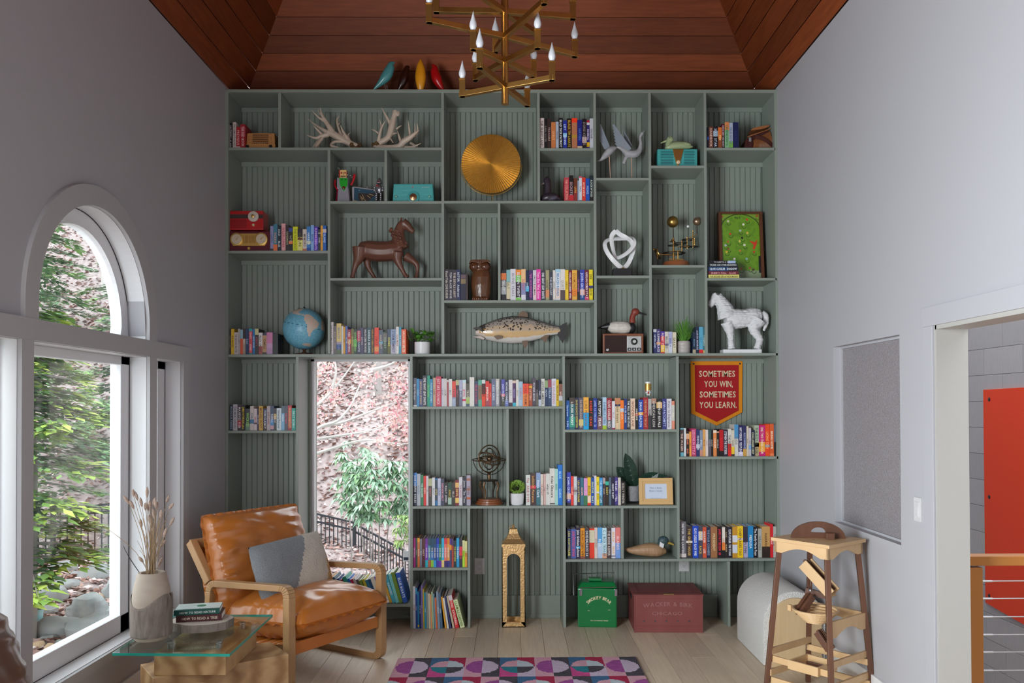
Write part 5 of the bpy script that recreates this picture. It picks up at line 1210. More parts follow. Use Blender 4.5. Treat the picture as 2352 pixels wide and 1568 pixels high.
# --- mounted trout
r, L = place('mounted_trout', 'mounted brown trout with black spots facing left', 'fish', 1195, 760, .22, PY(1195, 760, YF+.22).z); C = lambda x, y, d=0: L(1010+x/4.238, 460+y/4.238, d); q = L.k/4.238
PR = [(350, 1250, 1250+60, 26), (400, 1215, 1330, 44), (450, 1195, 1355, 52), (520, 1168, 1372, 60), (600, 1142, 1386, 66), (700, 1126, 1394, 68), (800, 1130, 1388, 64), (900, 1150, 1368, 54), (1000, 1182, 1340, 42), (1080, 1210, 1315, 30), (1150, 1228, 1302, 22), (1185, 1226, 1306, 16)]
def fsec(u):
    t = u*(len(PR)-1); i = min(int(t), len(PR)-2); f = t-i; return [PR[i][k]*(1-f)+PR[i+1][k]*f for k in range(4)]
SPOT = [(random.uniform(.17, .97), random.uniform(.14, .52)) for _ in range(130)]
def ffn(u, v):
    x, a, b, w = fsec(u); an = PI*v; return C(x, (a+b)/2-(b-a)/2*math.cos(an), -w*q*math.sin(an))
def fcol(u, v):
    if u > .16:
        for su, sv in SPOT:
            if (u-su)**2*9+(v-sv)**2 < .00042: return '3a322c'
    if u < .17: return 'c89a60' if .4 < v < .62 and u > .06 else '4a4440' if v < .4 else 'd8c8bc'
    n = mnoise.noise(Vector((u*30, v*12, 0)))*.03; v += n
    return '33303a' if v < .12 else '79726e' if v < .22 else 'a4988f' if v < .38 else 'c2aa90' if v < .54 else 'd6b07c' if v < .70 else 'e0d8d2'
MB().grid(ffn, 200, 72, fcol).build('body', pm('trout_skin', (1, 1, 1), .22, attr=True, var=.08, scale=60, coat=.4), r, smooth=True, fix=False)
fin = pm('brown_fin', (.17, .10, .06), .4, scale=50, stretch=(4, 1, .3)); dfin = pm('dark_fin', (.03, .028, .03), .4, scale=50)
for nm, P, mt, y in (('tail_fin', [(1165, 1228), (1200, 1205), (1240, 1188), (1228, 1260), (1222, 1330), (1198, 1396), (1165, 1345), (1145, 1312)], dfin, -.01), ('dorsal_fin', [(755, 1130), (785, 1090), (808, 1076), (850, 1092), (862, 1136)], fin, -.01), ('adipose_fin', [(1055, 1198), (1072, 1170), (1085, 1172), (1080, 1204)], dfin, -.005), ('anal_fin', [(980, 1345), (1020, 1316), (1070, 1310), (1045, 1350), (1030, 1390)], fin, -.02), ('pelvic_fin', [(800, 1375), (850, 1370), (862, 1400), (830, 1452), (812, 1420)], fin, -.05), ('pectoral_fin', [(525, 1330), (570, 1318), (615, 1328), (600, 1350), (560, 1362)], fin, -.062)):
    MB().prism([tuple(C(*p).xz) for p in P], y-.003, y).build(nm, mt, r)
MB().prism([tuple(C(*p).xz) for p in ((325, 1330), (400, 1322), (440, 1345), (430, 1362), (380, 1345), (330, 1336))], -.045, -.01).build('lower_jaw', cm('c8b8b0', .35), r, bev=.002); MB().prism([tuple(C(*p).xz) for p in ((325, 1250), (350, 1238), (410, 1240), (420, 1290), (385, 1262))], -.045, -.01).build('upper_jaw', cm('3a3434', .35), r, bev=.002); MB().ball(C(425, 1268, -.05), .006, 10, 6).build('eye', blackp, r, smooth=True)
# --- white knot sculpture
r, L = place('knot_sculpture', 'white looping ribbon sculpture on a black block', 'sculpture', 1428, 632, .08); C = lambda x, y, d=0: L(1360+x/3.645, 400+y/3.645, d); q = L.k/3.645
MB().box(C(175, 843, -.03), C(325, 775, .05)).build('plinth', blackp, r, bev=.002); m = MB()
P = [(200, 455, 0), (165, 500, .01), (178, 600, .02), (205, 675, .02), (275, 655, -.01), (335, 600, -.02), (352, 555, -.01), (330, 515, .02), (250, 512, .03), (150, 522, .02), (108, 560, 0), (120, 630, -.02), (170, 705, -.03), (235, 760, -.01), (275, 760, .01), (320, 700, .02), (350, 610, .02), (330, 545, 0), (285, 520, -.03), (235, 490, -.02), (200, 455, 0)]
pts = cat([C(*p) for p in P], 6); n = len(pts); b0 = None
for i, p in enumerate(pts):
    d = (pts[(i+1) % n]-pts[i-1]).normalized(); a = i/n*PI*3; s_ = Vector((-d.z, 0, d.x))*(.9+.3*math.cos(a))+Vector((0, .7*math.sin(a), 0)); s_ = (s_-d*s_.dot(d)).normalized(); t = d.cross(s_); w, h = 19*q, 9*q; ring_ = [p+s_*w+t*h*.3, p+t*h, p-s_*w+t*h*.3, p-s_*w-t*h*.3, p-t*h, p+s_*w-t*h*.3]
    b = len(m.v); m.v += [tuple(v) for v in ring_]
    if b0 is not None:
        for k in range(6): m.f.append([b0+k, b0+(k+1) % 6, b+(k+1) % 6, b+k]); m.mi.append(0); m.col.append(None)
    b0 = b
m.build('ribbon', whitep, r, smooth=True); MB().lathe([(.02, 0), (.012, .01), (0, .012)], C(255, 775), 14).build('collar', goldp, r, smooth=True)
# --- orrery
r, L = place('orrery', 'dark brass mechanical orrery with globes on arms', 'orrery', 1556, 608, .12); C = lambda x, y, d=0: L(1495+x/6.896, 480+y/6.896, d); q = L.k/6.896
bz = pm('dark_bronze', (.06, .045, .032), .35, .8, var=.3); MB().lathe([(0, 0), (215*q, 0), (215*q, 30*q), (200*q, 85*q), (0, 90*q)], C(400, 878), 28).build('base', pm('cherry_wood', (.20, .055, .018), .3, scale=8, stretch=(.3, 1, 1), col2=(.30, .10, .035)), r, smooth=True)
MB().ball(C(350, 147), 92*q, 24, 16).build('sun_globe', pm('antique_gold', (.40, .25, .07), .3, .9), r, smooth=True); MB().ball(C(735, 140), 66*q, 20, 14).build('planet_globe', pm('copper_globe', (.36, .24, .16), .3, .8), r, smooth=True); MB().ball(C(607, 205, .03), 22*q, 14, 10).build('moon_globe', whitep, r, smooth=True)
m = MB(); m.tube([C(356, 235), C(360, 430)], 8*q, 8); m.tube([C(735, 200), C(738, 340)], 8*q, 8); m.tube([C(607, 225, .03), C(605, 400, .03)], 4*q, 6); m.build('rods', bz, r, smooth=True)
m = MB(); m.tube([C(360, 400), C(360, 760)], [14*q, 18*q], 10); m.lathe([(50*q, 0), (20*q, 20*q), (18*q, 40*q)], C(345, 465), 14); m.tube([C(430, 610), C(430, 740)], 12*q, 8); m.build('column', brass, r, smooth=True)
for x, y, rr, d in ((360, 650, 180, 0), (350, 525, 75, 0), (600, 425, 95, .02), (560, 545, 90, 0), (480, 480, 110, .02), (690, 545, 60, 0)):
    g = MB(); n = 36
    for i in range(n): a = 2*PI*i/n; g.obox(C(x, y, d)+Vector((rr*q*math.cos(a), rr*q*math.sin(a), 0)), (6*q*2, 4*q*2, 8*q), RZ(a))
    g.lathe([(rr*q*.72, -4*q), (rr*q, -4*q), (rr*q, 4*q), (rr*q*.72, 4*q), (rr*q*.72, -4*q)], C(x, y, d), 30); g.bar(C(x-rr, y, d), C(x+rr, y, d), 14*q, 6*q); g.build('gear', bz, r)
m = MB()
for x, y0, y1 in ((493, 455, 610), (578, 400, 565), (670, 290, 550), (697, 410, 510)): m.tube([C(x, y0), C(x, y1)], 8*q, 8); m.ball(C(x, y0), 11*q, 8, 6); m.ball(C(x, y1), 11*q, 8, 6)
m.bar(C(300, 615), C(495, 610), 14*q, 10*q); m.bar(C(420, 545), C(690, 540), 16*q, 8*q); m.bar(C(280, 745), C(520, 745), 16*q, 14*q); m.bar(C(560, 420), C(740, 345), 16*q, 8*q); m.build('arms', brass, r, smooth=False)
m = MB(); ring(m, C(105, 660), 78*q, 12*q, RY(PI/2-.5), 28, 8); m.bar(C(105, 740), C(105, 580), 10*q, 10*q); m.tube([C(130, 662), C(410, 680)], 9*q, 8); m.build('crank_wheel', brass, r, smooth=True); MB().tube([C(30, 582), C(110, 592)], 12*q, 8).build('crank_handle', brass, r, smooth=True)
# --- pinball board
r, L = place('pinball_board', 'framed vintage green pinball game board leaning on the back', 'game board', 1704, 637, .16); C = lambda x, y, d=0: L(1645+x/5.12, 465+y/5.12, d); q = L.k/5.12
fr = pm('dark_red_brown_wood', (.075, .022, .008), .4, scale=10, stretch=(.4, 1, .4), col2=(.14, .05, .02)); lean = Matrix.Rotation(-.10, 4, 'X')
FIG = [(160, 150, 'd8d0b0'), (385, 130, 'd04020'), (340, 190, 'e8e0c8'), (300, 265, 'b8c0b0'), (180, 305, 'c84820'), (385, 295, 'e0c050'), (150, 400, 'c06030'), (290, 395, 'e0d060'), (345, 440, 'e8e0d0'), (120, 445, 'b0b8c0'), (290, 510, 'c08040'), (130, 525, 'd8b840'), (455, 525, 'c03818'), (220, 610, 'e8dcc8'), (365, 610, '90b8b0'), (295, 730, 'b05030'), (440, 740, '50382c'), (400, 720, 'a85838'), (90, 95, 'b06030'), (505, 85, 'b04828'), (150, 485, 'a84830'), (320, 355, '2a2418')]
RED = [(400, 390), (470, 405), (500, 372), (492, 430), (462, 495), (440, 490), (455, 440)]
def pcol(u, v):
    x, y = 75+455*u, 860-800*v
    if inp(x, y, RED): return 'd03818'
    for fx, fy, c in FIG:
        if (x-fx)**2+(y-fy)**2 < 190: return c
        d = math.hypot(x-fx-8, y-fy-26)
        if abs(d-22) < 4 and y > fy+22: return '3c5a18'
    if y < 250:
        d = math.hypot((x-302)/235, (y-250)/185)
        if abs(d-1) < .03: return '3a4c12'
        if d > 1: return '7a9a30'
    if y > 750 and x > 270: return '8a9a78'
    return '6c9a1e' if mnoise.noise(Vector((u*9, v*14, 2))) > -.1 else '628e1a'
m = MB(); m.grid(lambda u, v: C(75+455*u, 860-800*v, -.006), 130, 220, pcol); m.xf(lean.to_4x4()); m.build('printed_field', pm('printed_board', (1, 1, 1), .18, attr=True, var=.04, coat=.5), r, fix=False)
m = MB(); m.box(C(40, 880, -.02), C(75, 40, .03)).box(C(528, 880, -.02), C(565, 40, .03)).box(C(75, 66, -.02), C(528, 40, .03)).box(C(75, 880, -.02), C(528, 858, .03)); m.xf(lean); m.build('frame', fr, r, bev=.002); m = MB().box(C(75, 858, -.003), C(528, 66, .025)); m.xf(lean); m.build('backing', fr, r); m = MB().box(C(506, 780, -.014), C(526, 580, -.007)); m.xf(lean); m.build('plunger', blackp, r)
m = textmesh('title', 'Big 5', lambda u, v: lean @ (C(270, 108, -.0085)+Vector((u, 0, v))), .06, .013, cm('2a3010', .5), r)
# --- wicker creel
r, L = place('wicker_creel', 'woven wicker fishing creel with a dark leather strap', 'basket', 1744, 339.5, .06); C = lambda x, y, d=0: L(1620+x/14.25, 270+y/14.25, d); q = L.k/14.25
wk = pm('red_brown_wicker', (.20, .06, .018), .45, scale=60, col2=(.40, .15, .05)); lt = pm('oxblood_leather', (.06, .012, .008), .4); org = [(1280, 985), (1330, 640), (1450, 520), (1700, 440), (2100, 300), (2190, 500), (2230, 800), (2220, 985)]
m = MB().prism([tuple(C(*p).xz) for p in org], .01, .12); m.build('basket_core', lt, r)
n = 26
for i in range(n):
    x0 = 1550+i*25; zt_ = 640-(x0-1450)*.47+60; m = MB(); x1 = x0-(x0-1800)*.12
    MB().tube(cat([C(x0, 975, .004), C((x0+x1)/2+12, (975+max(zt_, 330))/2, -.012), C(x1, max(zt_, 330), .004)], 3), 9*q, 6).build('weaver', wk, r, smooth=True)
for i in range(8): MB().tube(cat([C(1300+i*28, 975, .02), C(1330+i*25, 780, .01), C(1380+i*22, 610-i*14, .02)], 3), 9*q, 6).build('weaver', lt, r, smooth=True)
MB().tube(cat([C(1380, 550, 0), C(1600, 470, -.008), C(1900, 370, -.008), C(2140, 270, 0)], 3), 18*q, 8).build('rim', wk, r, smooth=True); MB().prism([tuple(C(*p).xz) for p in ((1490, 330), (1560, 250), (1800, 190), (2080, 150), (2120, 190), (1960, 260), (1700, 310))], -.002, .10).build('lid', wk, r, bev=.003)
m = MB(); P = cat([C(1600, 570, -.018), C(1800, 620, -.022), C(2000, 720, -.022), C(2180, 860, -.016)], 4)
for i in range(len(P)-1): m.bar(P[i], P[i+1]+(P[i+1]-P[i])*.15, .004, 120*q, (0, 0, 1))
m.build('strap', lt, r); MB().box(C(1405, 715, -.012), C(1490, 580, -.006)).build('buckle', chrome, r, bev=.001)
# --- plants
def leafshape(m, base, d, upv, L_, w, droop=.25, n=5):
    d = Vector(d).normalized(); s_ = d.cross(Vector(upv)).normalized(); u = s_.cross(d); row_ = []
    for i in range(n+1):
        t = i/n; c = Vector(base)+d*L_*t-Vector((0, 0, L_*droop*t*t)); ww = w*math.sin(PI*min(1, t*.86+.12))**.8*(1 if i < n else .02); row_.append((c-s_*ww+u*ww*.25, c, c+s_*ww+u*ww*.25))
    for i in range(n):
        a, b = row_[i], row_[i+1]; m.add([a[0], a[1], b[1], b[0]], [(0, 1, 2, 3)]); m.add([a[1], a[2], b[2], b[1]], [(0, 1, 2, 3)])
random.seed(31)
r, L = place('potted_pothos', 'leafy green pothos in a plain white cylinder pot', 'potted plant', 970, 811.5, .08); MB().lathe([(0, 0), (.05, 0), (.054, .010), (.0535, .086), (.049, .086), (.049, .07), (0, .07)], L(970, 811.5), 28).build('pot', whitep, r, smooth=True)
lg = pm('bright_green_leaf', (.06, .20, .02), .35, scale=30, col2=(.16, .38, .06))
for i in range(46):
    a = rnd(0, 6.28); el = rnd(-.1, 1.2); c = L(970, 781)+Vector((rnd(-.07, .07), rnd(-.05, .05), rnd(-.01, .06))); m = MB(); leafshape(m, c, (math.cos(a)*math.cos(el), math.sin(a)*math.cos(el)-.25, math.sin(el)*.8), (0, -.4, 1), rnd(.035, .065), rnd(.014, .024)); m.build('leaf', lg, r, smooth=True, fix=False)
m = MB(); m.tube(cat([L(945, 780, -.03), L(938, 765, -.03), L(940, 750, -.03)], 4), .0012, 5); m.tube(cat([L(1000, 778), L(1006, 765), L(1003, 752)], 4), .0012, 5); m.build('tendril', lg, r)
r, L = place('potted_grass', 'spiky green grass plant in a ribbed grey pot', 'potted plant', 1570.5, 810, .08); m = MB(); m.lathe([(0, 0), (.044, 0)]+[(.047+.0012*math.cos(i*1.5), .006+i*.0052) for i in range(16)]+[(.043, .088), (.043, .075), (0, .075)], L(1570.5, 810), 28); m.build('pot', pm('warm_grey_ceramic', (.42, .38, .36), .45), r, smooth=True)
gb = pm('grass_blade_green', (.045, .17, .012), .4, scale=20, col2=(.17, .40, .07))
for i in range(120):
    a = rnd(0, 6.28); out = rnd(.2, 1); h_ = rnd(.05, .17)*(1.25-out*.55); rr = .015*out; b0 = L(1570.5, 783)+Vector((rr*math.cos(a), rr*math.sin(a), 0)); e = b0+Vector((math.cos(a)*out*.10, math.sin(a)*out*.07, h_)); e2 = e+Vector((math.cos(a)*out*.05, math.sin(a)*out*.04, -out*rnd(0, .05))); m = MB(); P = cat([b0, (b0+e)/2+Vector((0, 0, h_*.22)), e, e2], 3); w = rnd(.0018, .0032); n = len(P)
    for k in range(n-1):
        wa, wb = w*(1-k/n), w*(1-(k+1)/n)+.0001; m.add([P[k]-Vector((wa, 0, 0)), P[k]+Vector((wa, .001, 0)), P[k+1]+Vector((wb, .001, 0)), P[k+1]-Vector((wb, 0, 0))], [(0, 1, 2, 3)])
    m.build('blade', gb, r, smooth=True, fix=False)
r, L = place('potted_succulent', 'small bright green bush in a white textured pot', 'potted plant', 1187, 1159, .07); m = MB(); n = 40
for i in range(n): a = 2*PI*i/n; m.bar(L(1187, 1157)+Vector((.043*math.cos(a), .043*math.sin(a), 0)), L(1187, 1133)+Vector((.049*math.cos(a), .049*math.sin(a), 0)), .005, .004)
m.lathe([(0, 0), (.042, 0), (.050, .08), (.046, .08), (.044, .07), (0, .07)], L(1187, 1159), 28); m.build('pot', whitep, r, smooth=False); m = MB(); random.seed(5)
for i in range(330):
    v = Vector((random.gauss(0, 1), random.gauss(0, 1), random.gauss(0, 1))).normalized(); c = L(1187, 1118)+Vector((v.x*.048, v.y*.045, v.z*.036)); leafshape(m, c, v+Vector((0, 0, .4)), (0, -1, .3), .014, .006, .1, 2)
o = m.build('foliage', pm('lime_green_leaf', (.14, .32, .03), .45, scale=40, col2=(.40, .58, .12)), r, fix=False); o['kind'] = 'stuff'
r, L = place('potted_calathea', 'dark leafed plant in a grey woven texture pot', 'potted plant', 1456, 1161, .14); m = MB().lathe([(0, 0), (.045, 0), (.055, .105), (.05, .105), (.05, .09), (0, .09)], L(1456, 1155), 28); m.build('pot', pm('grey_textured_ceramic', (.20, .20, .21), .6, scale=90, col2=(.34, .34, .35), bump=.8), r, smooth=True)
dl = pm('dark_green_leaf', (.006, .02, .010), .3, scale=30, stretch=(1, 1, 3), col2=(.03, .075, .05))
for P in ([(1456, 1120), (1448, 1090), (1436, 1048)], [(1452, 1122), (1436, 1100), (1416, 1078)], [(1458, 1125), (1480, 1098), (1510, 1092)], [(1450, 1128), (1430, 1115), (1420, 1092)], [(1460, 1122), (1490, 1112), (1530, 1099)]):
    i = P[2][0]; a, b = L(*P[0]), L(*P[2]); m = MB(); leafshape(m, a, b-a+Vector((0, -.03, 0)), (.3, -1, .2), (b-a).length*1.05, .052, .0, 7); m.build('leaf', dl, r, smooth=True, fix=False); m = MB(); m.tube([L(1456, 1130), a], .002, 6); m.build('stalk', dl, r)
    m = MB(); d = (b-a)+Vector((0, -.03, 0)); s_ = d.cross(Vector((.3, -1, .2))).normalized(); 
    for k in range(1, 6): c = a+d*(k/6.5)+Vector((0, -.002, 0)); m.bar(c, c+d*.10+s_*.03, .0012, .0008, (0, 1, 0)); m.bar(c, c+d*.10-s_*.03, .0012, .0008, (0, 1, 0))
    m.build('leaf_vein', cm('9ab0a0', .5), r)
# --- armillary sphere
r, L = place('armillary_sphere', 'bronze armillary sphere on four legs and a round wooden base', 'armillary sphere', 1125, 1160, .12); C = lambda x, y, d=0: L(1080+x/5.978, 1015+y/5.978, d); q = L.k/5.978
br = pm('antique_bronze', (.20, .125, .07), .35, .85, var=.3); MB().lathe([(0, 0), (195*q, 0), (190*q, 22*q), (178*q, 26*q), (176*q, 48*q), (160*q, 54*q), (155*q, 74*q), (0, 80*q)], C(265, 866), 32).build('base', pm('cherry_wood', (.20, .055, .018)), r, smooth=True)
cs = C(265, 250); m = MB(); ring(m, cs, 185*q, 9*q, RZ(.7) @ RX(PI/2), 40, 8); m.build('meridian_ring', br, r, smooth=True)
for R_, rr, w in ((RX(.15), 165, 6), (RX(.45) @ RY(.3), 150, 9), (RX(-.5) @ RY(.4), 160, 6), (RY(PI/2) @ RX(.4), 150, 5), (RX(PI/2) @ RY(.9), 140, 5), (RX(.35), 120, 5)): m = MB(); ring(m, cs, rr*q, w*q, R_, 36, 6); m.build('ring', br, r, smooth=True)
m = MB(); ring(m, C(260, 262), 230*q, 7*q, RX(.04), 40, 6); m.build('horizon_ring', br, r, smooth=True); m = MB(); ring(m, C(260, 255), 215*q, 6*q, RX(PI/2), 30, 6, PI, 2*PI); m.build('cradle', bz, r, smooth=True); MB().ball(cs, 40*q, 14, 10).build('earth_ball', br, r, smooth=True); m = MB(); m.tube([C(220, 120), C(310, 385)], 5*q, 6); m.build('axis', br, r)
MB().lathe([(60*q, 0), (20*q, 15*q), (24*q, 50*q), (16*q, 80*q), (30*q, 105*q), (0, 108*q)], C(262, 545), 18).build('stem', br, r, smooth=True); MB().lathe([(0, 0), (130*q, 0), (120*q, 16*q), (0, 20*q)], C(262, 552), 24).build('plate', bz, r, smooth=True)
for x0, x1, d, mt in ((150, 190, .0, br), (205, 215, -.05, br), (315, 312, .05, bz), (370, 372, -.02, br)): MB().tube(cat([C(x0, 560, d), C(x0+(18 if x0 > 250 else -14), 620, d), C((x0+x1)/2, 690, d), C(x1, 785, d)], 4), [16*q]*5+[13*q]*4+[9*q]*4, 8).build('leg', mt, r, smooth=True)
# --- small framed sign
r, L = place('picture_frame', 'small gold wood frame with a take a book sign', 'picture frame', 1507, 1161.5, .04); lean = Matrix.Rotation(-.12, 4, 'X'); gw = pm('golden_wood_frame', (.60, .36, .14), .35, scale=8, stretch=(.3, 1, .3), col2=(.72, .47, .21))
x0, x1, y0, y1 = 1468, 1545.5, 1161, 1100
m = MB()
for a, b, d0, d1 in ((0, 8, -.014, .004), (8, 13.5, -.009, .004)): m.box(L(x0+a, y0-a, d0), L(x1-a, y0-b, d1)).box(L(x0+a, y1+b, d0), L(x1-a, y1+a, d1)).box(L(x0+a, y0-b, d0), L(x0+b, y1+b, d1)).box(L(x1-b, y0-b, d0), L(x1-a, y1+b, d1))
m.xf(lean); m.build('moulding', gw, r, bev=.001); m = MB().box(L(x0+13, y0-13, -.004), L(x1-13, y1+13, .002)); m.xf(lean); m.build('card', cm('c8d2e4', .5), r); m = MB().box(L(1500, 1161, .003), L(1514, 1115, .006)); m.xf(Matrix.Rotation(-.12, 4, 'X')); m.build('easel_back', walnut, r); tm = cm('4a6488', .5)
for s_, py, h_, w in (('Take a book', 1122.5, .0115, .115), ('Share a book', 1129.5, .0115, .12), ('Little library for everyone to enjoy', 1146, .0035, .11)): textmesh('lettering', s_, lambda u, v, py=py: lean @ (L(1506.5, py, -.0047)+Vector((u, 0, v))), w, h_, tm, r, False)
# --- pill bottle on the books
yb = L.top(0); zt_ = PY(1488, 909.5, YF+.04).z
r, L = place('pill_bottle', 'small clear bottle of coloured capsules with a white cap', 'bottle', 1488.5, 909.5, .05, zt_)
for lay in range(3):
    for i in range(6): a = i*1.05+lay*.5; MB().ball(L(1488.5, 906-lay*4.5)+Vector((.0125*math.cos(a), .0125*math.sin(a), 0)), (.006, .006, .0075), 8, 6).build('capsule', cm(random.choice(['e8e8f0', 'e0a020', '3a70b0', 'd04030', '5a8a60', 'f0f0f0']), .3), r, smooth=True)
MB().lathe([(0, 0), (.0215, 0), (.0225, .002), (.0225, .075), (.017, .084), (.017, .088)], L(1488.5, 909.5), 20).build('glass', glassmat('bottle_glass', (.95, .96, .95)), r, smooth=True); MB().lathe([(.0229, 0), (.0229, .045)], L(1488.5, 896), 20).build('label', goldp, r, smooth=True); MB().lathe([(0, .0), (.019, 0), (.019, .012), (0, .012)], L(1488.5, 880.5), 20).build('cap', whitep, r, smooth=True)
# --- pennant
r, L = place('pennant', 'red felt pennant banner with an orange border and cream lettering', 'pennant', 1645, 905, YB-YF-.012, PY(1645, 905, YB-.012).z)
o_ = [(1586, 829), (1706, 829), (1704.5, 947), (1645.5, 977.5), (1587, 949)]; i_ = [(1595.5, 838), (1697, 838), (1696, 943), (1645.5, 969), (1596, 944)]
MB().prism([tuple(L(*p).xz) for p in o_], -.003, .002).build('border', cm('d8840c', .85), r); MB().prism([tuple(L(*p).xz) for p in i_], -.006, -.002).build('field', pm('red_felt', (.36, .006, .008), .9, scale=120), r)
for s_, x, y, w in (('SOMETIMES', 1646.8, 857.5, 83), ('YOU WIN,', 1650, 881, 66), ('SOMETIMES', 1648, 905, 83), ('YOU LEARN.', 1648.5, 929, 86)): textmesh('lettering', s_, lambda u, v, x=x, y=y: L(x, y, -.0068)+Vector((u, 0, v)), w*L.k, 14.5*L.k, cm('d8c4a4', .8), r)
for x in (1593, 1700): m = MB(); ring(m, L(x, 835, -.004), .005, .0018, RX(PI/2), 16); m.ball(L(x, 835, -.004), (.004, .002, .004), 8, 6); m.build('grommet', blackp, r)
# --- lantern, cooler and crate on the floor
r, L = place('floor_lantern', 'tall gold metal lantern with arched openings and a pagoda top', 'lantern', 1180, 1437, .02, 0); gl = pm('hammered_gold', (.58, .36, .13), .38, .75, scale=70, col2=(.72, .47, .24), bump=.35); D = .16; w0, w1 = L(1153, 0).x, L(1207, 0).x; zc = L(0, 1254).z
a0, a1 = w0+.033, w1-.033; zs = L(0, 1285).z; zb_ = .035
arcp = [(a0, zb_)]+[(x, z) for x, z in arc((a0+a1)/2, zs, (a1-a0)/2, PI, 0, 14)]+[(a1, zb_)]; outp = [(w0, 0.)]+[(w0+(w1-w0)*i/14, zc) if True else 0 for i in range(15)]+[(w1, 0.)]
for d0 in (0, D-.006):
    m = MB(); m.strip(arcp, outp, d0, d0+.006); m.box((w0, d0, 0), (w1, d0+.006, zb_)); m.build('face_panel', gl, r)
ay0, ay1 = .033, D-.033; arcy = [(ay0, zb_)]+arc(D/2, zs, (ay1-ay0)/2, PI, 0, 14)+[(ay1, zb_)]; outy = [(0, 0)]+[(D*i/14, zc) for i in range(15)]+[(D, 0)]
for x in (w0, w1-.006): m = MB(); m.strip(arcy, outy, x, x+.006, 'x'); m.box((x, 0, 0), (x+.006, D, zb_)); m.build('side_panel', gl, r)
MB().box((w0, 0, 0), (w1, D, .006)).build('floor_plate', gl, r); m = MB(); cx, cy = (w0+w1)/2, D/2; hw_ = (w1-w0)/2; lv = [(1, 0), (1, .02), (.86, .028), (.62, .05), (.40, .085), (.30, .115), (.12, .122)]
for i in range(len(lv)-1):
    (s0, z0), (s1, z1) = lv[i], lv[i+1]; q4 = lambda s_, z: [(cx+sx*hw_*s_, cy+sy*D/2*s_, zc+z) for sx, sy in ((-1, -1), (1, -1), (1, 1), (-1, 1))]; A, B_ = q4(s0, z0), q4(s1, z1); m.add(A+B_, [(k, (k+1) % 4, 4+(k+1) % 4, 4+k) for k in range(4)])
m.build('roof', gl, r); MB().lathe([(.012, 0), (.006, .01), (.008, .02), (0, .028)], (cx, cy, zc+.12), 12).build('finial', gl, r, smooth=True); m = MB(); ring(m, (cx-.012, cy-.01, zc+.12), .016, .003, RX(PI/2) @ RY(.4), 18); m.build('ring_handle', gl, r, smooth=True)
r, L = place('metal_cooler', 'green metal cooler with a wire handle and cream lettering', 'cooler', 1373, 1441, .005, 0); gn = pm('glossy_green_enamel', (.004, .17, .045), .28, coat=.3); A = lambda x, y, d=0: L(1290+x/4.612, 1150+y/4.612, d); T = RZ(-.08).to_4x4()
def tb(mb, *a, **k): mb.xf(T); return mb.build(*a, **k)
tb(MB().box(A(172, 1345, 0), A(585, 935, .19)), 'body', gn, r, bev=.010); tb(MB().add([A(168, 940, -.004), A(588, 925, -.004), A(588, 925, .195), A(168, 940, .195)]+[A(215, 880, .03), A(560, 872, .03), A(560, 872, .16), A(215, 880, .16)], [(0, 1, 5, 4), (1, 2, 6, 5), (2, 3, 7, 6), (3, 0, 4, 7), (4, 5, 6, 7), (0, 3, 2, 1)]), 'lid', gn, r, bev=.006); tb(MB().box(A(290, 874, .06), A(430, 845, .12)), 'lid_handle', gn, r, bev=.004)
tb(MB().tube([A(165, 1040, .03), A(130, 1025, .05), A(125, 808, .09), A(570, 792, .09), A(566, 900, .05), A(560, 915, .0), A(200, 925, -.006)], .0028, 8), 'wire_handle', chrome, r)
for x in (290, 422): tb(MB().tube([A(x, 870, .09), A(x, 800, .09)], .0028, 8), 'handle_strut', chrome, r)
for x in (205, 575): tb(MB().box(A(x-14, 1010, -.008), A(x+14, 935, -.001)), 'latch', chrome, r, bev=.003)
cl = cm('e8d8b0', .5)
def arct(s_, cxp, cyp, rad, h_):
    c = A(cxp, cyp, -.0012); return textmesh('lettering', s_, lambda u, v: T @ (c+Vector(((rad+v)*math.sin(u/rad), 0, (rad+v)*math.cos(u/rad)))), .185, h_, cl, r)
arct('SMOKEY BEAR', 397, 1190, .105, .022)
for s_, x, y, w, h_ in (('EST.', 292, 1166, .016, .006), ('1944', 505, 1157, .02, .006), ('ONLY YOU CAN PREVENT WILDFIRES', 400, 1270, .12, .006)): c = A(x, y, -.0012); textmesh('lettering', s_, lambda u, v, c=c: T @ (c+Vector((u, 0, v))), w, h_, cl, r)
p0 = PZ(1457, 1452, 0); r = thing('metal_crate', 'weathered red metal crate embossed with a Chicago brewer name', 'crate', (p0.x, p0.y, 0), -.03); cw = PZ(1617, 1455, 0).x-p0.x; chh = .245; cd = .37
rm = pm('weathered_red_paint', (.17, .028, .026), .55, scale=9, stretch=(1, 1, .25), col2=(.26, .075, .07), bump=.3, var=.3); MB().box((0, 0, 0), (cw, cd, chh)).build('body', rm, r, bev=.004); MB().box((-.006, -.006, chh), (cw+.006, cd+.004, chh+.008)).build('lid', rm, r, bev=.003)
m = MB(); [m.box((a, -.003, b), (c, .002, d)) for a, b, c, d in ((.012, .04, cw-.012, .046), (.022, chh-.022, cw-.022, chh-.018), (0, 0, .008, chh), (cw-.008, 0, cw, chh))]; m.build('embossed_border', rm, r, bev=.001); m = MB(); [m.box((a, 0, b) if 0 else (a, b, chh+.007), (c, d, chh+.010)) for a, b, c, d in ((.03, .02, .034, cd-.02), (.045, .02, .049, cd-.02), (cw-.06, .02, cw-.056, cd-.02), (cw-.045, .02, cw-.041, cd-.02))]; m.build('lid_rib', rm, r)
MB().box((cw*.43, -.008, chh+.006), (cw*.58, .03, chh+.011)).build('hasp', brass, r, bev=.001); MB().box((-.004, .12, chh-.05), (.004, .22, chh-.02)).build('hand_hole', blackp, r)
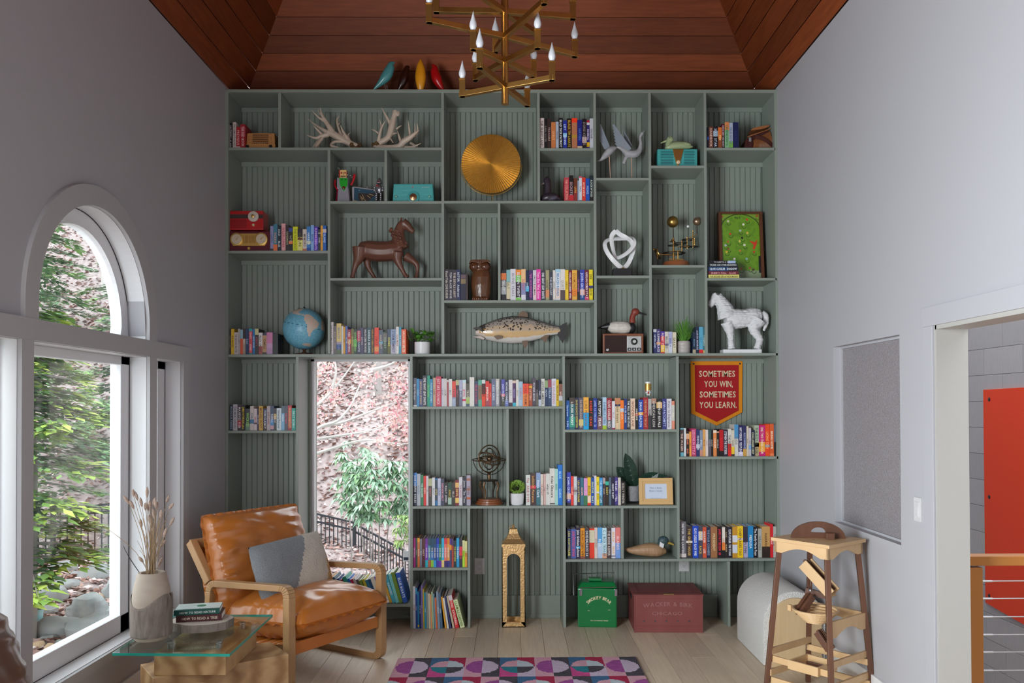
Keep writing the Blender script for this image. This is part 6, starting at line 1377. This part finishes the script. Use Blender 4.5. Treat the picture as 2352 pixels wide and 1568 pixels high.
for i in range(5): MB().lathe([(.006, 0), (.004, .004), (0, .004)], (cw*(.14+.165*i), -.0005, .075), 12, RX(PI/2)).build('rivet', pm('dull_grey_metal', (.15, .15, .16), .5, .7), r)
em = pm('embossed_red_paint', (.34, .14, .13), .5); 
def embo(s_, xc_, z, w, h_, bow):
    vs, fs, Lx = text2d(s_, True); kx = w/Lx; k = h_/.74; b = [(xc_+(x-Lx/2)*kx, z+y*k-bow*((x-Lx/2)*kx/(w/2))**2) for x, y in vs]; n = len(b); m = MB(); m.add([(x, -.0045, zz) for x, zz in b], fs); m.build('lettering', em, r, fix=False); return m
embo('WACKER & BIRK', cw*.49, chh-.068, .33, .028, .012); embo('CHICAGO', cw*.48, chh-.128, .20, .024, 0)
# --- outlets, switch, window sensor
def plate(name, label, cate, M4, h_=.115, w=.072, outlet=True):
    r = thing(name, label, cate); r.matrix_world = M4; pl = pm('white_switch_plastic', (.56, .555, .56), .35); MB().box((-w/2, -.005, -h_/2), (w/2, 0, h_/2)).build('cover_plate', pl, r, bev=.0015)
    if outlet:
        MB().box((-.017, -.0075, -.034), (.017, -.004, .034)).build('receptacle', pl, r, bev=.001)
        for z in (-.019, .019):
            for x in (-.006, .006): MB().box((x-.001, -.0078, z), (x+.001, -.007, z+.008)).build('slot', blackp, r)
            MB().lathe([(.0022, 0), (0, .0003)], (0, -.0076, z-.007), 10, RX(PI/2)).build('ground_hole', blackp, r)
    else: MB().box((-.017, -.0078, -.034), (.017, -.004, .034)).build('rocker_surround', pl, r, bev=.001); MB().prism([(-.0078, -.030), (-.0125, -.030), (-.0078, .020)], -.012, .012, 'x').build('rocker', pl, r)
for px, py, lb in ((1101.5, 1299.5, 'white wall outlet left of the gold lantern'), (1570.5, 1293, 'white wall outlet above the red crate, below the shelf')): p = PY(px, py, YB); plate('wall_outlet', lb, 'outlet', Matrix.Translation((p.x, YB-.001, p.z)))
p = PX(2109.5, 1169.5, XR); plate('light_switch', 'white rocker light switch beside the doorway', 'light switch', Matrix.Translation((XR-.0005, p.y, p.z)) @ Matrix.Rotation(-PI/2, 4, 'Z'), .108, .066, False)
p = PX(1908, 1400, XR); plate('wall_outlet', 'white wall outlet behind the marble run', 'outlet', Matrix.Translation((XR-.0005, p.y, p.z)) @ Matrix.Rotation(-PI/2, 4, 'Z'))
p = PY(934, 1276, YB+.04); r = thing('window_sensor', 'small white gadget stuck to the back window pane', 'sensor', (p.x, p.y, p.z)); MB().box((-.024, -.012, -.038), (.024, 0, .038)).build('case', whitep, r, bev=.005); MB().box((-.019, -.0135, -.030), (.019, -.011, -.008)).build('screen', cm('2c3c50', .3), r)

# --- white horse sculpture
r, L = place('horse_sculpture', 'white layered paper horse sculpture on a white base', 'horse figure', 1701, 810, .08); C = lambda x, y, d=0: L(1360+x/3.645, 400+y/3.645, d); q = L.k/3.645
wh = pm('white_layered_paper', (.62, .63, .65), .8, scale=42, stretch=(.35, .35, 3.2), col2=(.80, .80, .82), bump=1.); MB().box(C(1082, 1496, -.05), C(1403, 1461, .05)).build('base', whitep, r, bev=.002); m = MB()
limb(m, [(1115, 1195), (1200, 1200), (1290, 1195), (1360, 1180), (1415, 1185)], [70, 82, 78, 74, 48]); limb(m, [(1135, 1190), (1110, 1110), (1075, 1050), (1045, 1010)], [86, 66, 50, 42]); limb(m, [(1050, 1010), (1020, 1045), (985, 1095)], [44, 36, 21]); limb(m, [(1120, 1230, -.025), (1145, 1310, -.025), (1152, 1390, -.025), (1160, 1455, -.025)], [52, 34, 25, 30]); limb(m, [(1170, 1230, .03), (1165, 1310, .03), (1178, 1390, .03), (1185, 1455, .03)], [48, 32, 24, 28])
limb(m, [(1385, 1210, -.025), (1345, 1290, -.025), (1395, 1375, -.025), (1370, 1455, -.025)], [66, 44, 28, 30]); limb(m, [(1410, 1210, .03), (1380, 1290, .03), (1410, 1375, .03), (1390, 1455, .03)], [56, 40, 26, 28]); limb(m, [(1425, 1150), (1452, 1175), (1458, 1235), (1440, 1300)], [26, 28, 24, 8]); limb(m, [(1032, 1005, -.012), (1026, 975, -.012)], [14, 4]); limb(m, [(1052, 1005, .012), (1048, 975, .012)], [14, 4])
o = organic('body', m, wh, r, .004, 3); tx = bpy.data.textures.new('paper_layers', 'STUCCI'); tx.noise_scale = .02; dm = o.modifiers.new('layers', 'DISPLACE'); dm.texture = tx; dm.strength = .006; dm.mid_level = .5
# ================================================================ furniture
oakw = pm('chair_oak', (.34, .18, .075), .42, scale=7, stretch=(1, 1, .25), col2=(.50, .30, .14), bump=.1)
tanl = pm('tan_leather', (.44, .13, .018), .3, scale=4, col2=(.56, .19, .035), bump=.05, coat=.35); brownl = pm('dark_brown_leather', (.09, .028, .014), .32, scale=4, col2=(.14, .05, .025), coat=.3)
def rloop(C_, r, n=5):
    out = []; m_ = len(C_)
    for i in range(m_):
        p = Vector(C_[i]); a = (Vector(C_[i-1])-p).normalized(); b = (Vector(C_[(i+1) % m_])-p).normalized(); A = p+a*r; B_ = p+b*r
        for k in range(n+1): t = k/n; out.append(tuple((A*(1-t)**2+p*2*t*(1-t)+B_*t*t)))
    return out
def cushion(sx, sy, sz, seed, nx=44, ny=44, wr=.012, pinch=.55):
    m = MB(); 
    for s_ in (1, -1):
        def fn(u, v, s_=s_):
            a, b = u*2-1, v*2-1; ex = 1-abs(a)**3.2; ey = 1-abs(b)**3.2; h = (max(0, ex)*max(0, ey))**pinch; ed = 1-h
            n1 = mnoise.noise(Vector((a*3.2+seed, b*3.2, s_))); n2 = mnoise.noise(Vector((a*9+seed, b*3, s_+4)))
            rx = 1-.035*abs(b)**2*(1-abs(a)); ry = 1-.05*abs(a)**2*(1-abs(b))
            return (a*sx/2*rx, b*sy/2*ry, s_*(sz/2*h)+(n1*.6+n2*(.35+ed*1.1))*wr*(h**.35))
        m.grid(fn, nx, ny)
    return m
def seam(sx, sy, w, seed):
    m = MB(); P = rloop([(sx/2, sy/2), (-sx/2, sy/2), (-sx/2, -sy/2), (sx/2, -sy/2)], .03, 3); Q = []
    for i in range(len(P)):
        a, b = Vector(P[i]), Vector(P[(i+1) % len(P)]); n = max(1, int((b-a).length/.012)); Q += [a+(b-a)*(k/n) for k in range(n)]
    n = len(Q)
    for i in range(n):
        j = (i+1) % n; f = lambda p, i, o: (p.x*(1+o), p.y*(1+o), .006*math.sin(i*1.1+seed)*(1 if o > 0 else .3)); o = w/(sx/2)
        m.add([f(Q[i], i, -.01), f(Q[j], j, -.01), f(Q[j], j, o), f(Q[i], i, o)], [(0, 1, 2, 3)])
    return m
def armchair(label, loc, rz, leather):
    r = thing('armchair', label, 'armchair', loc, rz); t = .046
    oc = [(.024, 0), (.024, .572), (-.64, .535), (-.70, 0)]; ic = [(.024-t, t*.8), (.024-t, .572-t*.75), (-.64+t*.85, .535-t*.75), (-.70+t*.9, t*.8)]
    for s_ in (-1, 1):
        m = MB(); m.strip(rloop(ic, .03, 5), rloop(oc, .065, 5), s_*.36-.024, s_*.36+.024, 'y', True); m.build('side_frame', oakw, r, bev=.004)
        m = MB(); m.bar((-.635, s_*.36, .52), (-.80, s_*.36, .735), .046, .05); m.build('back_post', oakw, r, bev=.005)
    MB().bar((-.80, -.36, .72), (-.80, .36, .72), .045, .05).build('top_rail', oakw, r, bev=.005); MB().bar((-.66, -.36, .03), (-.66, .36, .03), .04, .045).build('stretcher', oakw, r, bev=.004)
    MB().bar((-.02, -.34, .225), (-.02, .34, .225), .04, .06).build('front_rail', oakw, r, bev=.004); MB().bar((-.66, -.34, .20), (-.66, .34, .20), .04, .05).build('rear_rail', oakw, r, bev=.004)
    m = MB(); P = cat([(.005, 0, .262), (-.15, 0, .235), (-.45, 0, .215), (-.66, 0, .25), (-.74, 0, .50), (-.795, 0, .71)], 5)
    for i in range(len(P)-1): m.add([(P[i].x, -.325, P[i].z), (P[i].x, .325, P[i].z), (P[i+1].x, .325, P[i+1].z), (P[i+1].x, -.325, P[i+1].z)], [(0, 1, 2, 3)])
    o = m.build('sling', leather, r, smooth=True, fix=False); sd = o.modifiers.new('thickness', 'SOLIDIFY'); sd.thickness = .005
    MB().box((-.004, -.325, .198), (.006, .325, .262)).build('sling_apron', leather, r, bev=.002)
    S = Matrix.Translation((-.275, 0, .345)) @ Matrix.Rotation(-.07, 4, 'Y'); cs_ = cushion(.70, .665, .27, 3, wr=.018, pinch=.42); cs_.xf(S); sc_ = cs_.build('seat_cushion', leather, r, smooth=True); q = seam(.695, .66, .016, 0); q.xf(S @ Matrix.Translation((0, 0, -.012))); q.build('seam', leather, sc_, fix=False)
    Bk = Matrix.Translation((-.635, 0, .605)) @ Matrix.Rotation(-.30, 4, 'Y') @ Matrix.Rotation(PI/2, 4, 'Y'); cb = cushion(.57, .70, .25, 9, wr=.022, pinch=.42); cb.xf(Bk); b_ = cb.build('back_cushion', leather, r, smooth=True); q = seam(.565, .695, .016, 2); q.xf(Bk); q.build('seam', leather, b_, fix=False)
    return r
p = PZ(875, 1513, 0); fvec = Vector((.845, -.535)); lvec = Vector((.535, .845)); fc = Vector((p.x, p.y))-lvec*.36; RZC = math.atan2(fvec.y, fvec.x)
armchair('tan leather lounge chair with oak frame by the back window', (fc.x, fc.y, 0), RZC, tanl)
armchair('dark brown leather lounge chair, bottom left corner nearest the viewer', (-1.0, 2.46, 0), .06, brownl)
# patchwork pillow on the tan chair
Mch = Matrix.Translation((fc.x, fc.y, 0)) @ Matrix.Rotation(RZC, 4, 'Z'); r = thing('throw_pillow', 'patchwork pillow of grey knit, cream and tan on the leather chair', 'pillow')
r.matrix_world = Mch @ Matrix.Translation((-.36, .0, .565)) @ Matrix.Rotation(-.34, 4, 'Y') @ Matrix.Rotation(.05, 4, 'X') @ Matrix.Rotation(PI/2, 4, 'Z') @ Matrix.Rotation(PI/2, 4, 'X')
km = pm('grey_knit', (.10, .115, .13), .95, scale=230, col2=(.42, .44, .46), bump=.8); crm = pm('cream_boucle_patch', (.50, .45, .38), .95, scale=120, col2=(.66, .61, .54), bump=.7); tn = pm('tan_woven_patch', (.40, .20, .07), .95, scale=90, col2=(.58, .36, .17), bump=.7)
m = cushion(.54, .36, .15, 17, 40, 30, .006, .5); m.mi = []
for f in m.f:
    c = sum((Vector(m.v[i]) for i in f), Vector())/len(f); u, v = c.x/.54+.5, c.y/.36+.5; m.mi.append(0 if u < .30+.42*v else 2 if u > 1.12-.32*v*.2-.5*(1-v)*.6 else 1)
m.build('pillow_cover', [km, crm, tn], r, smooth=True)
# ---------------------------------------------------------------- side table with glass top
ZT = .45; c4 = [PZ(258, 1499, ZT), PZ(527, 1501, ZT), PZ(626, 1411, ZT), PZ(394, 1411, ZT)]; r = thing('side_table', 'glass topped side table on stacked wooden blocks', 'table', (c4[0].x, c4[0].y, 0)); o0 = Vector((c4[0].x, c4[0].y, 0))
mango = pm('mango_wood_block', (.30, .155, .06), .45, scale=3.2, wave=True, stretch=(1, 1, 1.6), col2=(.50, .31, .15)); G4 = [(p-o0) for p in c4]
MB().add([Vector((p.x, p.y, ZT-.012)) for p in G4]+[Vector((p.x, p.y, ZT)) for p in G4], [(0, 3, 2, 1), (4, 5, 6, 7), (0, 1, 5, 4), (1, 2, 6, 5), (2, 3, 7, 6), (3, 0, 4, 7)]).build('glass_top', glassmat('tabletop_glass', (.90, .96, .94), .045), r, fix=True)
eg = pm('green_glass_edge', (.02, .30, .24), .2); 
for i in range(4):
    a, b = G4[i], G4[(i+1) % 4]; MB().bar(Vector((a.x, a.y, ZT-.006)), Vector((b.x, b.y, ZT-.006)), .0022, .0115).build('glass_edge', eg, r)
b0, b1 = PZ(332, 1500, ZT-.035)-o0, PZ(498, 1500, ZT-.035)-o0; y0, y1 = b0.y+.05, b0.y+.50; x0, x1 = b0.x+.02, b1.x+.02
MB().box((x0, y0, .30), (x1, y1, ZT-.045)).build('upper_block', mango, r, bev=.003); MB().obox(((x0+x1)/2+.03, (y0+y1)/2+.02, .225), (.62, .26, .15), RZ(.62)).build('cross_block', mango, r, bev=.003); MB().box((x0-.08, y0+.03, 0), (x1+.0, y1-.05, .15)).build('base_block', mango, r, bev=.003)
for x, y in ((x0+.05, y0+.06), (x1-.05, y0+.06), (x1-.05, y1-.06), (x0+.05, y1-.06)): MB().lathe([(0, 0), (.014, 0), (.014, .022), (.012, .024), (.014, .026), (.014, .033), (0, .033)], (x, y, ZT-.045), 16).build('standoff', steel, r, smooth=True)
# vase with dried grasses
p = PZ(348, 1466, ZT); r = thing('wood_vase', 'carved wooden vase with bark left on its lower half', 'vase', (p.x, p.y, ZT+.001)); k = p.y/F; vh = (1466-1316)*k; vw = 43.5*k
wv = pm('pale_vase_wood', (.32, .25, .19), .6, scale=7, stretch=(1, 1, 3.5), col2=(.52, .44, .36)); bk = pm('rough_bark', (.10, .075, .06), .95, scale=30, stretch=(1, 1, .4), col2=(.34, .29, .25), bump=1.)
MB().lathe([(0, 0), (vw*.80, 0), (vw*.95, vh*.05), (vw, vh*.15), (vw*.99, vh*.55), (vw*.90, vh*.75), (vw*.72, vh*.97), (vw*.66, vh), (vw*.52, vh), (vw*.5, vh*.9), (0, vh*.9)], n=36).build('body', wv, r, smooth=True)
m = MB(); nn = 48
for j in range(16):
    for i in range(nn):
        def bp(i, j):
            a = 2*PI*i/nn; top = .60+.09*math.sin(a*2.2+1.2)-.10*(1 if math.sin(a*1.1-.4) > .75 else 0); z = .06+(top-.06)*j/16; rr = vw*(1.035+.035*mnoise.noise(Vector((math.cos(a)*6, math.sin(a)*6, z*5)))) if j < 16 else vw*1.0; rr *= (.97 if j == 0 else 1)*(1-.06*max(0, z-.5)); return (rr*math.cos(a), rr*math.sin(a), z*vh)
        m.add([bp(i, j), bp(i+1, j), bp(i+1, j+1), bp(i, j+1)], [(0, 1, 2, 3)])
m.build('bark', bk, r, smooth=True, fix=False)
strw = pm('dried_straw', (.36, .25, .14), .8); bun = pm('bunny_tail_fluff', (.38, .26, .20), .95, scale=150, col2=(.58, .44, .37), bump=1.); random.seed(9); Lp = p
HEADS = [(307, 1138), (316, 1147), (326, 1162), (338, 1140), (334, 1170), (345, 1165), (352, 1158), (341, 1172), (358, 1165), (361, 1167), (369, 1189), (383, 1152), (389, 1168), (346, 1204), (349, 1225), (325, 1210), (369, 1255), (328, 1290), (365, 1297), (296, 1155), (307, 1167), (376, 1233), (391, 1205), (355, 1190), (217, 1193)]
r2 = thing('dried_grass_bouquet', 'bunch of dried bunny tail grass standing in the wooden vase', 'dried flowers', (p.x, p.y, ZT+vh)); 
for i, (hx_, hy_) in enumerate(HEADS):
    dy = rnd(-.05, .06); e = PY(hx_, hy_, p.y+dy)-Vector((p.x, p.y, ZT+vh)); b0 = Vector((rnd(-.02, .02), rnd(-.02, .02), -.10)); mid = (b0+e)*.5+Vector((-e.x*.18, 0, .02)); P = cat([b0, mid, e], 5); MB().tube(P, .0011, 5).build('stem', strw, r2)
    d = (P[-1]-P[-2]).normalized(); d = Vector((d.x*1.3+rnd(-.3, .3), d.y, d.z)).normalized(); hl = rnd(.028, .042); MB().tube([e-d*.004, e+d*hl*.2, e+d*hl*.55, e+d*hl*.9, e+d*hl*1.1], [.002, .0065, .0075, .005, .001], 8).build('seed_head', bun, r2, smooth=True)
for i in range(26): e = Vector((rnd(-.06, .06), rnd(-.05, .05), rnd(.08, .26))); MB().tube(cat([Vector((rnd(-.02, .02), rnd(-.02, .02), -.10)), e*.5, e], 3), .0009, 4).build('stem', strw, r2)
MB().tube(cat([Vector((0, 0, -.08)), PY(300, 1285, p.y)-Vector((p.x, p.y, ZT+vh)), PY(283, 1253, p.y)-Vector((p.x, p.y, ZT+vh))], 5), [.0018]*6+[.0012]*4+[.0006], 5).build('twig', blackp, r2)
# wood slice and two books
p = PZ(464, 1440, ZT); r = thing('wood_slice', 'flat oval slice of wood with bark edge under two books', 'wood slice', (p.x, p.y, ZT+.001)); k = p.y/F; a_ = 68*k; m = MB(); n = 40; ed = [(a_*math.cos(2*PI*i/n)*(1+.04*math.sin(i*.9)), a_*.80*math.sin(2*PI*i/n)*(1+.03*math.cos(i*1.3))) for i in range(n)]
m.prism([(x*.98, y*.98) for x, y in ed], 0, .040, 'z'); m.build('slab', pm('sawn_wood_face', (.52, .46, .39), .7, scale=5), r); m = MB(); m.strip([(x*.98, y*.98) for x, y in ed], ed, .001, .037, 'z', True); m.build('bark_edge', bk, r)
zs = ZT+.042
for i, (lb, c, t, ti, wx, dd, hh, rz_, dx) in enumerate((('maroon book about trees, lower one on the wood slice', '4a1c22', 'd8ccb8', 'HOW TO READ A TREE', .205, .135, .030, .20, .0), ('green and white book about nature, on top of the maroon one', '14504a', 'dce4dc', 'HOW TO READ NATURE', .205, .135, .024, .22, -.01))):
    b = thing('book', lb, 'book', (p.x-.095+dx, p.y-.075, zs), rz_, 'books on the side table'); cv = cm(c, .4)
    MB().box((0, 0, 0), (wx, .003, hh)).box((0, .003, 0), (wx, dd, .002)).box((0, .003, hh-.002), (wx, dd, hh)).build('cover', cv, b); MB().box((.002, .003, .002), (wx-.002, dd-.003, hh-.002)).build('page_block', pagem, b); textmesh('spine_lettering', ti, lambda u, v, wx=wx, hh=hh: (wx*.52+u, -.0006, hh/2+v), wx*.78, hh*.42, cm(t, .5), b)
    if i: MB().box((.002, .02, hh), (wx-.002, dd-.001, hh+.0006)).build('cover_print', cm('c4d4d0', .4), b); MB().lathe([(.022, 0), (.022, .0003), (0, .0003)], (wx*.55, .08, hh+.0006), 20).build('cover_emblem', cm('2a7a5c', .4), b); textmesh('cover_lettering', 'How to read nature', lambda u, v, hh=hh: (.055+u, .085+v, hh+.0009), .08, .008, cm('5a7a74', .5), b, False)
    zs += hh+.0008
# ---------------------------------------------------------------- rug
ra, rb_ = PZ(915, 1511, .01), PZ(1461, 1510, .01); RX0, RX1, RY1 = ra.x, rb_.x, ra.y; r = thing('patchwork_rug', 'pink, grey and blue patterned rug at the front of the floor', 'rug', (RX0, RY1, 0)); RWd = RX1-RX0; cw_ = RWd/14; chh = .175
PKc, DG, PAL_, PUR, BLU, RD, HP, TEA, WH = ['e3a9bb', 'e8b4c0', 'dd9eb4'], ['4a4450', '3c3842', '575060'], ['d8c4dc', 'dccce0', 'd0b8d4'], ['a84c9c', 'b45ca8', '98408c'], ['3a6c98', '44789f'], ['b8184c', 'a81444', 'c4285c'], ['d84c94', 'e05ca0', 'c83c84'], ['1c8496', '248fa0'], ['d0dce4', 'c4d4de']
def rcol(u, v):
    x = u*14; d = (1-v)*2.4/chh; band = int(d//2); y = d % 2
    xs = x+(1 if band % 2 else 0); blk = int(xs//2); cx_, cy_ = xs % 2, y; j = mnoise.noise(Vector((x*2, d*9, 3)))*.05; e = math.hypot((cx_-1)/.92, (cy_-1)/.66)+j; lf = cx_ < 1; tp = cy_ < 1
    if (blk+band) % 2 == 0: c = (PUR if lf else PAL_) if e < 1 else (PKc if lf else DG)
    else: c = ((PKc if tp else TEA) if lf else (WH if tp else DG)) if e < 1 else ((BLU if tp else HP) if lf else (RD if tp else PAL_))
    return c[int(abs(mnoise.noise(Vector((x*1.2, d*16, 9))))*2.9) % len(c)]
m = MB(); m.grid(lambda u, v: (u*RWd, -2.4*(1-v), .010+.0018*mnoise.noise(Vector((u*40, v*90, 0)))), 168, 300, rcol); m.build('pile', pm('wool_rug_pile', (1, 1, 1), .95, attr=True, var=.22, scale=130, stretch=(1, 3, 1), bump=.8), r, fix=False); MB().box((0, -2.4, .0), (RWd, 0, .008)).build('backing', cm('2c2830', .9), r)
# ---------------------------------------------------------------- arched boucle stool
bcl = pm('white_boucle', (.60, .58, .56), .95, scale=170, col2=(.74, .72, .70), bump=1.); ash = pm('pale_ash_wood', (.50, .34, .18), .45, scale=9, stretch=(6, 1, .5), col2=(.62, .45, .27), bump=.06)
sx0, sx1, sy0, sy1 = 1.452, 1.818, 4.77, 5.36; cxs = (sx0+sx1)/2; rs = (sx1-sx0)/2; r = thing('arched_stool', 'white boucle stool with an arched wooden end panel', 'stool', (cxs, sy0, 0))
def archp(rad, zc_, b): return [(-rad, b)]+arc(0, zc_, rad, PI, 0, 22)+[(rad, b)]
m = MB(); m.prism(archp(rs, .25, 0), .018, sy1-sy0); m.build('upholstery', bcl, r, bev=.018, smooth=True); MB().prism(archp(rs-.032, .245, 0), 0, .022).build('end_panel', ash, r, bev=.003); MB().prism(archp(rs-.032, .245, 0), sy1-sy0-.004, sy1-sy0+.002).build('rear_panel', ash, r)
# ---------------------------------------------------------------- marble run
cx, cy = 1.575, 4.25; r = thing('marble_run', 'tall wooden marble run stand with a bowl and ramps', 'marble run', (cx, cy, 0), math.radians(-53)); beech = pm('beech_wood', (.55, .34, .16), .42, scale=8, stretch=(1, 5, 1), col2=(.66, .45, .25)); wal = pm('marble_run_walnut', (.075, .03, .016), .4, scale=9, stretch=(3, 3, .3), col2=(.16, .065, .036)); hb = .155; ztb = .825
MB().box((-hb-.012, -hb-.012, ztb-.018), (hb+.012, hb+.012, ztb)).build('top_board', beech, r, bev=.002)
apr = [(-hb, ztb-.075), (-hb+.045, ztb-.075)]+[(x, ztb-.075+.032*math.sin(PI*(x+hb-.045)/(2*hb-.09))) for x in [(-hb+.045)+(2*hb-.09)*i/10 for i in range(1, 10)]]+[(hb-.045, ztb-.075), (hb, ztb-.075), (hb, ztb-.018), (-hb, ztb-.018)]
for d in (-hb, hb-.015): MB().prism(apr, d, d+.015, 'y').build('apron', beech, r); MB().prism(apr, d, d+.015, 'x').build('apron', beech, r)
for sx in (-1, 1):
    for sy in (-1, 1): MB().bar((sx*(hb-.02), sy*(hb-.02), ztb-.03), (sx*(hb+.035), sy*(hb+.035), 0), .026, .026, (1, 1, 0)).build('leg', wal, r, bev=.003)
hd = RZ(math.radians(45)).to_4x4()
m = MB(); io = arc(0, ztb, .135, PI, 0, 20, .085); ii = [(x*.28, ztb+.028+(z-ztb)*.32) for x, z in io]; m.strip(ii, io, -.008, .008, 'y'); m.prism([(-.135, ztb), (.135, ztb), (.038, ztb+.028), (-.038, ztb+.028)], -.008, .008, 'y'); m.xf(hd); m.build('handle', wal, r)
m = MB().box((.03, -.055, ztb), (.07, -.02, ztb+.032)); m.xf(hd); m.build('start_block', wal, r, bev=.002)
def tray(a, b, w, h_, mt, floor_m, bars=0):
    a, b = Vector(a), Vector(b); d = (b-a).normalized(); s_ = d.cross(Vector((0, 0, 1))).normalized()
    for q_ in (-1, 1): MB().bar(a+s_*q_*w/2, b+s_*q_*w/2, .010, h_).build('ramp_side', mt, r, bev=.001)
    MB().bar(a-Vector((0, 0, h_*.3)), b-Vector((0, 0, h_*.3)), w, .006).build('ramp_floor', floor_m, r)
    for q_ in (-1, 1): MB().bar(a+s_*q_*w*.28+Vector((0, 0, h_*.3)), b+s_*q_*w*.28+Vector((0, 0, h_*.3)), .010, .014).build('ramp_rail', wal, r)
    n_ = int((b-a).length/.014)
    for i in range(n_ if bars else 0): c = a+(b-a)*((i+.5)/n_); MB().bar(c-s_*w*.24, c+s_*w*.24, .003, .005).build('chime_bar', beech, r)
Minv = Matrix.Rotation(math.radians(53), 3, 'Z')
def W2(px, py, Y): q_ = PY(px, py, Y)-Vector((cx, cy, 0)); return Minv @ q_
tray(W2(1850, 1292, 4.30), W2(1914, 1362, 4.20), .07, .055, beech, beech, 1); tray(W2(1862, 1368, 4.28), W2(1834, 1408, 4.25), .04, .03, wal, wal); tray(W2(1880, 1450, 4.25), W2(1908, 1492, 4.2), .045, .03, wal, wal); MB().bar(W2(1850, 1355, 4.32), W2(1896, 1368, 4.28), .022, .03).build('bell_bar', wal, r); MB().tube([W2(1862, 1330, 4.27), W2(1862, 1345, 4.27)], .001, 5).build('bell_cord', steel, r); MB().lathe([(.011, 0), (.010, .003), (.007, .014), (.003, .018), (0, .019)], W2(1862, 1356, 4.27), 14).build('bell', chrome, r, smooth=True)
bc_ = W2(1873, 1402, 4.22)
for i in range(6): m = MB(); rr = .115-.013*i; m.lathe([(rr-.011, 0), (rr, 0), (rr, .010), (rr-.011, .010), (rr-.011, 0)], bc_-Vector((0, 0, .0115*i)), 32); m.build('bowl_ring', beech, r)
MB().obox(W2(1815, 1395, 4.25), (.02, .02, .03)).build('bowl_peg', beech, r, bev=.002)
for d in (-hb, hb-.014): m = MB(); m.prism([(-hb-.012, .45), (hb+.012, .45), (hb+.014, .37), (hb-.04, .37)]+[(x, .37+.035*math.sin(PI*(x+hb-.04)/(2*hb-.08))) for x in [(hb-.04)-(2*hb-.08)*i/10 for i in range(1, 10)]]+[(-hb+.04, .37), (-hb-.014, .37)], hb+.0, hb+.014, 'y' if d < 0 else 'x'); m.build('mid_panel', beech, r)
for z, e in ((.20, .020), (.09, .028)):
    for s_ in (-1, 1): MB().bar((-hb-e, s_*(hb+e*.4), z), (hb+e, s_*(hb+e*.4), z), .014, .032).build('stretcher', beech, r, bev=.001); MB().bar((s_*(hb+e*.4), -hb-e, z+.04), (s_*(hb+e*.4), hb+e, z+.04), .014, .032).build('stretcher', beech, r, bev=.001)
tc_ = W2(1866, 1528, 4.16)
for d0, d1 in (((-.085, -.085), (.085, -.075)), ((-.085, .075), (.085, .085)), ((-.085, -.075), (-.075, .075)), ((.075, -.075), (.085, .075))): MB().box((tc_.x+d0[0], tc_.y+d0[1], tc_.z-.02), (tc_.x+d1[0], tc_.y+d1[1], tc_.z+.025)).build('catch_tray_side', beech, r, bev=.001)
MB().box((tc_.x-.08, tc_.y-.08, tc_.z-.02), (tc_.x+.08, tc_.y+.08, tc_.z-.012)).build('catch_tray_floor', beech, r)
for q_ in (-.035, .02): MB().box((tc_.x-.05, tc_.y+q_, tc_.z-.012), (tc_.x+.06, tc_.y+q_+.016, tc_.z+.008)).build('catch_bar', wal, r, bev=.003)
# ---------------------------------------------------------------- chandelier
YC = 3.8; q0 = PY(1160, 240, YC); r = thing('chandelier', 'brass chandelier of crossed square arms with frosted candle bulbs', 'chandelier', (q0.x, YC, q0.z)); bulb = pm('frosted_bulb', (.62, .63, .68), .35, trans=.15)
MB().tube([(0, 0, 0), (0, 0, ZRIDGE-q0.z-.02)], .0165, 16).build('stem', brass, r, smooth=True); MB().lathe([(.0, 0), (.07, 0), (.07, .03), (0, .03)], (0, 0, ZRIDGE-q0.z-.16), 24).build('ceiling_plate', brass, r, smooth=True)
org_ = Vector((q0.x, YC, q0.z))
for cyp, ends in ((199, [(1062, 217), (1268, 179), (1102, 151), (1211, 239)]), (141, [(1087, 109), (1226, 173), (1235, 106), (1092, 180)]), (84, [(986, 47), (1320, 126), (1250, 4), (1138, 116)]), (27, [(1002, 24), (1316, 39), (1060, -40), (1235, 80)]), (-32, [(1010, -60), (1300, -20), (1220, -70), (1115, -8)])):
    z = PY(1160, cyp, YC).z
    for ex, ey in ends:
        e = PZ(ex, ey, z)-org_; c = Vector((0, 0, z-q0.z)); e.z = c.z; dd = (e-c).normalized(); MB().bar(c, e+dd*.012, .024, .024).build('arm', brass, r, bev=.0012)
        MB().box((e.x-.0135, e.y-.0135, c.z-.012), (e.x+.0135, e.y+.0135, c.z+.07)).build('candle_holder', brass, r, bev=.001); MB().box((e.x-.0165, e.y-.0165, c.z+.068), (e.x+.0165, e.y+.0165, c.z+.072)).build('holder_cap', brass, r)
        MB().lathe([(.006, 0), (.010, .004), (.0165, .022), (.016, .034), (.010, .055), (.004, .075), (.0012, .088), (0, .092)], (e.x, e.y, c.z+.072), 14).build('bulb', bulb, r, smooth=True)
